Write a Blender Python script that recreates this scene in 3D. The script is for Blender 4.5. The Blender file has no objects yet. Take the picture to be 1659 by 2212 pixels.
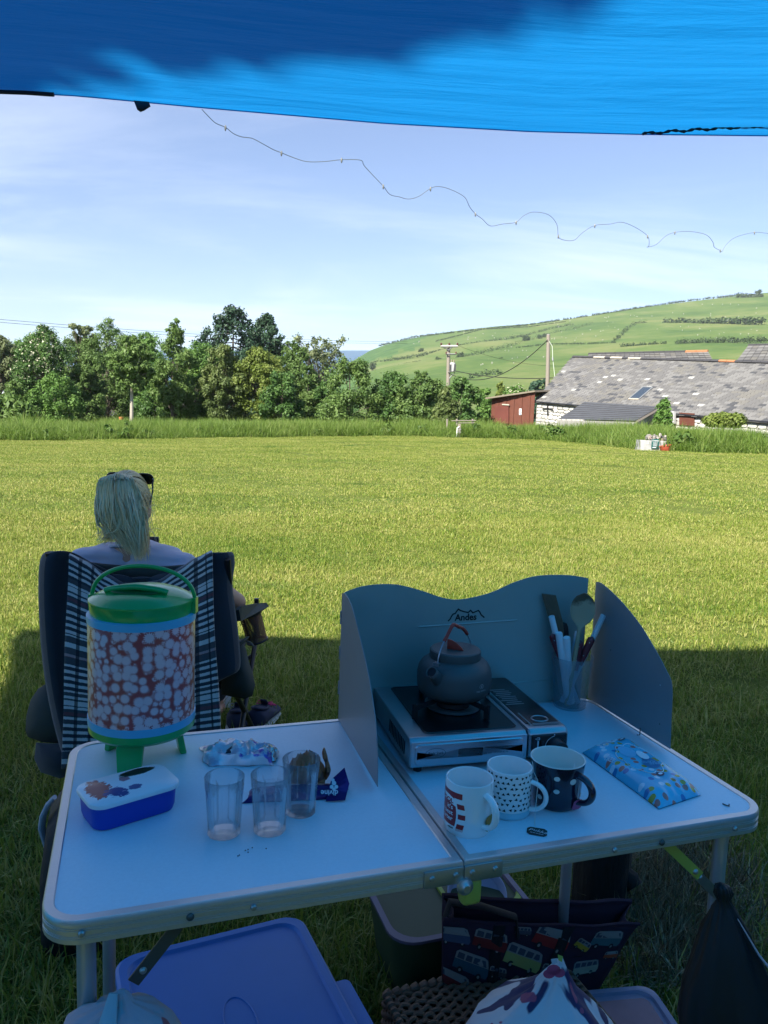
import bpy, bmesh, math, random
import numpy as np
from mathutils import Vector, Matrix, noise as mnoise

random.seed(11)
rng = np.random.default_rng(11)
PI = math.pi
sc = bpy.context.scene
COL = sc.collection

# ------------------------------------------------------------------ camera
F = 2504 / 2500 * 1659.0
CU, CV = 829.5, 1106.0
_p, _r = math.radians(6.85), math.radians(2.07)
_n = Vector((math.sin(_r) * math.cos(_p), -math.cos(_r) * math.cos(_p), -math.sin(_p)))
_Y = (Vector((0, 0, 1)) - _n * _n.z).normalized()
_X = _Y.cross(_n)
RC = Matrix((_X, _Y, _n))            # camera axes (right, down, forward) -> world
CAM = Vector((0, 0, 1.37))

def ray(u, v):
    return RC @ Vector(((u - CU) / F, (v - CV) / F, 1.0))
def at(u, v, d):
    return CAM + ray(u, v) * d
def onz(u, v, z=0.7):
    q = ray(u, v)
    return CAM + q * ((z - CAM.z) / q.z)

cam_data = bpy.data.cameras.new('camera')
cam = bpy.data.objects.new('camera', cam_data)
COL.objects.link(cam)
sc.camera = cam
cam_data.sensor_fit = 'HORIZONTAL'
cam_data.sensor_width = 36.0
cam_data.lens = 36.0 * 2504 / 2500
cam_data.clip_start = 0.05
cam_data.clip_end = 20000
_m = RC @ Matrix(((1, 0, 0), (0, -1, 0), (0, 0, -1)))
cam.matrix_world = Matrix.Translation(CAM) @ _m.to_4x4()

# ------------------------------------------------------------------ world, sun, exposure
SUN_DIR = Vector((-1.4, -2.0, 2.13)).normalized()      # towards the sun
sun_elev = math.asin(SUN_DIR.z)
sun_az = math.atan2(SUN_DIR.x, SUN_DIR.y)
world = bpy.data.worlds.new('World')
sc.world = world
world.use_nodes = True
wn, wl = world.node_tree.nodes, world.node_tree.links
wn.clear()
w_out = wn.new('ShaderNodeOutputWorld')
w_bg = wn.new('ShaderNodeBackground')
w_bg.inputs['Strength'].default_value = 0.080
sky = wn.new('ShaderNodeTexSky')
sky.sky_type = 'NISHITA'
sky.sun_disc = False
sky.sun_elevation = sun_elev
sky.sun_rotation = sun_az
sky.air_density = 1.0
sky.dust_density = 0.25
sky.ozone_density = 3.2
# thin cirrus streaks
w_tc = wn.new('ShaderNodeTexCoord')
w_sep = wn.new('ShaderNodeSeparateXYZ')
wl.new(w_tc.outputs['Generated'], w_sep.inputs[0])
def wmath(op, a, b=None, c=None, clamp=False):
    n = wn.new('ShaderNodeMath'); n.operation = op; n.use_clamp = clamp
    for i, x in enumerate((a, b, c)):
        if x is None: continue
        if isinstance(x, (int, float)): n.inputs[i].default_value = x
        else: wl.new(x, n.inputs[i])
    return n.outputs[0]
w_den = wmath('ADD', wmath('MAXIMUM', w_sep.outputs['Z'], 0.0), 0.16)
w_px = wmath('DIVIDE', w_sep.outputs['X'], w_den)
w_py = wmath('DIVIDE', w_sep.outputs['Y'], w_den)
w_cmb = wn.new('ShaderNodeCombineXYZ')
wl.new(w_px, w_cmb.inputs[0]); wl.new(w_py, w_cmb.inputs[1])
def wnoise(scale, sx, sy, rot, detail, dist, off):
    mp = wn.new('ShaderNodeMapping')
    mp.inputs['Rotation'].default_value = (0, 0, rot)
    mp.inputs['Scale'].default_value = (sx, sy, 1)
    mp.inputs['Location'].default_value = off
    wl.new(w_cmb.outputs[0], mp.inputs[0])
    n = wn.new('ShaderNodeTexNoise')
    n.inputs['Scale'].default_value = scale
    n.inputs['Detail'].default_value = detail
    n.inputs['Roughness'].default_value = 0.6
    n.inputs['Distortion'].default_value = dist
    wl.new(mp.outputs[0], n.inputs['Vector'])
    return n.outputs['Fac']
c1 = wnoise(1.0, 0.55, 1.7, 0.35, 8, 0.7, (3.1, 0.4, 0))
c2 = wnoise(0.55, 1.0, 1.0, 0.0, 3, 0.2, (7.7, 2.2, 0))
w_mask = wmath('MULTIPLY', wmath('SMOOTH_MAX', wmath('SUBTRACT', c1, 0.46), 0.0, 0.06), 4.2)
w_mask = wmath('MULTIPLY', w_mask, wmath('MULTIPLY', wmath('SUBTRACT', c2, 0.25), 2.2, clamp=True), clamp=True)
w_mask = wmath('MULTIPLY', w_mask, 0.62)
w_mix = wn.new('ShaderNodeMix'); w_mix.data_type = 'RGBA'
w_mix.inputs['B'].default_value = (7.0, 7.4, 8.6, 1)
wl.new(w_mask, w_mix.inputs['Factor'])
w_tint = wn.new('ShaderNodeMix'); w_tint.data_type = 'RGBA'; w_tint.blend_type = 'MULTIPLY'
w_tint.inputs['Factor'].default_value = 1.0; w_tint.inputs['B'].default_value = (0.95, 0.89, 0.95, 1)
wl.new(sky.outputs[0], w_tint.inputs['A']); wl.new(w_tint.outputs['Result'], w_mix.inputs['A'])
wl.new(w_mix.outputs['Result'], w_bg.inputs['Color'])
wl.new(w_bg.outputs[0], w_out.inputs['Surface'])

sun_data = bpy.data.lights.new('sun', 'SUN')
sun_data.energy = 4.8
sun_data.angle = math.radians(0.53)
sun_data.color = (1.0, 0.93, 0.80)
sun = bpy.data.objects.new('sun', sun_data)
COL.objects.link(sun)
sun.location = SUN_DIR * 40
sun.rotation_euler = SUN_DIR.to_track_quat('Z', 'Y').to_euler()

sc.view_settings.view_transform = 'Standard'
sc.view_settings.look = 'None'
sc.view_settings.exposure = 1.35
sc.view_settings.gamma = 1.0
sc.view_settings.use_curve_mapping = False
sc.render.engine = 'CYCLES'
cy = sc.cycles
cy.use_denoising = True
try: cy.denoiser = 'OPENIMAGEDENOISE'
except Exception: pass
cy.max_bounces = 8; cy.diffuse_bounces = 4; cy.glossy_bounces = 4
cy.transmission_bounces = 8; cy.transparent_max_bounces = 16
cy.sample_clamp_indirect = 6.0
cy.caustics_reflective = False; cy.caustics_refractive = False

# ------------------------------------------------------------------ material helpers
def _link(nt, a, b): nt.links.new(a, b)

class NT:
    """small node-tree helper"""
    def __init__(s, name):
        s.m = bpy.data.materials.new(name); s.m.use_nodes = True
        s.t = s.m.node_tree; s.t.nodes.clear()
        s.out = s.n('ShaderNodeOutputMaterial')
    def n(s, typ, **kw):
        x = s.t.nodes.new(typ)
        for k, v in kw.items():
            if k in x.inputs: s.set(x.inputs[k], v)
            else: setattr(x, k, v)
        return x
    def set(s, inp, v):
        if isinstance(v, bpy.types.NodeSocket): s.t.links.new(v, inp)
        elif isinstance(v, (tuple, list)) and len(v) == 3 and inp.type == 'RGBA': inp.default_value = (*v, 1)
        else: inp.default_value = v
    def math(s, op, a, b=None, c=None, clamp=False):
        x = s.t.nodes.new('ShaderNodeMath'); x.operation = op; x.use_clamp = clamp
        for i, q in enumerate((a, b, c)):
            if q is not None: s.set(x.inputs[i], q)
        return x.outputs[0]
    def mix(s, f, a, b):
        x = s.t.nodes.new('ShaderNodeMix'); x.data_type = 'RGBA'; x.clamp_factor = True
        s.set(x.inputs['Factor'], f); s.set(x.inputs['A'], a); s.set(x.inputs['B'], b)
        return x.outputs['Result']
    def co(s, which='Object'):
        return s.n('ShaderNodeTexCoord').outputs[which]
    def pos(s):
        return s.n('ShaderNodeNewGeometry').outputs['Position']
    def mapv(s, v, scale=(1, 1, 1), rot=(0, 0, 0), loc=(0, 0, 0)):
        x = s.n('ShaderNodeMapping'); s.t.links.new(v, x.inputs['Vector'])
        x.inputs['Scale'].default_value = scale; x.inputs['Rotation'].default_value = rot; x.inputs['Location'].default_value = loc
        return x.outputs[0]
    def noise(s, v, scale=5, detail=3, rough=0.55, dist=0.0, out='Fac'):
        x = s.n('ShaderNodeTexNoise', Scale=scale, Detail=detail, Roughness=rough, Distortion=dist)
        s.t.links.new(v, x.inputs['Vector']); return x.outputs[out]
    def ramp(s, f, stops, interp='LINEAR'):
        x = s.n('ShaderNodeValToRGB'); s.t.links.new(f, x.inputs[0])
        r = x.color_ramp; r.interpolation = interp
        while len(r.elements) > 1: r.elements.remove(r.elements[-1])
        r.elements[0].position = stops[0][0]; r.elements[0].color = (*stops[0][1], 1)
        for p, c in stops[1:]:
            e = r.elements.new(p); e.color = (*c, 1)
        return x.outputs[0]
    def bump(s, h, strength=0.3, dist=0.01):
        x = s.n('ShaderNodeBump', Strength=strength, Distance=dist)
        s.t.links.new(h, x.inputs['Height']); return x.outputs[0]
    def attr(s, name):
        x = s.n('ShaderNodeAttribute'); x.attribute_name = name; return x
    def surf(s, sh):
        s.t.links.new(sh, s.out.inputs['Surface']); return s.m
    def principled(s, **kw):
        x = s.n('ShaderNodeBsdfPrincipled')
        for k, v in kw.items(): s.set(x.inputs[k], v)
        return x.outputs[0]

def mat(name, col, rough=0.5, metal=0.0, var=0.12, vscale=20, bump=0.0, bscale=60, bdist=0.002, spec=0.5, trans=0.0, coat=0.0, sheen=0.0, stretch=(1, 1, 1)):
    t = NT(name)
    v = t.mapv(t.co(), scale=stretch)
    nz = t.noise(v, vscale, 4)
    lo = tuple(c * (1 - var) for c in col); hi = tuple(min(1, c * (1 + var)) for c in col)
    c = t.mix(nz, lo, hi)
    kw = dict(**{'Base Color': c, 'Roughness': rough, 'Metallic': metal, 'Specular IOR Level': spec})
    if coat: kw['Coat Weight'] = coat
    if sheen: kw['Sheen Weight'] = sheen
    if bump:
        kw['Normal'] = t.bump(t.noise(v, bscale, 5), bump, bdist)
    p = t.principled(**kw)
    if trans:
        tr = t.n('ShaderNodeBsdfTranslucent'); t.set(tr.inputs['Color'], c)
        mx = t.n('ShaderNodeMixShader'); mx.inputs[0].default_value = trans
        t.t.links.new(p, mx.inputs[1]); t.t.links.new(tr.outputs[0], mx.inputs[2]); p = mx.outputs[0]
    return t.surf(p)

def leafmat(name, dark, mid, light, trans=0.35, pscale=0.35, rough=0.55):
    t = NT(name)
    a = t.attr('Col').outputs['Fac']
    nz = t.noise(t.pos(), pscale, 3)
    f = t.math('ADD', t.math('MULTIPLY', a, 0.65), t.math('MULTIPLY', nz, 0.45))
    c = t.ramp(f, [(0.12, dark), (0.5, mid), (0.9, light)])
    p = t.principled(**{'Base Color': c, 'Roughness': rough, 'Specular IOR Level': 0.35})
    tr = t.n('ShaderNodeBsdfTranslucent'); t.set(tr.inputs['Color'], c)
    mx = t.n('ShaderNodeMixShader'); mx.inputs[0].default_value = trans
    t.t.links.new(p, mx.inputs[1]); t.t.links.new(tr.outputs[0], mx.inputs[2])
    return t.surf(mx.outputs[0])

# ------------------------------------------------------------------ object helpers
def tag(o, label=None, cat=None, group=None, kind=None):
    if label: o['label'] = label
    if cat: o['category'] = cat
    if group: o['group'] = group
    if kind: o['kind'] = kind
    return o

def thing(name, label, cat, loc=(0, 0, 0), rotz=0.0, group=None, rot=None):
    o = bpy.data.objects.new(name, None); COL.objects.link(o)
    o.empty_display_size = 0.05
    o.location = loc
    o.rotation_euler = rot if rot else (0, 0, rotz)
    return tag(o, label, cat, group)

def mworld(o):
    m = Matrix.LocRotScale(o.location, o.rotation_euler, o.scale)
    return mworld(o.parent) @ m if o.parent else m

class MB:
    def __init__(s):
        s.v = []; s.f = []; s.mi = []; s.cur = 0; s.col = None
    def add(s, vs, fs):
        b = len(s.v); s.v.extend(tuple(q) for q in vs)
        for f in fs:
            s.f.append(tuple(i + b for i in f)); s.mi.append(s.cur)
        return s
    def box(s, c, d, rot=None, taper=None):
        hx, hy, hz = d[0] / 2, d[1] / 2, d[2] / 2
        q = []
        for z in (-hz, hz):
            k = taper if (taper and z > 0) else 1
            for x, y in ((-hx, -hy), (hx, -hy), (hx, hy), (-hx, hy)):
                q.append(Vector((x * k, y * k, z)))
        if rot is not None:
            R = rot if isinstance(rot, Matrix) else Matrix.Rotation(rot, 3, 'Z')
            q = [R @ p for p in q]
        c = Vector(c)
        return s.add([p + c for p in q], [(3, 2, 1, 0), (4, 5, 6, 7), (0, 1, 5, 4), (1, 2, 6, 5), (2, 3, 7, 6), (3, 0, 4, 7)])
    def rings(s, rings, cap=True, closed=True):
        n = len(rings[0]); b = len(s.v)
        for r in rings: s.v.extend(tuple(p) for p in r)
        m = n if closed else n - 1
        for i in range(len(rings) - 1):
            for j in range(m):
                k = (j + 1) % n
                s.f.append((b + i * n + j, b + i * n + k, b + (i + 1) * n + k, b + (i + 1) * n + j)); s.mi.append(s.cur)
        if cap and closed:
            s.f.append(tuple(b + j for j in reversed(range(n)))); s.mi.append(s.cur)
            e = b + (len(rings) - 1) * n
            s.f.append(tuple(e + j for j in range(n))); s.mi.append(s.cur)
        return s
    def tube(s, pts, r, seg=8, cap=True, flat=None):
        pts = [Vector(p) for p in pts]; n = len(pts)
        rs = r if isinstance(r, (list, tuple)) else [r] * n
        up = None; rings = []
        for i, p in enumerate(pts):
            t = (pts[min(i + 1, n - 1)] - pts[max(i - 1, 0)])
            t = t.normalized() if t.length > 1e-9 else Vector((0, 0, 1))
            if up is None:
                a = Vector((0, 0, 1)) if abs(t.z) < 0.9 else Vector((1, 0, 0))
                up = (a - t * a.dot(t)).normalized()
            else:
                up = up - t * up.dot(t)
                up = up.normalized() if up.length > 1e-6 else Vector((1, 0, 0))
            bt = t.cross(up)
            k = flat if flat else 1.0
            rings.append([p + (up * math.cos(2 * PI * j / seg) * k + bt * math.sin(2 * PI * j / seg)) * rs[i] for j in range(seg)])
        return s.rings(rings, cap)
    def lathe(s, prof, seg=32, c=(0, 0, 0), cap=True):
        c = Vector(c)
        return s.rings([[c + Vector((r * math.cos(2 * PI * j / seg), r * math.sin(2 * PI * j / seg), z)) for j in range(seg)] for r, z in prof], cap)
    def grid(s, P):
        n = len(P[0]); b = len(s.v)
        for r in P: s.v.extend(tuple(p) for p in r)
        for i in range(len(P) - 1):
            for j in range(n - 1):
                s.f.append((b + i * n + j, b + i * n + j + 1, b + (i + 1) * n + j + 1, b + (i + 1) * n + j)); s.mi.append(s.cur)
        return s
    def prism(s, poly, h0, h1, axis='z'):
        """poly of 2D points, extruded"""
        n = len(poly)
        def P(p, h):
            return (p[0], p[1], h) if axis == 'z' else ((p[0], h, p[1]) if axis == 'y' else (h, p[0], p[1]))
        b = len(s.v)
        s.v.extend(P(p, h0) for p in poly); s.v.extend(P(p, h1) for p in poly)
        s.f.append(tuple(b + i for i in reversed(range(n)))); s.f.append(tuple(b + n + i for i in range(n))); s.mi += [s.cur, s.cur]
        for i in range(n):
            k = (i + 1) % n
            s.f.append((b + i, b + k, b + n + k, b + n + i)); s.mi.append(s.cur)
        return s
    def disc(s, c, r, seg=16, nrm=(0, 0, 1), squash=1.0, roll=0.0):
        nrm = Vector(nrm).normalized(); a = Vector((1, 0, 0)) if abs(nrm.x) < 0.9 else Vector((0, 1, 0))
        x = (a - nrm * a.dot(nrm)).normalized(); y = nrm.cross(x); c = Vector(c)
        return s.add([c + (x * math.cos(2 * PI * j / seg + roll) + y * math.sin(2 * PI * j / seg + roll) * squash) * r for j in range(seg)], [tuple(range(seg))])
    def xform(s, M):
        s.v = [tuple(M @ Vector(p)) for p in s.v]; return s
    def build(s, name, m, parent=None, smooth=40, bevel=0.0, bseg=2, thick=0.0, subsurf=0, absolute=False, fixn=True, attr=None):
        me = bpy.data.meshes.new(name)
        V = s.v
        if absolute and parent is not None:
            I = mworld(parent).inverted(); V = [tuple(I @ Vector(p)) for p in V]
        me.from_pydata(V, [], s.f)
        for q in (m if isinstance(m, (list, tuple)) else [m]): me.materials.append(q)
        if isinstance(m, (list, tuple)) and len(m) > 1:
            me.polygons.foreach_set('material_index', s.mi)
        if bevel or fixn:
            bm = bmesh.new(); bm.from_mesh(me)
            if fixn: bmesh.ops.recalc_face_normals(bm, faces=bm.faces)
            if bevel:
                es = [e for e in bm.edges if len(e.link_faces) == 2 and e.calc_face_angle(0) > math.radians(35)]
                bmesh.ops.bevel(bm, geom=es, offset=bevel, segments=bseg, affect='EDGES', profile=0.5, clamp_overlap=True)
            bm.to_mesh(me); bm.free()
        if smooth:
            me.polygons.foreach_set('use_smooth', [True] * len(me.polygons))
            if smooth < 180: me.set_sharp_from_angle(angle=math.radians(smooth))
        o = bpy.data.objects.new(name, me); COL.objects.link(o)
        if parent is not None: o.parent = parent
        if thick:
            md = o.modifiers.new('solid', 'SOLIDIFY'); md.thickness = thick; md.offset = 0
        if subsurf:
            md = o.modifiers.new('sub', 'SUBSURF'); md.levels = subsurf; md.render_levels = subsurf
        return o

def npmesh(name, V, Fc, m, parent=None, col=None, smooth=False, kind=None):
    """mesh from numpy arrays; Fc is (n,3) or (n,4); col is a per-vertex value stored in the attribute Col"""
    me = bpy.data.meshes.new(name)
    V = np.asarray(V, dtype=np.float32); Fc = np.asarray(Fc, dtype=np.int32)
    me.vertices.add(len(V)); me.vertices.foreach_set('co', V.ravel())
    k = Fc.shape[1]
    me.loops.add(Fc.size); me.loops.foreach_set('vertex_index', Fc.ravel())
    me.polygons.add(len(Fc)); me.polygons.foreach_set('loop_start', np.arange(0, Fc.size, k, dtype=np.int32))
    me.update(calc_edges=True)
    if col is not None:
        a = me.attributes.new('Col', 'FLOAT', 'POINT'); a.data.foreach_set('value', np.asarray(col, dtype=np.float32))
    me.polygons.foreach_set('use_smooth', [smooth] * len(Fc))
    if m is not None: me.materials.append(m)
    o = bpy.data.objects.new(name, me)
    if parent is not False: COL.objects.link(o)
    if parent: o.parent = parent
    if kind: o['kind'] = kind
    return o

def dup(root, loc=None, rotz=None, label=None, group=None):
    r = root.copy(); COL.objects.link(r)
    if loc is not None: r.location = loc
    if rotz is not None: r.rotation_euler = (0, 0, rotz)
    if label: r['label'] = label
    if group: r['group'] = group
    for ch in list(root.children):
        c = ch.copy(); COL.objects.link(c); c.parent = r
        for g in ch.children:
            d = g.copy(); COL.objects.link(d); d.parent = c
    return r

def text_mesh(name, txt, size, m, parent=None, M=None, warp=None, depth=0.0, shear=0.0, align='CENTER', space=1.0, bold=0.0):
    cu = bpy.data.curves.new(name, 'FONT'); cu.body = txt; cu.size = size; cu.align_x = align; cu.align_y = 'CENTER'
    cu.shear = shear; cu.space_character = space; cu.resolution_u = 3; cu.offset = bold; cu.extrude = depth
    o = bpy.data.objects.new(name, cu); COL.objects.link(o)
    dg = bpy.context.evaluated_depsgraph_get()
    me = bpy.data.meshes.new_from_object(o.evaluated_get(dg))
    bpy.data.objects.remove(o); bpy.data.curves.remove(cu)
    if warp:
        for q in me.vertices: q.co = warp(q.co)
    if M is not None: me.transform(M)
    me.materials.clear(); me.materials.append(m)
    r = bpy.data.objects.new(name, me); COL.objects.link(r)
    if parent is not None: r.parent = parent
    return r

def smoothstep(a, b, x):
    t = min(1, max(0, (x - a) / (b - a))); return t * t * (3 - 2 * t)

# ------------------------------------------------------------------ ground
_pf = math.radians(7.82)
_N = RC @ Vector((0, -math.cos(_pf), -math.sin(_pf)))
GX, GY = -_N.x / _N.z, -_N.y / _N.z
def gz(x, y):
    """height of the grass field: level under the table, then the slope of the meadow"""
    w = smoothstep(1.6, 4.5, y)
    return w * (GX * x * (1 if abs(x) < 40 else 40 / abs(x)) + GY * min(y, 60)) + 0.012 * math.sin(x * 1.3 + y * 0.7) * w
def ong(u, v):
    q = ray(u, v); t = -CAM.z / q.z
    for _ in range(25):
        P = CAM + q * t
        t += (gz(P.x, P.y) - P.z) / (q.z - GY * q.y) * 0.8
    P = CAM + q * t
    return Vector((P.x, P.y, gz(P.x, P.y)))

# ================================================================== large structure
# ---- field (ground sheet)
t = NT('meadow_soil')
nz = t.noise(t.pos(), 3.0, 5); nz2 = t.noise(t.mapv(t.pos(), scale=(0.12, 0.5, 1)), 1.0, 4)
c = t.ramp(t.math('ADD', t.math('MULTIPLY', nz, 0.5), t.math('MULTIPLY', nz2, 0.5)), [(0.3, (0.055, 0.085, 0.018)), (0.55, (0.11, 0.14, 0.03)), (0.75, (0.17, 0.17, 0.05))])
soil = t.surf(t.principled(**{'Base Color': c, 'Roughness': 0.95, 'Specular IOR Level': 0.1, 'Normal': t.bump(t.noise(t.pos(), 40, 4), 0.6, 0.02)}))
xs = [-160, -110, -80, -55, -40, -30, -22, -16] + [i * 0.5 for i in range(-26, 27)] + [16, 22, 30, 40, 55, 80, 110, 160]
ys = [-60, -40, -25, -15, -8, -4] + [i * 0.5 for i in range(-4, 20)] + [10 + i for i in range(0, 32)] + [45, 50, 60, 75, 95, 125]
G = MB().grid([[Vector((x, y, gz(x, y))) for x in xs] for y in ys])
field = G.build('field', soil, smooth=180, fixn=False)
tag(field, 'sloping mown meadow of the campsite', None, None, 'structure')

# ---- grass blades
gm = NT('grass_blades')
a = gm.attr('Col').outputs['Fac']
big = gm.noise(gm.mapv(gm.pos(), scale=(0.16, 0.75, 1)), 1.0, 6, 0.7, 0.6)
med = gm.noise(gm.pos(), 1.7, 3)
f = gm.math('ADD', gm.math('MULTIPLY', a, 0.62), gm.math('ADD', gm.math('MULTIPLY', big, 0.66), gm.math('MULTIPLY', med, 0.22)))
gcol = gm.ramp(f, [(0.40, (0.052, 0.125, 0.014)), (0.55, (0.138, 0.222, 0.026)), (0.69, (0.235, 0.292, 0.044)), (0.88, (0.41, 0.395, 0.130))])
clv = gm.noise(gm.mapv(gm.pos(), scale=(0.7, 1.3, 1)), 0.9, 3, 0.55)
gcol = gm.mix(gm.math('MULTIPLY', gm.math('SUBTRACT', clv, 0.63), 9, clamp=True), gcol, (0.045, 0.135, 0.018))
pb = gm.principled(**{'Base Color': gcol, 'Roughness': 0.5, 'Specular IOR Level': 0.35})
trn = gm.n('ShaderNodeBsdfTranslucent'); gm.set(trn.inputs['Color'], gcol)
mxs = gm.n('ShaderNodeMixShader'); mxs.inputs[0].default_value = 0.35
gm.t.links.new(pb, mxs.inputs[1]); gm.t.links.new(trn.outputs[0], mxs.inputs[2])
grass_m = gm.surf(mxs.outputs[0])

def blades(n, size, hmin, hmax, wid, lean, seed, curl=0.6, clump=0):
    r = np.random.default_rng(seed)
    p = r.uniform(-size / 2, size / 2, (n, 2))
    if clump:
        cc = r.uniform(-size / 2, size / 2, (clump, 2)); k = r.integers(0, clump, n)
        p = cc[k] + r.normal(0, size * 0.09, (n, 2))
    h = r.uniform(hmin, hmax, n) * r.uniform(0.7, 1.0, n)
    az = r.uniform(0, 2 * PI, n); ln = np.abs(r.normal(0, lean, n))
    wz = r.uniform(0, 2 * PI, n); w = wid * r.uniform(0.6, 1.3, n)
    d = np.stack([np.cos(az), np.sin(az)], 1); s = np.stack([np.cos(wz), np.sin(wz)], 1)
    def lvl(tt, ww):
        ang = ln * (0.4 + curl * tt * 1.6)
        off = d * (np.sin(np.minimum(ang, 1.75)) * h * tt)[:, None]
        z = np.maximum(np.cos(np.minimum(ang, 1.75)) * h * tt, 0.002 + 0.1 * h * (tt > 0))
        c = np.concatenate([p + off, z[:, None]], 1)
        sd = np.concatenate([s * (w * ww / 2)[:, None], np.zeros((n, 1))], 1)
        return c - sd, c + sd
    a0, a1 = lvl(0.0, 0.8); b0, b1 = lvl(0.5, 1.0); t0, t1 = lvl(1.0, 0.1)
    V = np.stack([a0, a1, b0, b1, (t0 + t1) / 2], 1).reshape(-1, 3)
    i = np.arange(n)[:, None] * 5
    Fq = np.concatenate([i + [0, 1, 3], i + [0, 3, 2], i + [2, 3, 4]], 0)
    cv = np.repeat(np.clip(r.normal(0.42, 0.22, n), 0, 1.0), 5)
    return V, Fq, cv

def variants(cname, specs, m):
    c = bpy.data.collections.new(cname)
    for i, (V, Fq, cv) in enumerate(specs):
        o = npmesh('tuft', V, Fq, m, parent=False, col=cv)
        c.objects.link(o)
    return c

def scatter(name, P, rot, scl, idx, coll, label):
    P = np.asarray(P, dtype=np.float32); n = len(P)
    me = bpy.data.meshes.new(name); me.vertices.add(n); me.vertices.foreach_set('co', P.ravel())
    a = me.attributes.new('rotz', 'FLOAT_VECTOR', 'POINT'); a.data.foreach_set('vector', np.asarray(rot, dtype=np.float32).ravel())
    a = me.attributes.new('scl', 'FLOAT_VECTOR', 'POINT'); a.data.foreach_set('vector', np.asarray(scl, dtype=np.float32).ravel())
    a = me.attributes.new('pick', 'INT', 'POINT'); a.data.foreach_set('value', np.asarray(idx, dtype=np.int32))
    o = bpy.data.objects.new(name, me); COL.objects.link(o)
    ng = bpy.data.node_groups.new(name, 'GeometryNodeTree')
    ng.interface.new_socket('Geometry', in_out='INPUT', socket_type='NodeSocketGeometry')
    ng.interface.new_socket('Geometry', in_out='OUTPUT', socket_type='NodeSocketGeometry')
    N, L = ng.nodes, ng.links
    gi, go = N.new('NodeGroupInput'), N.new('NodeGroupOutput')
    ip = N.new('GeometryNodeInstanceOnPoints'); ci = N.new('GeometryNodeCollectionInfo')
    ci.inputs['Collection'].default_value = coll
    ci.inputs['Separate Children'].default_value = True; ci.inputs['Reset Children'].default_value = True
    def na(nm, ty):
        x = N.new('GeometryNodeInputNamedAttribute'); x.data_type = ty; x.inputs['Name'].default_value = nm
        return [q for q in x.outputs if q.enabled and q.name == 'Attribute'][0]
    L.new(gi.outputs[0], ip.inputs['Points']); L.new(ci.outputs[0], ip.inputs['Instance'])
    ip.inputs['Pick Instance'].default_value = True
    L.new(na('pick', 'INT'), ip.inputs['Instance Index'])
    L.new(na('rotz', 'FLOAT_VECTOR'), ip.inputs['Rotation'])
    L.new(na('scl', 'FLOAT_VECTOR'), ip.inputs['Scale'])
    L.new(ip.outputs[0], go.inputs[0])
    md = o.modifiers.new('scatter', 'NODES'); md.node_group = ng
    tag(o, label, None, None, 'stuff')
    return o

near_c = variants('grass_near', [blades(1500, 0.62, 0.018, 0.055, 0.0044, 0.95, 100 + i) for i in range(6)], grass_m)
far_c = variants('grass_far', [blades(1700, 1.5, 0.015, 0.050, 0.009, 0.9, 200 + i) for i in range(5)], grass_m)
P, Rr, S, I = [], [], [], []
y = 0.3
while y < 9.5:
    hw = y * 0.58 + 1.1; x = -hw
    while x < hw:
        px, py = x + random.uniform(-.1, .1), y + random.uniform(-.1, .1)
        P.append((px, py, gz(px, py) - 0.003)); Rr.append((0, 0, random.uniform(0, 6.28)))
        k = random.uniform(0.85, 1.15); S.append((k, k, k * random.uniform(0.8, 1.25))); I.append(random.randrange(6))
        x += 0.34
    y += 0.34
scatter('grass', P, Rr, S, I, near_c, 'short mown grass of the meadow near the table')
P, Rr, S, I = [], [], [], []
y = 9.0
while y < 37:
    hw = y * 0.53 + 1.5; x = -hw
    while x < hw:
        px, py = x + random.uniform(-.25, .25), y + random.uniform(-.25, .25)
        P.append((px, py, gz(px, py) - 0.004)); Rr.append((0, 0, random.uniform(0, 6.28)))
        k = random.uniform(0.9, 1.15); S.append((k, k, k * random.uniform(0.7, 1.2))); I.append(random.randrange(5))
        x += 0.72
    y += 0.72
scatter('meadow_grass', P, Rr, S, I, far_c, 'short mown grass further out on the meadow')

# ---- tarpaulin overhead
tp = NT('blue_tarpaulin')
co = tp.co()
wv = tp.n('ShaderNodeTexWave', Scale=260.0, Distortion=0.0); tp.t.links.new(co, wv.inputs['Vector'])
cre = tp.noise(tp.mapv(co, scale=(0.5, 3.2, 1), rot=(0, 0, -0.10)), 3.0, 8, 0.62, 0.4)
cre2 = tp.noise(tp.mapv(co, scale=(0.25, 6.0, 1), rot=(0, 0, 0.05)), 4.0, 3, 0.5)
nb = tp.bump(tp.math('ADD', cre, tp.math('MULTIPLY', cre2, 0.5)), 0.45, 0.03)
tcol = tp.mix(cre, (0.0050, 0.165, 0.43), (0.0065, 0.190, 0.49))
dcol = tp.mix(cre, (0.002, 0.040, 0.20), (0.003, 0.05, 0.24))
trn = tp.n('ShaderNodeBsdfTranslucent'); tp.set(trn.inputs['Color'], tcol); tp.t.links.new(nb, trn.inputs['Normal'])
dif = tp.principled(**{'Base Color': dcol, 'Roughness': 0.45, 'Normal': nb, 'Specular IOR Level': 0.4})
mx = tp.n('ShaderNodeMixShader'); mx.inputs[0].default_value = 0.72
tp.t.links.new(dif, mx.inputs[1]); tp.t.links.new(trn.outputs[0], mx.inputs[2])
tarp_m = tp.surf(mx.outputs[0])
fe = [at(u, v, 2.2) for u, v in ((0, 198), (170, 207), (435, 232), (830, 266), (1150, 284), (1390, 290), (1659, 293))]
fe = [Vector((-3.9, fe[0].y + 0.05, fe[0].z + 0.10)), Vector((-2.4, fe[0].y + .02, fe[0].z + 0.05))] + fe + [Vector((2.2, fe[-1].y, fe[-1].z + 0.05)), Vector((3.6, fe[-1].y, fe[-1].z + 0.16))]
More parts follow.
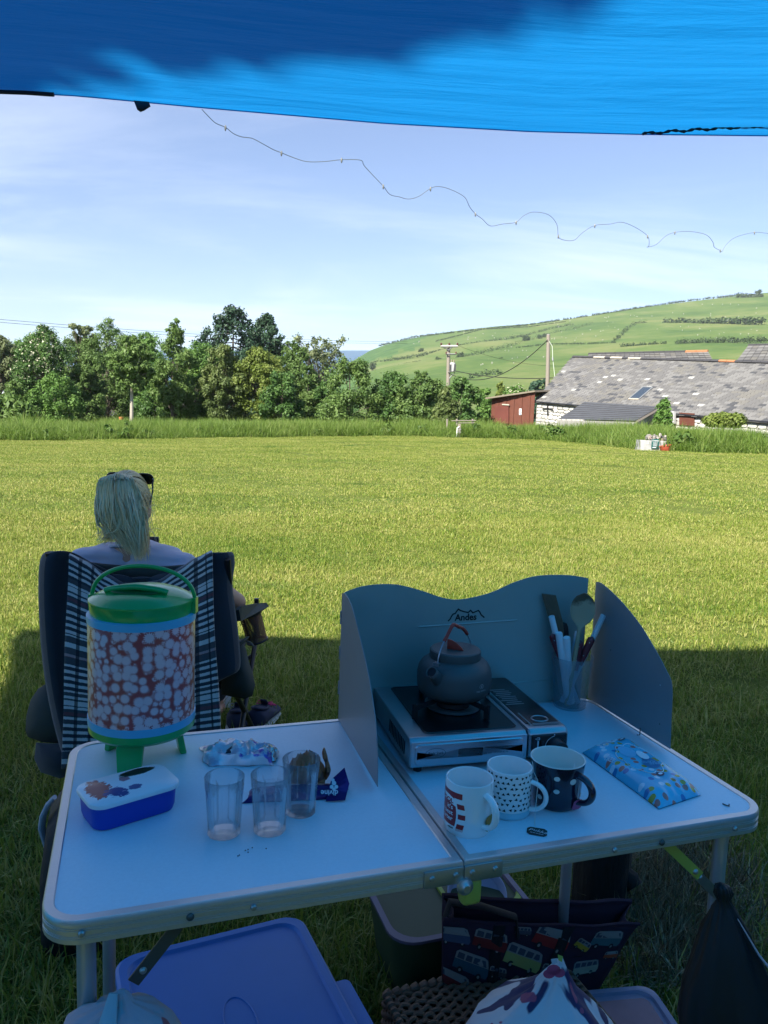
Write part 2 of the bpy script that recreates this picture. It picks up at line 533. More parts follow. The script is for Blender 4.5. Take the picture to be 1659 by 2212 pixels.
def front(x):
    for a, b in zip(fe, fe[1:]):
        if a.x <= x <= b.x:
            k = (x - a.x) / (b.x - a.x); return a.lerp(b, k)
    return fe[0] if x < fe[0].x else fe[-1]
TARP_SLOPE = 0.10
def tarp_left(y):          # concave left hem between two guyed corners
    k = (y + 2.6) / 4.75
    return -3.72 + 0.52 * math.sin(PI * min(1, max(0, k))) ** 0.8
def tarp_pt(s, q):
    yb = -2.6
    x1 = 3.5 - 0.5 * math.sin(PI * q)
    f0 = front(-3.75 + s * 7.2)
    y = f0.y + (yb - f0.y) * q
    xl = tarp_left(y)
    x = xl + (x1 - xl) * s
    f0 = front(x)
    z = f0.z + TARP_SLOPE * (f0.y - y) - 0.10 * math.sin(PI * q) * math.sin(PI * s)
    wob = mnoise.noise(Vector((x * 0.8, y * 5.0, 1.3))) * 0.010 + mnoise.noise(Vector((x * 0.5 + 4, y * 14, 7.3))) * 0.004
    wob *= smoothstep(0.0, 0.03, q)
    return Vector((x, y, z + wob))
tarp = thing('tarpaulin', 'large blue tarpaulin stretched overhead with a shadow across it', 'tarpaulin', (0, 0, 2.2))
MB().grid([[tarp_pt(i / 150, (j / 110) ** 1.25) for i in range(151)] for j in range(111)]).build('sheet', tarp_m, tarp, smooth=180, absolute=True, fixn=False)
# unseen side sheets added to block white sky and give blue light
for xa, ya, yb, nm in ((3.35, 2.1, -2.6, 'side_wall'), (-3.45, 1.7, -2.6, 'side_wall')):
    MB().grid([[Vector((xa + 0.10 * math.sin(j * 1.1) * (1 - i / 8), ya + (yb - ya) * j / 24, 2.28 * i / 8)) for i in range(9)] for j in range(25)]).build(nm, tarp_m, tarp, smooth=180, absolute=True, fixn=False)
# rolled hem along the front edge
cord_m = mat('black_cord', (0.01, 0.011, 0.02), 0.8, bump=0.5, bscale=300)
hem_m = mat('tarpaulin_hem', (0.004, 0.20, 0.55), 0.5, trans=0.8)
MB().tube([tarp_pt(i / 150, 0) for i in range(151)], 0.0022, 6).build('hem', hem_m, tarp, absolute=True)
pts = [at(u, v, 2.19) - Vector((0, 0.012, 0.004)) for u, v in ((-160, 190), (0, 199), (60, 201), (120, 205))]
MB().tube(pts, 0.006, 6).build('black_hem', cord_m, tarp, absolute=True)
# dark twisted rope along the right hem
rp = []
for i in range(60):
    k = i / 59; u = 1385 + 330 * k; v = 290 - 22 * k ** 0.8 - 2 * math.sin(k * 40)
    d = 2.17 - 0.02 * k
    rp.append(at(u, v, d) + Vector((0, -0.012, -0.004)))
MB().tube(rp, [0.0035 + 0.0016 * math.sin(i * 2.1) for i in range(60)], 6).build('rope', cord_m, tarp, absolute=True)
# fabric tie tab
c0 = at(303, 219, 2.18)
MB().add([at(289, 218, 2.185), at(322, 221, 2.185), at(325, 229, 2.19), at(311, 238, 2.18), at(303, 241, 2.19), at(296, 236, 2.18)], [(0, 1, 2, 3, 4, 5)]).build('tie_tab', cord_m, tarp, thick=0.006, absolute=True)

# ---- unseen tent added behind the camera, blocking sky light and bouncing some forward
canvas = mat('tent_canvas', (0.42, 0.46, 0.48), 0.9, bump=0.2, bscale=90)
tent = thing('added_tent', 'unseen tent added behind the tarpaulin to block and bounce light', 'tent', (-0.4, -4.0, 0))
tb_ = MB()
tb_.add([(-4.2, -2.75, 0), (3.4, -2.75, 0), (3.4, -2.75, 2.1), (-0.4, -2.75, 2.55), (-4.2, -2.75, 2.1)], [(0, 1, 2, 3, 4)])
tb_.add([(-4.2, -2.75, 2.1), (-0.4, -2.75, 2.55), (-0.4, -6.5, 2.55), (-4.2, -6.5, 2.1), (3.4, -2.75, 2.1), (3.4, -6.5, 2.1), (-4.2, -6.5, 0), (-4.2, -2.75, 0), (3.4, -6.5, 0), (3.4, -2.75, 0)], [(0, 1, 2, 3), (1, 4, 5, 2), (0, 3, 6, 7), (4, 9, 8, 5)])
tb_.build('canvas', canvas, tent, absolute=True, smooth=0)
# ---- unseen tall tree, crown shaped to cast the soft dark area on the tarpaulin
def tarp_at(u, v):
    q = ray(u, v); P = onz(u, v, 2.15)
    for _ in range(6): P = onz(u, v, front(P.x).z + TARP_SLOPE * (front(P.x).y - P.y) - 0.01)
    return P
TREE_Y = -3.9
edge = [tarp_at(u, v) for u, v in ((1300, -70), (1200, -14), (1080, 34), (980, 66), (880, 92), (790, 110), (700, 122), (560, 134), (440, 142), (330, 132), (215, 134), (172, 165), (135, 200), (60, 230), (-120, 240), (-330, 210))]
SHADE = [P + SUN_DIR * ((TREE_Y - P.y) / SUN_DIR.y) for P in edge]

# ================================================================== folding table and what stands on it
TH = math.radians(18.35)
TO = Vector((-0.429, 0.923, 0.0))
EX = Vector((math.cos(TH), math.sin(TH), 0)); EY = Vector((-math.sin(TH), math.cos(TH), 0))
TW, TD, TZ = 1.204, 0.59, 0.700
ZT = TZ - 0.0008                        # surface of the white boards
def tl(P):                              # world -> table coordinates
    d = Vector(P) - TO; return Vector((d.dot(EX), d.dot(EY), P[2]))
def tw(x, y, z=ZT):
    return TO + EX * x + EY * y + Vector((0, 0, z))
def on_v(u, v, P, n):                   # pixel -> vertical plane through P with normal n
    q = ray(u, v); t = (Vector(P) - CAM).dot(n) / q.dot(n); return CAM + q * t
def on_t(u, v, yl):                     # pixel -> plane y = yl of the table
    return tl(on_v(u, v, tw(0, yl), EY))

alu = mat('brushed_aluminium', (0.62, 0.61, 0.60), 0.38, 0.75, var=0.06, bump=0.12, bscale=220, stretch=(1, 8, 8))
t = NT('white_laminate')
n1 = t.noise(t.co(), 160, 4, 0.7); n2 = t.noise(t.co(), 9, 5)
c = t.mix(n1, (0.56, 0.69, 0.75), (0.68, 0.81, 0.87))
c = t.mix(t.math('MULTIPLY', t.math('SUBTRACT', n2, 0.45, clamp=True), 1.2, clamp=True), c, (0.53, 0.65, 0.71))
laminate = t.surf(t.principled(**{'Base Color': c, 'Roughness': t.math('ADD', 0.34, t.math('MULTIPLY', n2, 0.2)), 'Specular IOR Level': 0.32, 'Normal': t.bump(n1, 0.05, 0.0006)}))
steel = mat('zinc_steel', (0.48, 0.47, 0.45), 0.42, 0.85, var=0.15, bump=0.15, bscale=90)
yellow_paint = mat('yellow_green_plastic', (0.42, 0.43, 0.07), 0.5, var=0.1)
leg_m = mat('grey_leg_enamel', (0.50, 0.50, 0.51), 0.35, 0.55, var=0.06)
dark_strap = mat('dark_steel_strap', (0.10, 0.11, 0.10), 0.5, 0.6)

table = thing('folding_table', 'white topped folding picnic table with aluminium edging', 'table', TO, TH)
def half_outline(x0, x1, round_left, r=0.055):
    pts = []
    def arc(cx, cy, a0):
        for i in range(9):
            a = a0 + (PI / 2) * i / 8; pts.append((cx + r * math.cos(a), cy + r * math.sin(a)))
    if round_left:
        pts.append((x1, 0)); pts.append((x1, TD))
        arc(x0 + r, TD - r, PI / 2); arc(x0 + r, r, PI)
    else:
        pts.append((x0, TD)); pts.append((x0, 0))
        arc(x1 - r, r, -PI / 2); arc(x1 - r, TD - r, 0)
    return pts                            # counter-clockwise, starts at the seam
PROF = [(-0.016, TZ - 0.0012), (-0.014, TZ + 0.0008), (-0.002, TZ + 0.0006), (0.0, TZ - 0.0025), (0.0, TZ - 0.0095), (-0.001, TZ - 0.010), (-0.001, TZ - 0.0108), (0, TZ - 0.0113),
        (0, TZ - 0.0128), (-0.001, TZ - 0.0133), (-0.001, TZ - 0.0141), (0, TZ - 0.0146), (0, TZ - 0.021), (-0.001, TZ - 0.0215), (-0.001, TZ - 0.0223), (0, TZ - 0.0228),
        (0, TZ - 0.0243), (-0.001, TZ - 0.0248), (-0.001, TZ - 0.0256), (0, TZ - 0.0261), (0, TZ - 0.033), (-0.002, TZ - 0.0345), (-0.018, TZ - 0.0345), (-0.018, TZ - 0.030)]
for x0, x1, rl in ((0, TW * 0.4995, True), (TW * 0.5005, TW, False)):
    poly = half_outline(x0, x1, rl); n = len(poly); rings = []
    for i in range(n):
        p, a, b = Vector(poly[i]), Vector(poly[i - 1]), Vector(poly[(i + 1) % n])
        d1, d2 = (p - a).normalized(), (b - p).normalized()
        n1, n2 = Vector((d1.y, -d1.x)), Vector((d2.y, -d2.x))
        m = (n1 + n2); m = m / m.dot(n1)
        rings.append([Vector((p.x + m.x * o, p.y + m.y * o, z)) for o, z in PROF])
    rings.append(rings[0])
    MB().rings(rings, cap=False).build('edge_frame', alu, table, smooth=35)
    cx, cyy = (x0 + x1) / 2, TD / 2
    ins = []
    for i in range(n):
        p, a, b = Vector(poly[i]), Vector(poly[i - 1]), Vector(poly[(i + 1) % n])
        d1, d2 = (p - a).normalized(), (b - p).normalized()
        n1, n2 = Vector((d1.y, -d1.x)), Vector((d2.y, -d2.x)); m = (n1 + n2); m = m / m.dot(n1)
        ins.append((p.x - m.x * 0.012, p.y - m.y * 0.012))
    MB().prism(ins, TZ - 0.012, ZT).build('top_panel', laminate, table, smooth=0)
# screws and rivets along the front edging
for (u, v, big) in ((176, 2017, 0), (411, 1981, 1), (548, 1960, 0), (1328, 1836, 0), (1430, 1820, 1), (1588, 1790, 0)):
    P = on_t(u, v, -0.001)
    MB().lathe([(0.0001, 0.004), (0.003, 0.0035), (0.0045 if not big else 0.0052, 0.0015), (0.0048 if not big else 0.0056, 0)], 14).xform(Matrix.Translation(P) @ Matrix.Rotation(PI / 2, 4, 'X')).build('rivet', steel if not big else dark_strap, table)
# hinge plates at the seam
for xa, xb in ((TW / 2 - 0.066, TW / 2 - 0.0005), (TW / 2 + 0.0005, TW / 2 + 0.066)):
    hp = MB().box(((xa + xb) / 2, -0.0018, TZ - 0.021), (xb - xa, 0.003, 0.027)).build('hinge_plate', steel, table, bevel=0.0012)
    for k in (0.2, 0.8):
        MB().lathe([(0.0001, 0.0035), (0.0035, 0.003), (0.0048, 0.001), (0.005, 0)], 12).xform(Matrix.Translation((xa + (xb - xa) * k, -0.0033, TZ - 0.019)) @ Matrix.Rotation(PI / 2, 4, 'X')).build('rivet', steel, hp)
kx = TW / 2 + 0.006
MB().lathe([(0.0001, 0.010), (0.006, 0.010), (0.0085, 0.006), (0.013, 0.004), (0.0135, 0.0)], 18).xform(Matrix.Translation((kx - 0.004, -0.003, TZ - 0.040)) @ Matrix.Rotation(PI / 2, 4, 'X')).build('hinge_bolt', steel, table)
b = MB(); b.box((kx + 0.012, 0.012, TZ - 0.056), (0.034, 0.026, 0.046)); b.build('hinge_knuckle', yellow_paint, table, bevel=0.009, bseg=3)
# legs
def leg_at(u, v, yl, top=TZ - 0.03, r=0.0128):
    P = on_t(u, v, yl)
    return MB().tube([(P.x, P.y, -0.01), (P.x, P.y, 0.3), (P.x, P.y, top)], r, 16).build('leg', leg_m, table), P
lg1, L1 = leg_at(187, 2100, 0.040); lg2, L2 = leg_at(1551, 1880, 0.040)
leg_at(236, 2080, 0.548); leg_at(1222, 1900, 0.42, r=0.0125)
MB().tube([(L1.x + .02, 0.30, 0.05), (L1.x, 0.04, 0.05)], 0.009, 10).build('stretcher', leg_m, table)
# folding braces
def strap(p, q, w, m, holes=()):
    p, q = Vector(p), Vector(q); d = (q - p).normalized(); s = Vector((d.z, 0, -d.x)).normalized()
    b = MB(); e = 0.0012
    b.add([p - s * w + Vector((0, -e, 0)), q - s * w + Vector((0, -e, 0)), q + s * w + Vector((0, -e, 0)), p + s * w + Vector((0, -e, 0)),
           p - s * w + Vector((0, e, 0)), q - s * w + Vector((0, e, 0)), q + s * w + Vector((0, e, 0)), p + s * w + Vector((0, e, 0))],
          [(0, 1, 2, 3), (7, 6, 5, 4), (0, 4, 5, 1), (1, 5, 6, 2), (2, 6, 7, 3), (3, 7, 4, 0)])
    o = b.build('brace', m, table, smooth=0)
    for k in holes:
        MB().lathe([(0.0001, 0.004), (0.003, 0.0035), (0.005, 0.001), (0.0055, 0)], 12).xform(Matrix.Translation(p + (q - p) * k + Vector((0, -0.0015, 0))) @ Matrix.Rotation(PI / 2, 4, 'X')).build('rivet', steel, o)
strap(on_t(1434, 1818, 0.022), on_t(1512, 1892, 0.022), 0.0085, yellow_paint, (0.86,))
strap(on_t(1500, 1884, 0.026), on_t(1553, 1936, 0.026), 0.0085, steel, (0.2,))
strap(on_t(384, 2000, 0.022), on_t(288, 2122, 0.022), 0.009, dark_strap, (0.78,))

# ------------------------------------------------------------------ green drinks dispenser
green = mat('green_plastic', (0.008, 0.37, 0.085), 0.28, var=0.04, coat=0.3)
sky_plastic = mat('pale_blue_plastic', (0.10, 0.45, 0.66), 0.35, var=0.05)
t = NT('red_daisy_print')
co = t.co()
sp = t.n('ShaderNodeSeparateXYZ'); t.t.links.new(co, sp.inputs[0])
ang = t.math('MULTIPLY', t.math('ARCTAN2', sp.outputs['Y'], sp.outputs['X']), 0.1)
cv = t.n('ShaderNodeCombineXYZ'); t.t.links.new(ang, cv.inputs[0]); t.t.links.new(sp.outputs['Z'], cv.inputs[1])
def daisy(scale, lo, hi, petals, off):
    mv = t.mapv(cv.outputs[0], scale=(1, 1, 1), loc=off)
    vr = t.n('ShaderNodeTexVoronoi', Scale=scale, Randomness=0.75); vr.voronoi_dimensions = '2D'; t.t.links.new(mv, vr.inputs['Vector'])
    rr = t.n('ShaderNodeSeparateColor'); t.t.links.new(vr.outputs['Color'], rr.inputs[0])
    df = t.n('ShaderNodeVectorMath', operation='SUBTRACT'); t.t.links.new(mv, df.inputs[0]); t.t.links.new(vr.outputs['Position'], df.inputs[1])
    s2 = t.n('ShaderNodeSeparateXYZ'); t.t.links.new(df.outputs[0], s2.inputs[0])
    a = t.math('ARCTAN2', s2.outputs['Y'], s2.outputs['X'])
    jag = t.math('MULTIPLY', t.math('PINGPONG', t.math('MULTIPLY', a, petals / (2 * PI)), 0.5), 0.5)
    dist = t.math('MULTIPLY', vr.outputs['Distance'], 1.0)
    rad = t.math('MULTIPLY', t.math('ADD', lo, t.math('MULTIPLY', rr.outputs[0], hi - lo)), t.math('ADD', 0.78, t.math('MULTIPLY', jag, 1.9)))
    return t.math('SUBTRACT', rad, dist), rr.outputs[1]
d1, h1 = daisy(52, 0.38, 0.54, 14, (0.03, 0.01, 0)); d2, h2 = daisy(66, 0.22, 0.40, 14, (0.31, 0.17, 0))
d2 = t.math('SUBTRACT', d2, t.math('MULTIPLY', t.math('GREATER_THAN', d1, -0.10), 0.6))
dm = t.math('MAXIMUM', d1, d2)
fl = t.math('MULTIPLY', dm, 22, clamp=True)
ring = t.math('MULTIPLY', t.math('SUBTRACT', t.math('ABSOLUTE', t.math('SUBTRACT', dm, 0.06)), 0.0), 18, clamp=True)
inner = t.mix(t.math('MULTIPLY', dm, 11, clamp=True), (0.74, 0.34, 0.34), (0.80, 0.52, 0.52))
bgc = t.mix(t.noise(co, 9, 3), (0.40, 0.045, 0.06), (0.52, 0.10, 0.07))
c = t.mix(fl, bgc, inner)
daisy_m = t.surf(t.principled(**{'Base Color': c, 'Roughness': 0.3, 'Coat Weight': 0.4, 'Coat Roughness': 0.15}))
dp = Vector((-0.455, 1.435, ZT))
disp = thing('drinks_dispenser', 'green lidded drinks dispenser with red daisy pattern on three legs', 'drinks dispenser', dp)
R0 = 0.0985
MB().lathe([(R0, 0.092), (R0, 0.278)], 64, cap=False).build('printed_body', daisy_m, disp, smooth=180)
MB().lathe([(R0 - .004, 0.078), (R0 + 0.0012, 0.079), (R0 + 0.0018, 0.0935), (R0 - .002, 0.094)], 64).build('lower_band', sky_plastic, disp)
MB().lathe([(R0 - .004, 0.276), (R0 + 0.0012, 0.2765), (R0 + 0.002, 0.290), (R0 - .004, 0.2915)], 64).build('upper_band', sky_plastic, disp)
b = MB()
b.lathe([(0.03, 0.052), (0.070, 0.0535), (0.090, 0.058), (R0, 0.066), (R0 + 0.001, 0.079), (0.02, 0.080)], 64)
b.build('base', green, disp)
for k, a in enumerate((-PI / 2 - 0.02, PI * 0.86, PI * 0.14)):
    d = Vector((math.cos(a), math.sin(a), 0)); s = Vector((-d.y, d.x, 0)); w = 0.0255 if k == 0 else 0.021
    b = MB(); rr = []
    for z, r, ww in ((0.072, 0.068, w), (0.04, 0.075, w * 0.97), (0.0, 0.083 if k else 0.079, w * 0.85)):
        rr.append([d * r + s * ww + Vector((0, 0, z)), d * r - s * ww + Vector((0, 0, z)), d * (r - 0.013) - s * ww + Vector((0, 0, z)), d * (r - 0.013) + s * ww + Vector((0, 0, z))])
    b.rings(rr).build('leg', green, disp, bevel=0.003)
lid = MB().lathe([(0.03, 0.290), (0.0935, 0.2905), (0.0945, 0.296), (0.0955, 0.312), (0.097, 0.314), (0.097, 0.318), (0.092, 0.3205), (0.080, 0.3275), (0.060, 0.3345), (0.035, 0.3385), (0.0001, 0.340)], 64).build('lid', green, disp, smooth=50)
gp = MB()                                 # raised grip moulded on the lid; a darker flat disc paints its recess's shade
gp.tube([Vector((-0.058 + 0.116 * k / 16, -0.032 - 0.006 * math.sin(PI * k / 16), 0.3400 + 0.0065 * math.sin(PI * k / 16) ** 0.6 - 0.004 * abs(k / 8 - 1))) for k in range(17)], 0.0062, 10)
gp.build('grip', green, lid)
dgreen = mat('recess_shade_green', (0.002, 0.10, 0.02), 0.4)
MB().disc((0, -0.046, 0.3385), 0.044, 28, (0, -0.22, 1), squash=0.20).build('grip_shade_disc', dgreen, lid, smooth=0)
hd = MB(); pts = []
for i in range(33):
    a = PI * i / 32; pts.append(Vector((0.0985 * math.cos(a), 0.008 - 0.004 * math.sin(a), 0.312 + 0.066 * math.sin(a) ** 0.85)))
hd.tube(pts, 0.0040, 10, flat=1.0)
for sx in (-1, 1): hd.box((sx * 0.0985, 0.008, 0.305), (0.008, 0.020, 0.03))
hd.build('handle', green, disp, bevel=0.0)

# ------------------------------------------------------------------ blue lunchbox with white lid
A, B_, C_ = onz(183, 1786, ZT), onz(262, 1806, ZT), onz(371, 1737, ZT)
# base corners: left, front, right
la = (C_ - B_); ang = math.atan2(la.y, la.x); LL = 0.150; LWd = 0.098
ctr = onz(278, 1752, ZT) 
t = NT('scuffed_print_lid')
co = t.co(); n1 = t.noise(t.mapv(co, scale=(1, 1.6, 1), rot=(0, 0, .5)), 42, 9, 0.75, 0.6)
sx = t.n('ShaderNodeSeparateXYZ'); t.t.links.new(co, sx.inputs[0])
def blob(cx, cyy, rx, ry, k=1.0):
    dx = t.math('DIVIDE', t.math('SUBTRACT', sx.outputs['X'], cx), rx); dy = t.math('DIVIDE', t.math('SUBTRACT', sx.outputs['Y'], cyy), ry)
    d = t.math('ADD', t.math('MULTIPLY', dx, dx), t.math('MULTIPLY', dy, dy))
    return t.math('MULTIPLY', t.math('SUBTRACT', t.math('ADD', t.math('SUBTRACT', 1.0, d), t.math('MULTIPLY', t.math('SUBTRACT', n1, 0.5), 3.8 * k)), 0.15), 8, clamp=True)
c = t.mix(blob(-0.048, 0.006, 0.022, 0.040), (0.78, 0.79, 0.80), (0.40, 0.07, 0.06))
c = t.mix(blob(-0.028, -0.020, 0.020, 0.020, 1.2), c, (0.06, 0.07, 0.22))
c = t.mix(blob(0.001, 0.020, 0.010, 0.012, 1.0), c, (0.36, 0.16, 0.20))
c = t.mix(blob(0.026, 0.032, 0.034, 0.0130, 0.5), c, (0.008, 0.007, 0.010))
c = t.mix(blob(0.004, -0.018, 0.012, 0.010, 1.0), c, (0.10, 0.11, 0.25))
lidprint = t.surf(t.principled(**{'Base Color': c, 'Roughness': 0.35}))
bluebox = mat('royal_blue_plastic', (0.010, 0.045, 0.42), 0.42, var=0.05)
def rrect(w, h, r, n=6):
    pts = []
    for cx, cyy, a0 in ((w / 2 - r, h / 2 - r, 0), (-w / 2 + r, h / 2 - r, PI / 2), (-w / 2 + r, -h / 2 + r, PI), (w / 2 - r, -h / 2 + r, 1.5 * PI)):
        for i in range(n + 1):
            a = a0 + PI / 2 * i / n; pts.append((cx + r * math.cos(a), cyy + r * math.sin(a)))
    return pts
def rr_loft(levels, r, n=6):               # levels: (w, h, z)
    return [[Vector((x, y, z)) for x, y in rrect(w, h, max(0.0006, min(r, w / 2 - .0004, h / 2 - .0004)), n)] for w, h, z in levels]
LBA = 0.69
lb = thing('lunchbox', 'blue lunchbox with scuffed white lid near the table corner', 'lunchbox', ctr, LBA)
MB().rings(rr_loft([(0.130, 0.078, 0), (0.136, 0.084, 0.002), (0.140, 0.088, 0.010), (0.144, 0.091, 0.044)], 0.022)).build('box', bluebox, lb)
MB().rings(rr_loft([(0.143, 0.090, 0.0405), (0.151, 0.098, 0.041), (0.1525, 0.0995, 0.044), (0.151, 0.098, 0.0475), (0.146, 0.093, 0.0495), (0.02, 0.012, 0.0498)], 0.024)).build('lid', lidprint, lb)

# ------------------------------------------------------------------ three fluted clear tumblers
t = NT('clear_plastic')
tr = t.n('ShaderNodeBsdfTransparent'); tr.inputs[0].default_value = (1, 1, 1, 1)
gl = t.n('ShaderNodeBsdfGlass', Roughness=0.0, IOR=1.38); gl.inputs['Color'].default_value = (0.97, 0.98, 0.98, 1)
gy = t.n('ShaderNodeBsdfGlossy', Roughness=0.06)
mx = t.n('ShaderNodeMixShader'); mx.inputs[0].default_value = 0.15; t.t.links.new(tr.outputs[0], mx.inputs[1]); t.t.links.new(gl.outputs[0], mx.inputs[2])
lw = t.n('ShaderNodeLayerWeight', Blend=0.25); m2 = t.n('ShaderNodeMixShader'); t.t.links.new(t.math('MULTIPLY', lw.outputs['Fresnel'], 0.6), m2.inputs[0]); t.t.links.new(mx.outputs[0], m2.inputs[1]); t.t.links.new(gy.outputs[0], m2.inputs[2])
clear = t.surf(m2.outputs[0])
def tumbler():
    seg, fl = 72, 12; rings = []
    for k in range(26):                    # outside with flutes, then inside
        z = 0.123 * k / 25; r = 0.0275 + 0.0065 * (z / 0.123)
        cut = smoothstep(0.003, 0.012, z) * (1 - smoothstep(0.088, 0.102, z))
        row = []
        for j in range(seg):
            a = 2 * PI * j / seg; f = abs(math.sin(a * fl / 2))
            arch = 1 - smoothstep(0.080 + 0.020 * f, 0.086 + 0.020 * f, z)
            rr = r - 0.0022 * cut * 0 - 0.0032 * (f ** 0.7) * smoothstep(0.003, 0.012, z) * arch
            row.append(Vector((rr * math.cos(a), rr * math.sin(a), z)))
        rings.append(row)
    for z, r in ((0.1242, 0.0333), (0.123, 0.0325), (0.09, 0.0300), (0.05, 0.0280), (0.010, 0.0252), (0.0075, 0.021), (0.007, 0.001)):
        rings.append([Vector((r * math.cos(2 * PI * j / seg), r * math.sin(2 * PI * j / seg), z)) for j in range(seg)])
    return MB().rings(rings)
gm0 = None
for i, (u, v, lab) in enumerate(((-0.2398, 1.1707, 'clear fluted tumbler nearest the lunchbox'), (-0.1681, 1.1851, 'clear fluted tumbler in the middle of the three'), (-0.1249, 1.2463, 'clear fluted tumbler standing in front of the brown wrapper'))):
    P = Vector((u, v, ZT + 0.0004))
    if gm0 is None: g = gm0 = tumbler().build('tumbler', clear, None, smooth=50)
    else: g = gm0.copy(); COL.objects.link(g)
    g.location = P; g.rotation_euler = (0, 0, 0.4 * i); g.scale = (0.945, 0.945, 0.768)
    tag(g, lab, 'tumbler', 'clear fluted tumblers on the table')

# ------------------------------------------------------------------ crumpled wrappers
def crumple(P0, axx, axy, h, seed, nx=34, ny=22, edge=0.35, amp=0.35, tail=None):
    """a closed crumpled sleeve of foil lying on the table"""
    top, bot = [], []
    for j in range(ny + 1):
        rt, rb = [], []
        for i in range(nx + 1):
            a, c = i / nx, j / ny
            w = (math.sin(PI * a) ** edge) * (math.sin(PI * c) ** 0.6)
            q = Vector((a * 3.2 + seed, c * 3.2, seed * 1.7))
            rd = (1 - abs(mnoise.noise(q * 1.3)) * 2) * 0.5 + (1 - abs(mnoise.noise(q * 3.1)) * 2) * 0.25
            jit = Vector((mnoise.noise(q * 1.1 + Vector((5, 0, 0))), mnoise.noise(q * 1.1 + Vector((0, 9, 0))), 0)) * 0.10
            p = P0 + axx * (a - 0.5 + jit.x) + axy * (c - 0.5 + jit.y)
            z = h * w * (0.55 + amp * rd * 1.6) + h * 0.10 * max(0, rd)
            rt.append(p + Vector((0, 0, max(0.001, z)))); rb.append(p + Vector((0, 0, 0.0004)))
        top.append(rt); bot.append(rb)
    b = MB(); b.grid(top); b.grid(bot); return b
def foil(name, base, patches, rough=0.3, metal=0.25):
    t = NT(name); co = t.co(); c = base
    for i, (col, thr, sc_) in enumerate(patches):
        n = t.noise(t.mapv(co, loc=(i * 3.1, i, 0), scale=(1, 1.8, 1)), sc_, 3, 0.5, 0.4)
        c = t.mix(t.math('MULTIPLY', t.math('SUBTRACT', n, thr), 25, clamp=True), c, col)
    return t.surf(t.principled(**{'Base Color': c, 'Roughness': rough, 'Metallic': metal, 'Normal': t.bump(t.noise(co, 60, 6, 0.7), 0.5, 0.003)}))
white_foil = foil('white_wrapper', (0.70, 0.68, 0.72), [((0.16, 0.10, 0.42), 0.60, 22), ((0.55, 0.50, 0.60), 0.55, 30), ((0.30, 0.26, 0.08), 0.69, 40)], 0.25, 0.4)
P = onz(518, 1636, ZT)
ww = thing('biscuit_wrapper', 'crumpled white and purple foil biscuit wrapper behind the tumblers', 'wrapper', P, 0)
cb_ = crumple(Vector((0, 0, 0)), Vector((0.135, 0.012, 0)), Vector((-0.018, 0.076, 0)), 0.038, 3.3)
from mathutils.bvhtree import BVHTree
cbv = BVHTree.FromPolygons([Vector(p) for p in cb_.v], cb_.f)
def lay(x, y, w, h):                       # small printed patch lying on the crumpled foil
    P = []
    for a, c_ in ((-w, -h), (w, -h), (w, h), (-w, h)):
        hit = cbv.ray_cast(Vector((x + a, y + c_, 0.2)), Vector((0, 0, -1)))
        P.append(Vector((x + a, y + c_, (hit[0].z if hit[0] else 0.002) + 0.0012)))
    return MB().add(P, [(0, 1, 2, 3)])
cb_.build('sleeve', white_foil, ww, smooth=28)
red_m = mat('red_print', (0.35, 0.03, 0.04), 0.4); dark_print = mat('dark_print', (0.03, 0.02, 0.03), 0.5)
lay(-0.048, 0.024, 0.006, 0.005).build('red_label', red_m, ww, smooth=0, thick=0.0006)
lay(-0.018, -0.020, 0.005, 0.005).build('barcode', dark_print, ww, smooth=0, thick=0.0006)
silver = foil('silver_foil', (0.62, 0.60, 0.58), [((0.40, 0.38, 0.35), 0.55, 60)], 0.22, 0.8)
crumple(Vector((0.055, 0.000, 0.004)), Vector((0.038, 0.0, 0)), Vector((0, 0.045, 0)), 0.026, 8.1, 16, 14).build('torn_end', silver, ww, smooth=25)
purple_foil = foil('purple_wrapper', (0.040, 0.010, 0.115), [((0.085, 0.035, 0.20), 0.56, 14)], 0.28, 0.35)
P = onz(640, 1716, ZT)
pw = thing('chocolate_wrapper', 'dark purple chocolate wrapper lying open behind the clear tumblers', 'wrapper', P, 0.10)
crumple(Vector((0, 0, 0)), Vector((0.175, 0.010, 0)), Vector((0.006, 0.050, 0)), 0.020, 5.9, 44, 18, 0.25, 0.2).build('sleeve', purple_foil, pw, smooth=30)
fl_ = MB(); fl_.add([(0.052, -0.030, 0.002), (0.086, -0.031, 0.004), (0.094, -0.006, 0.022), (0.086, 0.020, 0.040), (0.062, 0.006, 0.024), (0.070, -0.016, 0.014)], [(0, 1, 5), (1, 2, 5), (5, 2, 4), (2, 3, 4), (0, 5, 4)])
fl_.build('folded_flap', purple_foil, pw, smooth=0, thick=0.001)
wprint = mat('white_print', (0.72, 0.71, 0.74), 0.4)
Mw = Matrix.Translation((0.058, -0.029, 0.0175)) @ Matrix.Rotation(math.radians(55), 4, 'X') @ Matrix.Rotation(PI, 4, 'Z')
text_mesh('lettering', 'divine', 0.013, wprint, pw, Mw, bold=0.0003)
b = MB()                                    # small white emblem of four rounded lobes and a curl
for dx, dy, r in ((-.004, 0.0, .0035), (0.004, 0.0, .0035), (0, 0.006, .004), (0, -0.004, .0032), (-0.002, 0.011, 0.0032)):
    b.disc((0.066 + dx, -0.022 + dy * 0.7, 0.0245 + dy * 0.8), r, 12, (0, -0.7, 0.7))
b.build('emblem', wprint, pw, smooth=0)
brown_foil = foil('brown_wrapper', (0.40, 0.13, 0.05), [((0.12, 0.03, 0.016), 0.58, 25), ((0.50, 0.36, 0.08), 0.66, 18)], 0.45, 0.0)
P = onz(660, 1684, ZT + 0.012)
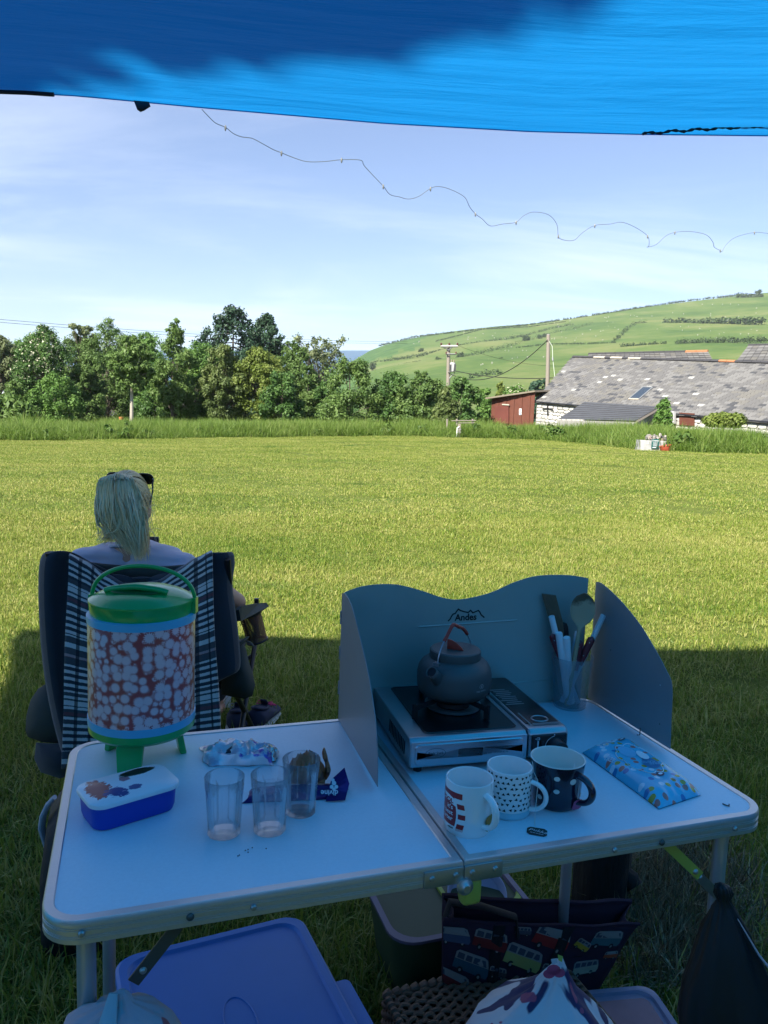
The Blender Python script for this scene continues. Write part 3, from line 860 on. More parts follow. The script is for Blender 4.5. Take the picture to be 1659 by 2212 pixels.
bw = thing('caramel_wrapper', 'crumpled brown wrapper standing up behind the farthest clear tumbler', 'wrapper', P, 0.1)
crumple(Vector((0, 0.0, 0)), Vector((0.072, 0.0, 0)), Vector((0.0, 0.036, 0)), 0.050, 1.7, 24, 16, 0.5, 0.5).build('sleeve', brown_foil, bw, smooth=25)
pts = [Vector((0.036 + 0.004 * math.sin(k * 5), 0.0, 0.002 + 0.058 * k)) for k in [i / 7 for i in range(8)]]
MB().tube(pts, [0.006, 0.010, 0.011, 0.008, 0.0065, 0.0085, 0.0075, 0.003], 7, flat=0.55).build('twisted_end', brown_foil, bw, smooth=25)
# crumbs
cr = MB()
for u, v in ((530, 1838), (536, 1836), (545, 1832), (517, 1848), (514, 1850), (575, 1834), (536, 1842)):
    P = onz(u, v, ZT); cr.lathe([(0.0001, 0.0), (0.0011, 0.0004), (0.0009, 0.0014), (0.0001, 0.0018)], 6, P)
tag(cr.build('crumbs', dark_print, None), 'tiny dark crumbs on the bare white table top', None, None, 'stuff')
pk = MB().tube([onz(1561, 1736, ZT + .0012), onz(1570, 1740, ZT + .0012), onz(1575, 1741, ZT + .0015), onz(1575, 1737, ZT + .003)], 0.0012, 7).build('metal_hook', dark_strap, None)
tag(pk, 'small bent metal hook lying by the rounded table corner', 'hook')

# ------------------------------------------------------------------ windshield of three metal panels
def wsmat(name, col):
    t = NT(name); co = t.co()
    n = t.noise(t.mapv(co, scale=(1, 1, 30)), 30, 3); n2 = t.noise(co, 6, 4)
    c = t.mix(n2, tuple(q * 0.9 for q in col), tuple(q * 1.08 for q in col))
    return t.surf(t.principled(**{'Base Color': c, 'Roughness': 0.38, 'Metallic': 0.25, 'Specular IOR Level': 0.5, 'Normal': t.bump(n, 0.05, 0.001)}))
sage = wsmat('sage_painted_steel', (0.36, 0.45, 0.41)); greyp = wsmat('grey_painted_steel', (0.30, 0.305, 0.31))
WA = onz(731, 1555, ZT); WB = onz(1270, 1508, ZT)
WL = onz(815, 1707, ZT); WR = onz(1448, 1628, ZT)
ws = thing('windshield', 'three panel folding metal stove windshield standing on the table', 'windshield', WA, 0)
def panel(name, P, Q, tops, m, lower_inset=0.0):
    """vertical sheet over the line P-Q whose top edge follows the given outline pixels"""
    d = (Q - P); L = d.length; d.normalize(); nr = Vector((-d.y, d.x, 0))
    prof = []
    for u, v in tops:
        X = on_v(u, v, P, nr); prof.append(((X - P).dot(d), X.z - ZT))
    # smooth the outline
    out = []
    for i in range(len(prof) - 1):
        p0, p1, p2, p3 = prof[max(0, i - 1)], prof[i], prof[i + 1], prof[min(len(prof) - 1, i + 2)]
        for k in range(5):
            s = k / 5
            out.append(tuple(0.5 * ((2 * p1[q]) + (-p0[q] + p2[q]) * s + (2 * p0[q] - 5 * p1[q] + 4 * p2[q] - p3[q]) * s * s + (-p0[q] + 3 * p1[q] - 3 * p2[q] + p3[q]) * s ** 3) for q in (0, 1)))
    out.append(prof[-1])
    poly = [(0.0, 0.001)] + [(max(0, x), max(.002, z)) for x, z in out] + [(out[-1][0], 0.001)] if out[-1][1] > 0.01 else [(0.0, 0.001)] + [(max(0, x), max(.001, z)) for x, z in out]
    b = MB().prism(poly, -0.0006, 0.0006, 'y')
    M = Matrix((( d.x, nr.x, 0, P.x), (d.y, nr.y, 0, P.y), (0, 0, 1, ZT), (0, 0, 0, 1)))
    b.xform(M)
    return b.build(name, m, ws, smooth=0, absolute=True), M, nr, d
bp, MBk, nb_, db_ = panel('back_panel', WA, WB, ((735, 1287), (750, 1277), (790, 1265), (850, 1262), (905, 1274), (960, 1292), (1000, 1294), (1060, 1280), (1110, 1258), (1160, 1244), (1222, 1242), (1266, 1248), (1271, 1252)), sage)
lp, ML, nl_, dl_ = panel('side_panel', WA, WL, ((732, 1290), (738, 1283), (747, 1284), (762, 1315), (781, 1390), (797, 1460), (808, 1530), (812, 1560), (816, 1640), (816, 1700)), greyp)
rp_, MR, nr_, dr_ = panel('side_panel', WB, WR, ((1281, 1275), (1283, 1262), (1292, 1257), (1310, 1268), (1345, 1302), (1385, 1352), (1415, 1402), (1438, 1445), (1452, 1482), (1450, 1560), (1448, 1618)), greyp)
for z in (0.06, 0.14, 0.22):               # hinge knuckles
    MB().tube([WA + Vector((-0.001, 0, z)), WA + Vector((-0.001, 0, z + 0.03))], 0.0022, 8).build('hinge', greyp, ws, absolute=True)
    MB().tube([WB + db_ * 0.004 + Vector((0, 0, z)), WB + db_ * 0.004 + Vector((0, 0, z + 0.03))], 0.0022, 8).build('hinge', greyp, ws, absolute=True)
# pressed ribs
def rib(p, q):
    a = on_v(p[0], p[1], WA, nb_) - nb_ * 0.0008; c = on_v(q[0], q[1], WA, nb_) - nb_ * 0.0008
    MB().tube([a, a.lerp(c, .02), a.lerp(c, .98), c], [0.0004, 0.0021, 0.0021, 0.0004], 8, flat=1).build('pressed_rib', sage, bp, absolute=True)
rib((902, 1354), (1118, 1339)); rib((1085, 1478), (1185, 1467)); rib((855, 1500), (900, 1496))
# printed mountain line and name
black_print = mat('black_print', (0.006, 0.006, 0.007), 0.5)
ml = [(968, 1340), (972, 1336), (977, 1326), (984, 1323), (990, 1316), (992, 1315), (997, 1322), (1007, 1322), (1014, 1325), (1020, 1318), (1026, 1326), (1034, 1322), (1040, 1324), (1046, 1335)]
ml = [(968.0, 1341), (972, 1337), (975, 1331), (978, 1326.5), (983, 1325), (987, 1319), (990, 1315.5), (994, 1318.5), (1002, 1321), (1011, 1323), (1016, 1318), (1021, 1323.5), (1027, 1321), (1033, 1318.5), (1036, 1322), (1039, 1328), (1045.5, 1333.5)]
b = MB(); w = 0.0016
pp = [on_v(u, v, WA, nb_) - nb_ * 0.0011 for u, v in ml]
for i in range(len(pp) - 1):
    d = (pp[i + 1] - pp[i]).normalized(); s = d.cross(nb_) * w; e = d * 0.0008
    o = -nb_ * 0.00002 * (i % 2)
    b.add([pp[i] - e - s + o, pp[i + 1] + e - s + o, pp[i + 1] + e + s + o, pp[i] - e + s + o], [(0, 1, 2, 3)])
b.build('mountain_emblem', black_print, bp, smooth=0, absolute=True)
P = on_v(1006, 1333.5, WA, nb_) - nb_ * 0.0011
Mt = Matrix(((db_.x, 0, -nb_.x, P.x), (db_.y, 0, -nb_.y, P.y), (0, 1, 0, P.z), (0, 0, 0, 1)))
Mt = Matrix.Translation(-WA) @ Mt
text_mesh('lettering', 'Andes', 0.0215, black_print, ws, Mt, bold=0.0006)
# small holes and a bent pin in the near right panel
for u, v, m in ((1427, 1480, laminate), (1426, 1564, black_print), (1320, 1404, black_print)):
    P = on_v(u, v, WB, nr_) + nr_ * -0.0011
    MB().disc(P, 0.0016, 8, -nr_).build('hole', m, rp_, smooth=0, absolute=True)
p0 = onz(1381, 1586, ZT + .001)
MB().tube([p0 + Vector((-.006, -0.004, 0)), p0 + Vector((0, -.003, 0)), p0 + Vector((.0, -.003, 0.016))], 0.0011, 7).build('ground_pin', dark_strap, ws, absolute=True)

# ------------------------------------------------------------------ portable gas stove
SZ = 0.768
S1, S2 = onz(886, 1599, SZ), onz(1228, 1574, SZ); S4 = onz(1096, 1466, SZ)
sx_ = (S2 - S1); SW = sx_.length; sa = math.atan2(sx_.y, sx_.x)
SD = abs((S4 - S2).dot(Vector((-math.sin(sa), math.cos(sa), 0)))) + 0.012
stove = thing('gas_stove', 'portable single burner gas stove with chrome front inside the windshield', 'camping stove', (S1.x, S1.y, ZT), sa)
H0, H1 = 0.012, SZ - ZT
chrome = mat('polished_chrome', (0.56, 0.57, 0.60), 0.30, 0.95, var=0.05)
satin = mat('satin_steel', (0.42, 0.43, 0.44), 0.32, 0.8, var=0.08, bump=0.05, bscale=80)
blk = mat('black_enamel', (0.010, 0.010, 0.011), 0.28, var=0.3)
blk_rough = mat('black_cast_iron', (0.012, 0.012, 0.013), 0.6, var=0.4, bump=0.3, bscale=150)
blkplastic = mat('black_plastic', (0.016, 0.016, 0.018), 0.42, var=0.1)
XS = SW * 0.735                              # division between hob and canister bay
b = MB()
b.rings([[Vector((x, y, z)) for x, y, z in ((i0, 0.0, H0 + .004), (i0 + 0.0, 0.0, H1 - 0.010), (i0, 0.010, H1), (i0, SD - 0.02, H1), (i0, SD, H1 - 0.02), (i0, SD, H0), (i0, 0.004, H0))] for i0 in (0.0, XS)])
b.build('body', satin, stove, bevel=0.004, bseg=3)
pf = MB()                                    # chrome front face with rounded raised panel
pf.box((XS / 2, -0.0015, (H0 + H1) / 2 - .001), (XS - 0.004, 0.003, H1 - H0 - 0.006)); pf.build('front_plate', chrome, stove, bevel=0.006, bseg=3)
rr = [[Vector((XS * 0.5 + x, -0.003 - y, (H0 + H1) / 2 - .002 + z)) for x, z in rrect(w, h, 0.010)] for w, h, y in ((XS - .018, H1 - H0 - .014, 0), (XS - .021, H1 - H0 - .017, 0.0022), (XS - .026, H1 - H0 - .022, 0.0026), (0.05, 0.003, 0.0026))]
pn = MB().rings(rr).build('raised_panel', chrome, stove, smooth=30)
b = MB(); cx, cz = 0.050, (H0 + H1) / 2 + .001
for k in range(40):
    a0, a1 = 2 * PI * k / 40, 2 * PI * (k + 1) / 40
    b.add([(cx + 0.0205 * math.cos(a), -0.0058, cz + 0.0098 * math.sin(a)) for a in (a0, a1)] + [(cx + 0.0198 * math.cos(a), -0.0058, cz + 0.0092 * math.sin(a)) for a in (a1, a0)], [(0, 1, 2, 3)])
b.build('oval_emblem', black_print, pn, smooth=0)
Mf = lambda x, z, y=-0.0058: Matrix.Translation((x, y, z)) @ Matrix.Rotation(PI / 2, 4, 'X')
text_mesh('lettering', 'Bright Spark', 0.0075, black_print, pn, Mf(cx, cz), shear=0.25, space=0.85)
text_mesh('lettering', 'PORTABLE GAS    COOKER BS 150', 0.0042, black_print, pn, Mf(XS - 0.075, cz - 0.0075))
sv = MB()                                    # side vents on the left flank
for k in range(11):
    sv.box((-0.0006, 0.035 + k * 0.011, 0.040), (0.0016, 0.0042, 0.026), Matrix.Rotation(0.12, 3, 'X'))
sv.build('side_vents', blk, stove, smooth=0)
# drip pan recess
b = MB(); px0, px1, py0, py1 = 0.035, XS - 0.012, 0.022, SD - 0.03
rr = [[Vector(((px0 + px1) / 2 + x, (py0 + py1) / 2 + y, z)) for x, y in rrect(w, h, 0.012)] for w, h, z in ((px1 - px0, py1 - py0, H1 + 0.0012), (px1 - px0 - .004, py1 - py0 - .004, H1 + .0022), (px1 - px0 - .012, py1 - py0 - .012, H1 + .0009), (0.06, 0.06, H1 + 0.0006))]
b.rings(rr).build('drip_pan', blk, stove, smooth=30)
kc = Vector((0, 0, 0))
KP = onz(978, 1522, SZ + 0.030); kd = Vector((KP.x, KP.y, 0)).normalized()
KC = Vector((KP.x, KP.y, 0)) + kd * 0.066     # kettle axis
Ms = Matrix.LocRotScale(Vector((S1.x, S1.y, ZT)), None, None) @ Matrix.Rotation(sa, 4, 'Z')
kl = Ms.inverted() @ Vector((KC.x, KC.y, ZT))
MB().lathe([(0.001, H1 + .002), (0.032, H1 + .002), (0.036, H1 + .008), (0.034, H1 + 0.016), (0.026, H1 + 0.020), (0.024, H1 + .016), (0.001, H1 + .015)], 28, (kl.x, kl.y, 0)).build('burner', blk_rough, stove)
MB().lathe([(0.050, H1 + .003), (0.058, H1 + .004), (0.060, H1 + .010), (0.057, H1 + .010), (0.055, H1 + .005)], 36, (kl.x, kl.y, 0)).build('burner_ring', satin, stove)
for k in range(4):                           # pot supports
    a = PI / 4 * 0.62 + k * PI / 2
    d = Vector((math.cos(a), math.sin(a), 0)); L = 0.118 if k in (0, 2) else 0.098
    ly = min(L, 0.092 / max(0.2, abs(d.y)))
    q = lambda r, z: Vector((kl.x, kl.y, 0)) + d * r + Vector((0, 0, z))
    b = MB(); s = Vector((-d.y, d.x, 0)) * 0.0016
    poly = [(0.030, H1 + 0.0215), (0.030, H1 + 0.0293), (ly - .006, H1 + 0.0293), (ly - .004, H1 + .033), (ly + .002, H1 + 0.033), (ly + .002, H1 + 0.002), (ly - 0.012, H1 + 0.002), (ly - 0.012, H1 + 0.0185)]
    n = len(poly)
    b.v = [tuple(q(r, z) + s) for r, z in poly] + [tuple(q(r, z) - s) for r, z in poly]
    b.f = [tuple(range(n)), tuple(reversed(range(n, 2 * n)))] + [(i, (i + 1) % n, n + (i + 1) % n, n + i) for i in range(n)]; b.mi = [0] * len(b.f)
    b.build('pot_support', blk_rough, stove, smooth=0)
# canister cover
b = MB()
b.rings([[Vector((x, y, z)) for x, y, z in ((i0, -0.002, H0 + .004), (i0, -0.002, H1 - 0.006), (i0, 0.008, H1 + .003), (i0, SD - 0.02, H1 + .003), (i0, SD, H1 - 0.018), (i0, SD, H0), (i0, 0.004, H0))] for i0 in (XS + .002, SW)])
cc = b.build('canister_cover', satin, stove, bevel=0.005, bseg=3)
b = MB(); b.box(((XS + SW) / 2, SD * 0.52, H1 + .0036), (SW - XS - .016, SD - .045, 0.0024)); b.build('cover_top', blk, cc, bevel=0.001)
b = MB()                                     # embossed warning lines
for k in range(9):
    b.box((XS + .03 + 0.004 * math.sin(k * 2.2), SD * 0.42 + k * 0.011, H1 + 0.0051), (0.042 - 0.008 * abs(math.sin(k * 1.7)), 0.003, 0.0008))
b.build('embossed_lines', satin, cc, smooth=0)
lx, ly_ = XS + (SW - XS) * 0.52, 0.045
b = MB()
b.tube([Vector((lx + 0.017 * math.cos(a), ly_ + 0.015 * math.sin(a), H1 + .0056)) for a in [2 * PI * i / 24 for i in range(25)]], 0.0018, 6)
b.box((lx + .002, ly_ - 0.024, H1 + .0055), (SW - XS - .03, 0.004, 0.0022)); b.box((XS + .014, ly_ + .006, H1 + .0055), (0.003, 0.058, 0.0022))
b.build('latch_ring', satin, cc)
MB().disc((lx, ly_, H1 + .0052), 0.0145, 20, squash=0.85).build('canister_hole', black_print, cc, smooth=0)
# control panel
MB().box(((XS + SW) / 2 + .001, -0.004, (H0 + H1) / 2 - .001), (SW - XS - .012, 0.006, H1 - H0 - .010)).build('control_panel', blkplastic, stove, bevel=0.005, bseg=3)
b = MB(); b.box((XS + 0.019, -0.0076, 0.036), (0.0026, 0.001, 0.030)); b.build('lever_slot', laminate, stove, smooth=0)
b = MB(); b.box((XS + 0.027, -0.010, 0.040), (0.006, 0.008, 0.022)); b.build('lever', blkplastic, stove, bevel=0.001)
for z, s in ((0.0555, 1), (0.0165, -1)):    # small arrow marks beside the slot
    b = MB()
    for (x, zz, w, h) in ((0.0, 0, .006, .0008), (0.0, 0.004, .006, .0008), (0.003, .002, .0008, .0048), (-0.0045, 0.002, .003, .0008)):
        b.box((XS + 0.019 + x, -0.0076, z + (zz - .002) * s), (w, 0.0008, h))
    b.build('slot_mark', laminate, stove, smooth=0)
kx_ = XS + (SW - XS) * 0.66
kn = MB().lathe([(0.0001, 0.022), (0.0165, 0.022), (0.018, 0.020), (0.019, 0.004), (0.0205, 0.0)], 32).xform(Matrix.Translation((kx_, -0.007, 0.036)) @ Matrix.Rotation(PI / 2, 4, 'X')).build('knob', blkplastic, stove)
b = MB(); b.box((kx_, -0.0275, 0.036), (0.0345, 0.010, 0.008), Matrix.Rotation(0.5, 3, 'Y')); b.build('knob_grip', blkplastic, kn, bevel=0.002)
b = MB()
for k in range(14):
    a0, a1 = PI * (0.55 + 0.5 * k / 14), PI * (0.55 + 0.5 * (k + 1) / 14)
    b.add([(kx_ + 0.0235 * math.cos(a), -0.0074, 0.036 + 0.0235 * math.sin(a)) for a in (a0, a1)] + [(kx_ + 0.0225 * math.cos(a), -0.0074, 0.036 + 0.0225 * math.sin(a)) for a in (a1, a0)], [(0, 1, 2, 3)])
b.disc((kx_ - .004, -0.0074, 0.0615), 0.0014, 8, (0, -1, 0))
b.build('dial_marks', laminate, stove, smooth=0)
for x, y in ((0.022, 0.016), (SW - 0.022, 0.016), (0.022, SD - 0.02), (SW - 0.022, SD - 0.02)):
    MB().lathe([(0.0001, 0), (0.008, 0), (0.009, 0.013), (0.0001, 0.013)], 14, (x, y, 0)).build('foot', blkplastic, stove)

# ------------------------------------------------------------------ kettle
anod = mat('hard_anodised_grey', (0.088, 0.092, 0.086), 0.5, 0.15, var=0.08, bump=0.04, bscale=200)
orange = mat('red_orange_silicone', (0.42, 0.045, 0.025), 0.5, var=0.06)
kt = thing('camping_kettle', 'dark grey camping kettle with red handle sitting on the stove', 'kettle', (KC.x, KC.y, SZ + 0.0300), 0)
MB().lathe([(0.0001, 0), (0.058, 0), (0.066, 0.002), (0.073, 0.008), (0.0775, 0.018), (0.079, 0.032), (0.0785, 0.048), (0.076, 0.060), (0.070, 0.070), (0.061, 0.0775), (0.054, 0.080), (0.053, 0.084)], 56).build('body', anod, kt)
ld = MB().lathe([(0.050, 0.080), (0.0535, 0.0805), (0.0545, 0.083), (0.0535, 0.0965), (0.051, 0.0985), (0.044, 0.0975), (0.030, 0.095), (0.0001, 0.0955)], 56).build('lid', anod, kt)
b = MB(); n = 14                              # folded grip on the lid
for s in (0.0,):
    prof = [(-0.018, 0.0)] + [(-0.018 + 0.036 * (i / n), 0.021 * math.cos(PI / 2 * (i / n)) ** 0.8) for i in range(n + 1)]
    b.prism([(x, z + 0.0955) for x, z in prof], -0.0016, 0.0016, 'y')
b.xform(Matrix.Rotation(-0.35, 4, 'Z')); b.build('lid_grip', orange, ld, bevel=0.0005)
# spout towards the front left
a_sp = math.radians(236)
d = Vector((math.cos(a_sp), math.sin(a_sp), 0))
sp_ = [d * 0.062 + Vector((0, 0, 0.044)), d * 0.074 + Vector((0, 0, 0.053)), d * 0.088 + Vector((0, 0, 0.064)), d * 0.098 + Vector((0, 0, 0.072))]
so = MB().tube(sp_, [0.016, 0.0125, 0.0105, 0.0112], 18, cap=False).build('spout', anod, kt, thick=0.002)
MB().disc(sp_[-1] - d * 0.003, 0.0095, 16, (d * 0.78 + Vector((0, 0, 0.62)))).build('spout_opening', black_print, so, smooth=0)
hw = math.radians(236 - 8)
A0 = Vector((0.060 * math.cos(math.radians(228)), 0.060 * math.sin(math.radians(228)), 0.074)); A1 = Vector((0.060 * math.cos(math.radians(48)), 0.060 * math.sin(math.radians(48)), 0.074))
def harc(k):
    x = A0.lerp(A1, k); s = math.sin(PI * k)
    h = 0.104 * min(1.0, 1.22 * s ** 0.62) if k > 0.0 else 0
    return x + Vector((0, 0, 0.070 * s ** 0.55 + 0.010 * max(0, 1 - abs(k - 0.40) / 0.16)))
pts = [harc(i / 48) for i in range(49)]
hn = MB().tube(pts, 0.0014, 8).build('handle_wire', chrome, kt)
MB().tube(pts[8:41], 0.0038, 10).build('handle_sleeve', orange, hn)
for Q in (A0, A1):
    e = Vector((Q.x, Q.y, 0)).normalized(); s = Vector((-e.y, e.x, 0))
    br = MB(); br.box(Q + Vector((0, 0, -0.004)) + e * 0.004, (0.014, 0.0026, 0.020), Matrix.Rotation(math.atan2(s.y, s.x), 3, 'Z'))
    br.tube([Q + s * 0.006, Q + s * 0.006 + Vector((0, 0, 0.006)), Q - s * 0.006 + Vector((0, 0, 0.006)), Q - s * 0.006], 0.001, 6)
    br.build('handle_bracket', chrome, kt)
def cyl_warp(r, phi, z0, k=1.0006):
    return lambda co: Vector((r * k * math.cos(phi + co.x / r), r * k * math.sin(phi + co.x / r), z0 + co.y))
pale_print = mat('pale_grey_print', (0.42, 0.42, 0.42), 0.5)
phi_k = math.atan2(-KC.y, -KC.x) + 0.80
text_mesh('lettering', 'FIRE MAPLE', 0.0052, pale_print, kt, None, cyl_warp(0.0793, phi_k, 0.0285))
b = MB()
for k in range(12):
    a0, a1 = -0.6 + 4.3 * k / 12, -0.6 + 4.3 * (k + 1) / 12
    q = [(0.0056 * math.cos(a0), 0.0056 * math.sin(a0)), (0.0056 * math.cos(a1), 0.0056 * math.sin(a1)), (0.0048 * math.cos(a1), 0.0048 * math.sin(a1)), (0.0048 * math.cos(a0), 0.0048 * math.sin(a0))]
    b.add([(x, y, 0) for x, y in q], [(0, 1, 2, 3)])
for q in ([(-.0028, -.004), (-.0016, -.004), (.0008, .003), (0, .0036)], [(.0012, -.004), (.0026, -.004), (.0012, .003), (.0004, .0036)]):
    b.add([(x, y, 0) for x, y in q], [(0, 1, 2, 3)])
w_ = cyl_warp(0.0793, phi_k, 0.0375); b.v = [tuple(w_(Vector(p))) for p in b.v]
b.build('emblem', pale_print, kt, smooth=0)

# ------------------------------------------------------------------ utensil cup and utensils
t = NT('frosted_plastic')
p = t.principled(**{'Base Color': (0.62, 0.64, 0.66), 'Roughness': 0.35})
tr = t.n('ShaderNodeBsdfTransparent'); tr.inputs[0].default_value = (0.93, 0.95, 0.96, 1)
tl_ = t.n('ShaderNodeBsdfTranslucent'); tl_.inputs[0].default_value = (0.7, 0.72, 0.75, 1)
m1 = t.n('ShaderNodeMixShader'); m1.inputs[0].default_value = 0.4; t.t.links.new(p, m1.inputs[1]); t.t.links.new(tl_.outputs[0], m1.inputs[2])
m2 = t.n('ShaderNodeMixShader'); m2.inputs[0].default_value = 0.78; t.t.links.new(m1.outputs[0], m2.inputs[1]); t.t.links.new(tr.outputs[0], m2.inputs[2])
frost = t.surf(m2.outputs[0])
UC = onz(1230, 1525, ZT)
cup = MB().lathe([(0.0001, 0.002), (0.036, 0.0), (0.038, 0.002), (0.0495, 0.125), (0.0485, 0.126), (0.0468, 0.124), (0.0365, 0.006), (0.0001, 0.005)], 48).build('utensil_cup', frost, None)
cup.location = UC
tag(cup, 'tall frosted plastic cup full of kitchen utensils by the windshield corner', 'cup')
wood_pale = mat('pale_beech_wood', (0.46, 0.33, 0.19), 0.7, var=0.2, vscale=30, bump=0.15, stretch=(6, 6, 1))
wood_dark = mat('worn_dark_wood', (0.16, 0.105, 0.06), 0.75, var=0.4, vscale=40, bump=0.3, stretch=(6, 6, 1))
t = NT('stained_spoon_wood')
co = t.co(); n = t.noise(co, 30, 6, 0.65); sz_ = t.n('ShaderNodeSeparateXYZ'); t.t.links.new(co, sz_.inputs[0])
c = t.mix(t.math('MULTIPLY', t.math('ADD', t.math('SUBTRACT', n, 0.62), t.math('MULTIPLY', t.math('SUBTRACT', sz_.outputs['Z'], 0.235), 9)), 6, clamp=True), (0.46, 0.36, 0.22), (0.15, 0.10, 0.055))
spoon_m = t.surf(t.principled(**{'Base Color': c, 'Roughness': 0.7}))
white_tube = mat('white_plastic', (0.78, 0.78, 0.77), 0.4, var=0.03)
red_handle = mat('dark_red_plastic', (0.20, 0.022, 0.028), 0.35, var=0.06, coat=0.2)
plum = mat('black_rubber', (0.012, 0.012, 0.014), 0.5)
def stick_frame(top, base_off):
    """Empty at the foot of a utensil standing in the cup; local +Z runs along it"""
    base = UC + Vector(base_off); dirv = (top - base); L = dirv.length
    z_ = dirv.normalized(); y_ = (base - CAM); y_ = (y_ - z_ * y_.dot(z_)).normalized(); x_ = y_.cross(z_)
    return base, Matrix((x_, y_, z_)).transposed().to_euler(), L
def stick(name, lab, cat, u, v, dy, off, group=None):
    top = on_v(u, v, UC + Vector((0, dy, 0)), Vector((0, 1, 0)))
    base, e, L = stick_frame(top, off)
    return thing(name, lab, cat, base, 0, group, rot=e), L
tubes = [(1191, 1331, -0.012, (0.006, -0.005, .008), 0.0072, 'white tube handle leaning on the dark spatula'), (1207, 1367, -0.03, (-0.004, -0.006, .008), 0.0084, 'white tube handle beside the left red knife'),
         (1224, 1377, -0.034, (0.0, 0.004, .03), 0.0084, 'white tube handle at the front of the cup'), (1304, 1328, 0.012, (-0.012, 0.01, .010), 0.0068, 'white tube handle leaning far out to the cup side'), (1246, 1364, 0.012, (-0.010, 0.014, .03), 0.005, 'thin white tube handle behind the middle red knife')]
for u, v, dy, off, r, lab in tubes:
    o, L = stick('tube_utensil', lab, 'utensil', u, v, dy, off, 'white tube handles in the utensil cup')
    MB().lathe([(r * .6, 0.0), (r, 0.004), (r, L - .001), (r * 0.93, L), (r * 0.9, L - 0.0005), (0.0001, L - .0012)], 20).build('tube', white_tube, o)
knives = [(1192, 1369, -0.02, (0.020, -0.004, .008), 'red handled knife leaning left in the utensil cup'), (1253, 1382, -0.012, (-0.006, -0.018, .010), 'red handled knife in the middle of the utensil cup'), (1280, 1375, -0.004, (-0.022, -0.008, .012), 'red handled knife leaning right in the utensil cup')]
for u, v, dy, off, lab in knives:
    o, L = stick('table_knife', lab, 'knife', u, v, dy, off, 'red handled knives in the utensil cup')
    rr = []
    for k in range(14):
        s = k / 13; z = L - 0.075 + 0.075 * s; w = (0.0070 + 0.0026 * s) * (1 if s < 0.86 else math.sqrt(max(0.02, 1 - ((s - .86) / .14) ** 2)))
        rr.append([Vector((w * math.cos(a), 0.0052 * math.sin(a) * (w / 0.009), z)) for a in [2 * PI * j / 14 for j in range(14)]])
    h = MB().rings(rr).build('handle', red_handle, o)
    MB().box((0, 0, (L - .07) / 2), (0.011, 0.0014, L - .07)).build('blade', chrome, o, smooth=0)
    for s in (0.016, 0.050):
        MB().disc((0, -0.0058, L - s), 0.0014, 10, (0, -1, 0)).build('rivet', chrome, h, smooth=0)
o, L = stick('wooden_spatula', 'worn dark wooden spatula sticking up out of the utensil cup', 'spatula', 1184, 1279, 0.0, (0.022, 0.012, .008))
rr = []
for k in range(16):
    s = k / 15; z = L * s; w = 0.006 + 0.0095 * smoothstep(0.50, 0.74, s); sl = (0.012 * (s > 0.97))
    rr.append([Vector((w, -0.0028, z - sl)), Vector((w, 0.0028, z - sl)), Vector((-w, 0.0028, z)), Vector((-w, -0.0028, z))])
MB().rings(rr).build('blade', wood_dark, o, smooth=0, bevel=0.001)
o, L = stick('wooden_spoon', 'pale wooden spoon with big stained bowl in the utensil cup', 'wooden spoon', 1265, 1281, -0.022, (-0.010, -0.012, .006))
rr = []
for k in range(30):
    s = k / 29; z = L * s; q = (s - 0.70) / 0.30
    w = 0.0052 if q < 0 else max(0.0052 * (1 - q), 0.0285 * math.sqrt(max(0, 1 - ((q - 0.52) / 0.485) ** 2)) if 0.02 < q else 0.0052)
    if q > 0: w = max(w, 0.0052 if q < 0.1 else 0.0006)
    dd = 0.0048 if q < 0 else 0.0042
    ring = []
    for j in range(16):
        a = 2 * PI * j / 16; x = w * math.cos(a); y = dd * math.sin(a)
        if q > 0.05 and y < 0: y += 0.006 * max(0, 1 - (x / max(w, 1e-4)) ** 2) * min(1, w / 0.02)
        ring.append(Vector((x, y - 0.004 * max(0, q), z)))
    rr.append(ring)
MB().rings(rr).build('spoon', spoon_m, o)
o, L = stick('black_utensil', 'black rounded utensil handle behind the white tube handles', 'utensil', 1217, 1344, 0.02, (0.006, 0.020, .008))
MB().lathe([(0.004, 0), (0.0052, L * .55), (0.0085, L * .72), (0.0105, L * .86), (0.0105, L - .012), (0.008, L - .004), (0.0001, L)], 18).build('handle', plum, o)
o, L = stick('blue_utensil', 'thin bright blue handle hidden between white and black handles', 'utensil', 1206, 1360, 0.016, (0.0, 0.012, .008))
MB().tube([(0, 0, 0), (0, 0, L)], 0.003, 8).build('handle', mat('bright_blue_plastic', (0.02, 0.06, 0.55), 0.4), o)

# ------------------------------------------------------------------ mugs
ceramic = mat('white_glazed_ceramic', (0.86, 0.86, 0.83), 0.18, var=0.02, coat=0.3)
navy_glaze = mat('navy_glazed_ceramic', (0.010, 0.009, 0.028), 0.14, var=0.1, coat=0.5)
cream = mat('cream_glaze', (0.74, 0.75, 0.68), 0.2, var=0.03)
red_glaze = mat('red_mug_print', (0.36, 0.018, 0.020), 0.28, var=0.05)
pale_blue = mat('pale_blue_glaze', (0.30, 0.58, 0.66), 0.2, var=0.03)
def mug_body(r, h, flare=0.0, foot=0.9):
    return [(0.0001, 0.002), (r * foot - .004, 0.002), (r * foot - .003, 0), (r * foot, 0.0), (r * (foot + .06), 0.004), (r, 0.014 if not flare else 0.03), (r + flare, h - 0.003), (r + flare - .0005, h - .0008), (r + flare - .0016, h), (r + flare - 0.003, h - 0.001), (r - 0.0036, 0.020), (r * 0.8, 0.007), (0.0001, 0.006)]
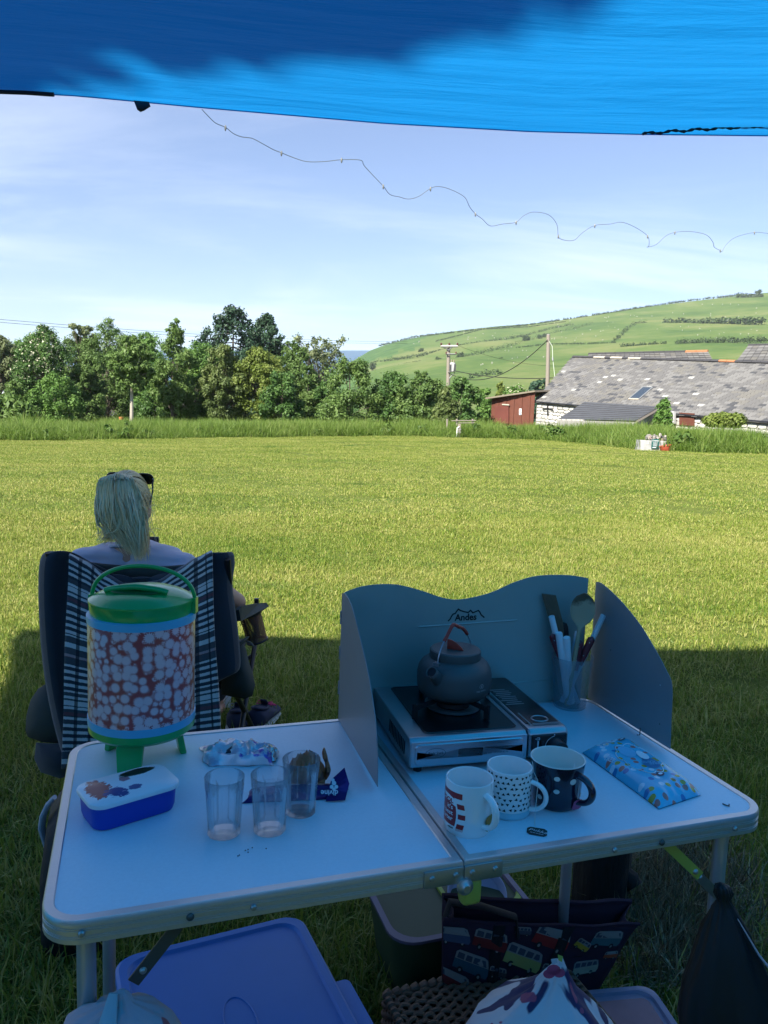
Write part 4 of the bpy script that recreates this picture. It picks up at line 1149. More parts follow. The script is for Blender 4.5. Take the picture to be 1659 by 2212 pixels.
def mug_handle(b, r, h, phi, lo, hi, out, rad, flat=0.7):
    d = Vector((math.cos(phi), math.sin(phi), 0)); pts = []
    for i in range(21):
        a = PI / 2 - PI * i / 20
        ee = 0.85
        pts.append(d * (r - 0.003 + out * max(0, math.cos(a)) ** ee) + Vector((0, 0, (hi + lo) / 2 + (hi - lo) / 2 * math.sin(a))))
    b.tube(pts, [rad * (1.18 if i in (0, 20) else 1.0) for i in range(21)], 12, flat=flat)
def camphi(P): return math.atan2(CAM.y - P.y, CAM.x - P.x)
def patch(r, p0, p1, z0, z1, n=14, k=1.004):
    return MB().grid([[Vector((r * k * math.cos(p0 + (p1 - p0) * i / n), r * k * math.sin(p0 + (p1 - p0) * i / n), z)) for i in range(n + 1)] for z in (z0, (z0 + z1) / 2, z1)])
# mug one: white with red club print
P1 = Vector((0.1583, 1.2152, ZT)); ph = camphi(P1)
m1_ = thing('printed_mug', 'white mug with red print and scarf picture', 'mug', P1); m1_.scale = (1.01, 1.01, 0.85)
r1, h1 = 0.0395, 0.104
MB().lathe(mug_body(r1, h1, 0, 0.93), 56).build('body', ceramic, m1_)
b = MB(); mug_handle(b, r1, h1, ph + 0.78, 0.022, 0.084, 0.026, 0.0068, 0.75); b.build('handle', ceramic, m1_)
rp2 = patch(r1, ph - 1.75, ph - 0.26, 0.020, 0.088).build('red_print', red_glaze, m1_, fixn=False)
bb = patch(r1, ph - 1.75, ph - 0.40, 0.0655, 0.079, k=1.009); bb.v = [(x, y, z - 0.006 * smoothstep(-1.0, -0.4, math.remainder(math.atan2(y, x) - ph, 2 * PI))) for x, y, z in bb.v]
bb.build('white_banner', ceramic, m1_, fixn=False)
cw = lambda dphi, z, k=1.014: cyl_warp(r1, ph + dphi, z, k)
text_mesh('lettering', 'LIVERPOOL', 0.0115, red_glaze, m1_, None, cw(-0.66, 0.0685), align='RIGHT', bold=0.0005)
for txt, z in (("it's", 0.056), ('the best', 0.0445), ('porter', 0.033)):
    text_mesh('lettering', txt, 0.0122, ceramic, m1_, None, cw(-0.66, z), align='RIGHT', bold=0.0002)
text_mesh('lettering', 'anfield', 0.0045, black_print, m1_, None, cw(-0.62, 0.0155), align='RIGHT', bold=0.0002)
b = MB()                                      # scarf outline, then its red bars
zs = [0.014 + 0.0625 * i / 10 for i in range(11)]
sl = lambda z: -0.44 + 0.10 * math.sin((z - 0.014) / 0.0625 * PI * 1.1)
b.grid([[Vector((r1 * 1.0095 * math.cos(ph + sl(z) + e), r1 * 1.0095 * math.sin(ph + sl(z) + e), z)) for e in (-0.15, 0.0, 0.15, 0.27)] for z in zs])
b.build('scarf', ceramic, m1_, fixn=False)
for k in range(3):
    z0 = 0.017 + k * 0.020
    b = MB().grid([[Vector((r1 * 1.014 * math.cos(ph + sl(z) + e), r1 * 1.014 * math.sin(ph + sl(z) + e), z)) for e in (-0.07, 0.08, 0.24)] for z in (z0, z0 + .005, z0 + 0.010)])
    b.build('scarf_bar', red_glaze, m1_, fixn=False)
b = MB()
for k in range(9):
    e = -0.06 + 0.29 * k / 8; z = 0.0165; q = lambda e, z: Vector((r1 * 1.014 * math.cos(ph + sl(z) + e), r1 * 1.014 * math.sin(ph + sl(z) + e), z))
    b.add([q(e, z), q(e + .018, z), q(e + .012, z - .004), q(e + .004, z - .004)], [(0, 1, 2, 3)])
b.build('scarf_fringe', red_glaze, m1_, fixn=False, smooth=0)
# mug two: white with black triangles and a pale blue foot
P2 = Vector((0.2346, 1.2762, ZT)); ph2 = camphi(P2)
m2_ = thing('triangle_mug', 'white mug with little black triangles and pale blue base', 'mug', P2); m2_.scale = (0.99, 0.99, 0.845)
r2, h2 = 0.0395, 0.0985
MB().lathe(mug_body(r2, h2, 0.0005, 0.95), 56).build('body', ceramic, m2_)
MB().lathe([(r2 * 0.972, 0.0012), (r2 * 1.024, 0.004), (r2 * 1.020, 0.009), (r2 * 1.012, 0.0165)], 56, cap=False).build('blue_foot', pale_blue, m2_, fixn=False)
b = MB(); mug_handle(b, r2, h2, ph2 + 1.35, 0.014, 0.072, 0.030, 0.0058, 0.75); b.build('handle', ceramic, m2_)
rt_ = random.Random(4); b = MB()
for k in range(7):
    for j in range(14):
        z = 0.0225 + k * 0.0112 + rt_.uniform(-.0015, .0015); x = -1.05 + j * 0.235 + (0.117 if k % 2 else 0) + rt_.uniform(-.03, .03)
        a0 = rt_.uniform(0, 6.28); s = 0.0033
        w_ = cyl_warp(r2, ph2 + x, z, 1.022)
        b.add([w_(Vector((s * 1.1 * math.cos(a0 + q), s * 1.1 * math.sin(a0 + q), 0))) for q in (0, 2.2, 4.2)], [(0, 1, 2)])
b.build('triangles', black_print, m2_, smooth=0)
text_mesh('lettering', 'y', 0.017, black_print, m2_, None, cyl_warp(r2, ph2 - 1.20, 0.056, 1.022), shear=0.3)
text_mesh('lettering', 's', 0.017, black_print, m2_, None, cyl_warp(r2, ph2 - 1.20, 0.041, 1.022), shear=0.3)
# mug three: navy with cream dots
P3 = Vector((0.3260, 1.3116, ZT)); ph3 = camphi(P3)
m3_ = thing('polka_dot_mug', 'wide dark navy mug with big cream polka dots', 'mug', P3); m3_.scale = (1.03, 1.03, 0.82)
r3, h3 = 0.0425, 0.1035
prof = [(0.0001, 0.003), (0.030, 0.002), (0.031, 0), (0.0345, 0.0), (0.038, 0.004), (0.0412, 0.014), (0.0428, 0.04), (0.0448, 0.075), (0.0472, h3 - .0016)]
MB().lathe(prof, 56, cap=False).build('body', navy_glaze, m3_)
MB().lathe([(0.0472, h3 - .0016), (0.0470, h3 - .0004), (0.0460, h3), (0.0446, h3 - .001), (0.0415, 0.07), (0.038, 0.02), (0.030, 0.008), (0.0001, 0.007)], 56, cap=False).build('lining', cream, m3_)
b = MB(); mug_handle(b, 0.043, h3, ph3 + 1.02, 0.022, 0.080, 0.030, 0.0075, 0.8); b.build('handle', navy_glaze, m3_)
def rad3(z):
    for (ra, za), (rb, zb) in zip(prof[3:], prof[4:]):
        if za <= z <= zb: return ra + (rb - ra) * (z - za) / (zb - za)
    return 0.044
for dx, z, s in ((0.02, 0.079, 1), (0.03, 0.050, 1), (0.66, 0.072, 1.25), (-0.66, 0.0275, 1), (-0.85, 0.062, 1), (-1.45, 0.040, 1), (1.35, 0.030, 1), (0.62, 0.030, .0), (-1.5, 0.083, 1)):
    if s == 0: continue
    b = MB(); n = 16; r_ = rad3(z)
    ring = []
    for j in range(n):
        a = 2 * PI * j / n; zz = z + 0.0053 * s * math.sin(a); rr_ = rad3(zz) * 1.006 + .0003
        pa = ph3 + dx + 0.0050 * s * math.cos(a) / r_
        ring.append((rr_ * math.cos(pa), rr_ * math.sin(pa), zz))
    rc = r_ * 1.006 + .0004
    b.add(ring + [(rc * math.cos(ph3 + dx), rc * math.sin(ph3 + dx), z)], [(j, (j + 1) % n, n) for j in range(n)])
    b.build('dot', cream, m3_, fixn=False)
# tea bag labels on their strings
paper_green = mat('dark_green_tag_card', (0.016, 0.022, 0.017), 0.5, var=0.2)
thread = mat('pale_cotton_thread', (0.70, 0.68, 0.62), 0.8)
TG = onz(1160, 1797, ZT + .0006)
def octo(w, h, c): return [(-w + c, -h), (w - c, -h), (w, -h + c), (w, h - c), (w - c, h), (-w + c, h), (-w, h - c), (-w, -h + c)]
ta = 0.02
tag1 = thing('tea_tag', 'dark green tea bag tag lying on the table by its thread', 'tea tag', TG, -0.25)
MB().prism(octo(0.0165, 0.012, 0.005), 0, 0.0008).build('card', paper_green, tag1, smooth=0)
text_mesh('lettering', 'pukka', 0.0125, wprint, tag1, Matrix.Translation((0.002, 0.002, 0.0012)) @ Matrix.Rotation(-0.25, 4, 'Z'), shear=0.2)
b = MB()
for k in range(5): b.box((-0.009 + k * .0045, -0.0055 - .0006 * k, 0.0011), (0.0036, 0.0008, 0.0004))
b.build('small_print', wprint, tag1, smooth=0)
rim2 = P2 + Vector((r2 * math.cos(ph2 + 1.1), r2 * math.sin(ph2 + 1.1), h2 - .001))
s0 = P2 + Vector(((r2 + .004) * math.cos(ph2 + 1.05), (r2 + .004) * math.sin(ph2 + 1.05), 0.05))
loop = [on_v(1150, 1645, P2 + Vector((0.02, 0.0, 0)), Vector((0, 1, 0))), on_v(1153, 1668, P2, Vector((0, 1, 0))), on_v(1160, 1682, P2 + Vector((0, -.012, 0)), Vector((0, 1, 0))), on_v(1162, 1694, P2 + Vector((0, -.02, 0)), Vector((0, 1, 0))), on_v(1158, 1735, P2 + Vector((0, -.03, 0)), Vector((0, 1, 0))), onz(1155, 1778, ZT + .001), TG + Vector((-.001, 0.011, 0.001))]
MB().tube(loop, 0.00055, 5).build('thread', thread, tag1, absolute=True)
tg2 = thing('tea_tag', 'mustard paper tea tag hanging beside the white printed mug handle', 'tea tag', P1 + Vector((0.041 * math.cos(ph + 1.08), 0.041 * math.sin(ph + 1.08), 0.022)), ph + 1.08 + PI / 2); tg2.scale = (1, 1, 0.84)
mustard = mat('mustard_tag_card', (0.34, 0.19, 0.03), 0.6)
MB().prism(octo(0.014, 0.0145, 0.005), -0.0006, 0.0006, 'y').build('card', mustard, tg2, smooth=0)
MB().tube([Vector((0, 0, 0.0145)), Vector((0, 0.0015, 0.045)), Vector((0, 0.001, 0.0795)), Vector((0, 0.006, 0.077))], 0.00055, 5).build('thread', thread, tg2)
tg3 = thing('tea_tag', 'pink edged tea tag hanging under the navy mug handle', 'tea tag', P3 + Vector((0.046 * math.cos(ph3 + 0.98), 0.046 * math.sin(ph3 + 0.98), 0.014)), ph3 + 2.3); tg3.scale = (1, 1, 0.80)
pinkc = mat('pink_tag_card', (0.50, 0.10, 0.22), 0.6)
MB().prism(octo(0.010, 0.013, 0.004), -0.0006, 0.0006, 'y').xform(Matrix.Rotation(0.25, 4, 'X')).build('card', pinkc, tg3, smooth=0)
MB().tube([Vector((0, 0, 0.0128)), Vector((0.002, 0.001, 0.05)), Vector((0.004, 0, 0.0858)), Vector((0.003, 0.006, 0.080))], 0.00055, 5).build('thread', thread, tg3)
b = thing('tea_bag', 'corner of a white paper tea bag inside the navy mug', 'tea bag', P3 + Vector((0.026 * math.cos(ph3 + 1.7), 0.026 * math.sin(ph3 + 1.7), 0.052)), ph3)
MB().add([(0, -.010, -0.03), (0, .010, -0.03), (0, .004, 0.028)], [(0, 1, 2)]).build('paper', ceramic, b, smooth=0, thick=0.001)

# ------------------------------------------------------------------ packet of wipes
sD = 1659 / 2500
qa, qb, qc, qd = onz(1895 * sD, 2452 * sD, ZT), onz(2028 * sD, 2412 * sD, ZT), onz(2282 * sD, 2590 * sD, ZT), onz(2145 * sD, 2636 * sD, ZT)
wc = (qa + qb + qc + qd) / 4
def wsurf(s, q):                               # s along the packet (0 far, 1 near), q across
    p = (qa.lerp(qd, s)).lerp(qb.lerp(qc, s), q)
    e = min(1.0, min(s, 1 - s) / 0.17); e2 = max(0, min(q, 1 - q)) / 0.5
    hgt = 0.0225 * (e * (2 - e)) ** 0.8 * (1 - (1 - min(1, e2 * 1.9)) ** 3.0) ** 0.7
    hgt += 0.0016 * mnoise.noise(Vector((s * 9, q * 5, 2))) * (1 if 0.05 < s < 0.95 else 0.3) * min(1, e2 * 3)
    wr = 0.0022 * math.sin(q * 34) * (1 - e) * (1 if e > 0.15 else 0)
    return p + Vector((0, 0, 0.0022 + max(0, hgt + wr)))
t = NT('blue_wipes_film')
co = t.co(); vr = t.n('ShaderNodeTexVoronoi', Scale=60.0, Randomness=0.9); vr.voronoi_dimensions = '2D'; t.t.links.new(co, vr.inputs['Vector'])
sc3 = t.n('ShaderNodeSeparateColor'); t.t.links.new(vr.outputs['Color'], sc3.inputs[0])
dotm = t.math('MULTIPLY', t.math('SUBTRACT', t.math('MULTIPLY', 0.34, t.math('GREATER_THAN', sc3.outputs[1], 0.35)), vr.outputs['Distance']), 30, clamp=True)
dotc = t.ramp(sc3.outputs[0], [(0.0, (0.45, 0.38, 0.06)), (0.36, (0.55, 0.20, 0.16)), (0.56, (0.70, 0.80, 0.85)), (0.74, (0.03, 0.22, 0.46)), (0.86, (0.45, 0.38, 0.06))], 'CONSTANT')
c = t.mix(dotm, t.mix(t.noise(co, 18, 3), (0.080, 0.50, 0.70), (0.12, 0.57, 0.76)), dotc)
film = t.surf(t.principled(**{'Base Color': c, 'Roughness': 0.26, 'Normal': t.bump(t.noise(co, 70, 5), 0.25, 0.002)}))
wp = thing('wipes_packet', 'soft blue packet of wet wipes with coloured dots on the table', 'wipes packet', (wc.x, wc.y, ZT))
b = MB(); N_, M_ = 44, 26
b.grid([[wsurf(j / N_, i / M_) for i in range(M_ + 1)] for j in range(N_ + 1)])
b.grid([[(qa.lerp(qd, s)).lerp(qb.lerp(qc, s), q) + Vector((0, 0, 0.0004)) for q in (0, 0.5, 1)] for s in (0, 0.5, 1)])
b.build('film_sleeve', film, wp, absolute=True, smooth=60)
def on_w(s, q, e=0.0008): return wsurf(s, q) + Vector((0, 0, e))
white_ink = mat('white_ink', (0.80, 0.86, 0.88), 0.4); pale_ink = mat('pale_blue_ink', (0.20, 0.55, 0.75), 0.35); teal_ink = mat('dark_blue_ink', (0.02, 0.20, 0.38), 0.35); ink_navy = mat('navy_ink', (0.01, 0.02, 0.07), 0.4)
cl = []
for k in range(72):
    a = 2 * PI * k / 72; rr_ = 1 + 0.16 * abs(math.sin(a * 4.0 + 0.4))
    cl.append(on_w(0.47 + 0.23 * rr_ * math.cos(a), 0.53 + 0.30 * rr_ * math.sin(a), 0.0012))
MB().tube(cl + [cl[0]], 0.0008, 5, cap=False).build('cloud_outline', white_ink, wp, absolute=True)
def w_patch(cs, cq, rs, rq, m, nm, e=0.001, n=20):
    b = MB(); b.add([on_w(cs + rs * math.cos(2 * PI * k / n), cq + rq * math.sin(2 * PI * k / n), e) for k in range(n)] + [on_w(cs, cq, e)], [(k, (k + 1) % n, n) for k in range(n)])
    return b.build(nm, m, wp, absolute=True, fixn=False)
w_patch(0.58, 0.62, 0.085, 0.15, teal_ink, 'dark_oval')
w_patch(0.33, 0.50, 0.10, 0.14, pale_ink, 'pale_oval', 0.0009)
w_patch(0.45, 0.66, 0.075, 0.085, white_ink, 'sticker_flap', 0.0022)
for s, q in ((0.115, 0.74), (0.745, 0.52)):      # little sea creatures reduced to plain dark blots with a pale belly
    w_patch(s, q, 0.030, 0.085, ink_navy, 'picture', 0.0012, 12); w_patch(s, q + .005, 0.014, 0.050, white_ink, 'picture', 0.0016, 10)
for k in range(3):
    rg = [on_w(0.15 + 0.020 * math.cos(a) - .03 * k, 0.30 + 0.17 * k + 0.045 * math.sin(a), 0.0012) for a in [2 * PI * i / 16 for i in range(17)]]
    MB().tube(rg, 0.0006, 5, cap=False).build('round_mark', white_ink, wp, absolute=True)
def w_text(txt, size, s0, q0, ds, dq, m):
    """text laid along the packet surface; (ds, dq) is the reading direction"""
    Ls, Lq = (qd - qa).length, (qb - qa).length
    def wf(co):
        s = s0 + co.x * ds / Ls - co.y * dq / Ls * -1 * 0; q = q0 + co.x * dq / Lq
        s = s0 + (co.x * ds + co.y * -dq) / Ls; q = q0 + (co.x * dq + co.y * ds) / Lq
        return on_w(min(.99, max(.01, s)), min(.98, max(.02, q)), 0.0016) - Vector((wc.x, wc.y, ZT))
    text_mesh('lettering', txt, size, m, wp, None, wf, bold=0.0002)
w_text('PLASTIC', 0.0085, 0.555, 0.60, -0.35, -0.94, pale_ink)
w_text('FREE', 0.0115, 0.60, 0.66, -0.35, -0.94, pale_ink)
w_text('FREE', 0.0125, 0.335, 0.085, 0.98, 0.15, white_ink)
w_text('75', 0.0085, 0.86, 0.62, -0.3, -0.95, ink_navy)

# ================================================================== person, chair and what hangs on it
def remeshed(b, vox, it=5, name='tmp'):
    me = bpy.data.meshes.new(name); me.from_pydata([tuple(p) for p in b.v], [], b.f)
    bm = bmesh.new(); bm.from_mesh(me); bmesh.ops.recalc_face_normals(bm, faces=bm.faces); bm.to_mesh(me); bm.free()
    o = bpy.data.objects.new(name, me); COL.objects.link(o)
    md = o.modifiers.new('r', 'REMESH'); md.mode = 'VOXEL'; md.voxel_size = vox
    if it:
        s = o.modifiers.new('s', 'SMOOTH'); s.iterations = it; s.factor = 0.5
    dg = bpy.context.evaluated_depsgraph_get(); dg.update()
    r = bpy.data.meshes.new_from_object(o.evaluated_get(dg))
    bpy.data.objects.remove(o); return r
def limb(b, pts, rs, seg=14):
    """tapered limb with rounded ends"""
    pts = [Vector(p) for p in pts]
    d0 = (pts[0] - pts[1]).normalized(); d1 = (pts[-1] - pts[-2]).normalized()
    P = [pts[0] + d0 * rs[0] * k for k in (0.98, 0.75, 0.4)] + pts + [pts[-1] + d1 * rs[-1] * k for k in (0.4, 0.75, 0.98)]
    R = [rs[0] * k for k in (0.2, 0.66, 0.92)] + list(rs) + [rs[-1] * k for k in (0.92, 0.66, 0.2)]
    b.tube(P, R, seg)
def ellip(b, c, r, seg=20, n=12):
    c = Vector(c)
    b.rings([[c + Vector((r[0] * math.sin(t_) * math.cos(a), r[1] * math.sin(t_) * math.sin(a), -r[2] * math.cos(t_))) for a in [2 * PI * j / seg for j in range(seg)]] for t_ in [0.06 + (PI - 0.12) * i / n for i in range(n + 1)]])
HC = Vector((-0.872, 2.60, 1.045))
skin = mat('skin', (0.50, 0.27, 0.19), 0.5, var=0.08, vscale=12)
person = thing('person', 'person with blond ponytail in pale lilac t-shirt sitting in the camp chair, seen from behind', 'person', (-0.86, 2.78, 0.0))
body = MB()
PB = Vector((-0.868, 2.60, 0))
pel = Vector((-0.85, 2.78, 0.50)); che = Vector((-0.862, 2.665, 0.76)); nk = Vector((-0.868, 2.62, 0.884))
for s in (-1, 1):
    limb(body, [pel + Vector((s * .075, 0, 0)), pel.lerp(che, .5) + Vector((s * .06, 0, 0)), che + Vector((s * .075, .005, 0)), che + Vector((s * 0.085, -.01, 0.06))], [.105, .095, .10, .085])
ellip(body, che + Vector((0, 0.02, 0)), (0.15, 0.105, 0.16))
limb(body, [nk + Vector((0, 0.005, -0.05)), nk + Vector((0, 0.0, 0.05)), HC + Vector((0, 0.0, -0.06))], [0.062, 0.052, 0.056])
shl = {}
for s in (-1, 1):
    sh = Vector((PB.x + s * 0.165, 2.625, 0.826)); shl[s] = sh
    limb(body, [nk + Vector((s * 0.02, 0.0, -0.015)), nk + Vector((s * 0.085, 0.0, -0.028)), sh], [0.048, 0.045, 0.052])
    el = Vector((-0.545, 2.84, 0.665)) if s > 0 else Vector((-1.10, 2.83, 0.67))
    wr = Vector((-0.875, 2.965, 0.765)) if s > 0 else Vector((-1.045, 2.955, 0.765))
    limb(body, [sh, sh.lerp(el, .5) + Vector((s * 0.008, 0, 0)), el], [.052, .045, .038])
    limb(body, [el, el.lerp(wr, .35), wr], [.038, .037, .025])
    pm = Vector((-0.890, 3.00, 0.815)) if s > 0 else Vector((-1.035, 2.99, 0.815))
    limb(body, [wr, wr.lerp(pm, 0.6), pm], [.024, .029, .027])
    for k in range(4):                     # fingers curl round the device
        a = pm + Vector((-s * 0.004, 0.012, 0.012 + (k - 1.5) * 0.017))
        L = (0.030, 0.034, 0.033, 0.026)[3 - k]
        limb(body, [a, a + Vector((-s * L * 0.5, 0.022, 0.004)), a + Vector((-s * L * 1.25, 0.016, 0.004))], [.0085, .008, .0065], 10)
    limb(body, [wr + Vector((0, 0.005, 0.018)), pm + Vector((s * 0.006, -0.024, 0.025)), pm + Vector((-s * 0.014, -0.026, 0.048))], [.012, .0105, .008], 10)
    hip = pel + Vector((s * 0.085, 0.02, 0)); kn_ = Vector((pel.x + s * 0.12, 3.20, 0.53)); an = Vector((pel.x + s * 0.13, 3.32, 0.10))
    limb(body, [hip, hip.lerp(kn_, .5), kn_], [.09, .078, .058]); limb(body, [kn_, kn_.lerp(an, .35), an], [.056, .054, .034])
    limb(body, [an + Vector((0, -0.03, -.045)), an + Vector((0, 0.08, -0.055)), an + Vector((s * .01, 0.17, -0.068))], [.032, .036, .026])
# head
ellip(body, HC + Vector((0, -0.008, 0.012)), (0.069, 0.092, 0.100), 28, 18)
ellip(body, HC + Vector((0, 0.045, -0.055)), (0.054, 0.050, 0.058))
limb(body, [HC + Vector((0, 0.082, 0.012)), HC + Vector((0, 0.102, -0.022))], [.008, .013], 10)
limb(body, [HC + Vector((-0.02, 0.087, -0.062)), HC + Vector((0.0, 0.094, -0.062)), HC + Vector((0.02, 0.087, -0.062))], [.006, .008, .006], 10)
for s in (-1, 1):
    ellip(body, HC + Vector((s * 0.070, 0.0, -0.012)), (0.010, 0.020, 0.031), 12, 8)
me = remeshed(body, 0.0075, 4, 'body'); me.materials.append(skin); me.polygons.foreach_set('use_smooth', [True] * len(me.polygons))
bo = bpy.data.objects.new('body', me); COL.objects.link(bo); bo.parent = person; me.transform(Matrix.Translation(-person.location))
eye_m = mat('eye_white', (0.75, 0.73, 0.70), 0.2)
for s in (-1, 1):
    e = MB(); ellip(e, HC + Vector((s * 0.030, 0.074, 0.004)), (0.012, 0.012, 0.008), 12, 8); e.build('eye', eye_m, person, absolute=True)
# t-shirt
tee = MB(); e = 0.014
for s in (-1, 1):
    limb(tee, [pel + Vector((s * .075, -.005, 0.02)), pel.lerp(che, .5) + Vector((s * .065, -.005, 0)), che + Vector((s * .075, .0, 0)), che + Vector((s * 0.085, -.01, 0.06))], [.115, .108, .113, .097])
    sh = shl[s]
    limb(tee, [nk + Vector((s * 0.03, -0.004, -0.028)), nk + Vector((s * 0.088, -0.004, -0.032)), sh + Vector((s * .004, 0, 0))], [0.056, 0.055, 0.064])
    el = Vector((-0.545, 2.84, 0.665)) if s > 0 else Vector((-1.10, 2.83, 0.67))
    limb(tee, [sh, sh.lerp(el, .55)], [.066, .062])
ellip(tee, che + Vector((0, 0.02, 0)), (0.165, 0.118, 0.165))
me = remeshed(tee, 0.009, 4, 'tshirt')
for q in me.vertices:                        # soft wrinkles
    n = mnoise.noise(Vector((q.co.x * 9, q.co.y * 12, q.co.z * 40))) * 0.0095 + mnoise.noise(Vector((q.co.x * 24, q.co.y * 24, q.co.z * 60))) * 0.002
    q.co += q.normal * n
tee_m = mat('pale_lilac_cotton', (0.52, 0.50, 0.60), 0.9, var=0.06, bump=0.2, bscale=300, sheen=0.2)
me.materials.append(tee_m); me.polygons.foreach_set('use_smooth', [True] * len(me.polygons))
o = bpy.data.objects.new('tshirt', me); COL.objects.link(o); o.parent = person; me.transform(Matrix.Translation(-person.location))
# collar
cp = [nk + Vector((0.068 * math.cos(a), 0.004 + 0.062 * math.sin(a), 0.016 - 0.016 * math.sin(a))) for a in [2 * PI * i / 32 for i in range(33)]]
MB().tube(cp, 0.009, 8, flat=0.8).build('collar', tee_m, person, absolute=True)
tro = MB()
for s in (-1, 1):
    hip = pel + Vector((s * 0.085, 0.02, 0)); kn_ = Vector((pel.x + s * 0.12, 3.20, 0.53)); an = Vector((pel.x + s * 0.13, 3.31, 0.14))
    limb(tro, [hip, hip.lerp(kn_, .5), kn_], [.103, .09, .07]); limb(tro, [kn_, kn_.lerp(an, .4), an], [.07, .066, .052])
ellip(tro, pel, (0.18, 0.13, 0.115))
me = remeshed(tro, 0.012, 3, 'trousers'); me.materials.append(mat('dark_trousers', (0.03, 0.032, 0.04), 0.9)); me.polygons.foreach_set('use_smooth', [True] * len(me.polygons))
o = bpy.data.objects.new('trousers', me); COL.objects.link(o); o.parent = person; me.transform(Matrix.Translation(-person.location))

# ---- hair: a cap of combed strands and a loose ponytail
t = NT('blond_hair')
a = t.attr('Col').outputs['Fac']
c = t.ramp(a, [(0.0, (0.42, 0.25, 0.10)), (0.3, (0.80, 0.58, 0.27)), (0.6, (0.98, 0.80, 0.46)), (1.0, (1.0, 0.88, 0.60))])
p = t.principled(**{'Base Color': c, 'Roughness': 0.42, 'Specular IOR Level': 0.5})
tr = t.n('ShaderNodeBsdfTranslucent'); t.set(tr.inputs['Color'], c)
mx = t.n('ShaderNodeMixShader'); mx.inputs[0].default_value = 0.08; t.t.links.new(p, mx.inputs[1]); t.t.links.new(tr.outputs[0], mx.inputs[2])
hair_m = t.surf(mx.outputs[0])
hr = np.random.default_rng(5)
def strands(curves, rads, cols, name, seg=4):
    V, Fq, cl_ = [], [], []
    for cu, r0, c0 in zip(curves, rads, cols):
        n = len(cu); b0 = len(V); up = None
        for i, p in enumerate(cu):
            tt = (cu[min(i + 1, n - 1)] - cu[max(0, i - 1)]).normalized()
            a_ = Vector((0, 0, 1)) if abs(tt.z) < .9 else Vector((0, 1, 0))
            x = tt.cross(a_).normalized(); y = tt.cross(x); k = i / (n - 1)
            r = r0 * (1.0 if k < 0.75 else 1.0 - 0.85 * (k - .75) / .25)
            for j in range(seg):
                w = 2 * PI * j / seg; V.append(p + (x * math.cos(w) + y * math.sin(w)) * r); cl_.append(min(1, max(0, c0)))
        for i in range(n - 1):
            for j in range(seg):
                k = (j + 1) % seg; Fq.append((b0 + i * seg + j, b0 + i * seg + k, b0 + (i + 1) * seg + k, b0 + (i + 1) * seg + j))
    o = npmesh(name, np.array([tuple(v) for v in V]) - np.array(person.location), np.array(Fq), hair_m, person, cl_, True)
    return o
def ell(d, k=1.0):                           # direction -> scalp surface
    return HC + Vector((d.x * 0.0735 * k, d.y * 0.098 * k - 0.008, d.z * 0.108 * k + 0.012))
tie_d = Vector((0.05, -0.62, 0.78)).normalized()
cur, rad_, col_ = [], [], []
for i in range(620):
    az = hr.uniform(0, 2 * PI); front = math.sin(az)
    lat = -0.62 if front < -0.1 else (-0.25 if front < 0.5 else 0.42)
    st = Vector((math.cos(az) * math.cos(lat), math.sin(az) * math.cos(lat), math.sin(lat + hr.uniform(0, 0.5)))).normalized()
    pts = []
    for k in range(9):
        s = k / 8; d = st.lerp(tie_d, s)
        if d.length < .05: d = tie_d
        pts.append(ell(d.normalized(), 1.005 + 0.018 * hr.uniform(0, 1) + 0.02 * math.sin(PI * s)) )
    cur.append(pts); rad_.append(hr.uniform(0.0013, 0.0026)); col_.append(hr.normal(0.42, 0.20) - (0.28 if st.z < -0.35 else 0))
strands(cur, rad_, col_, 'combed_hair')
cap = MB()
cap.rings([[ell(Vector((math.cos(a) * math.cos(l), math.sin(a) * math.cos(l), math.sin(l))), 0.995) for a in [2 * PI * j / 32 for j in range(32)]] for l in [(-0.55 + 2.1 * i / 14) for i in range(15)]], cap=False)
capm = mat('dark_blond_roots', (0.20, 0.14, 0.075), 0.7)
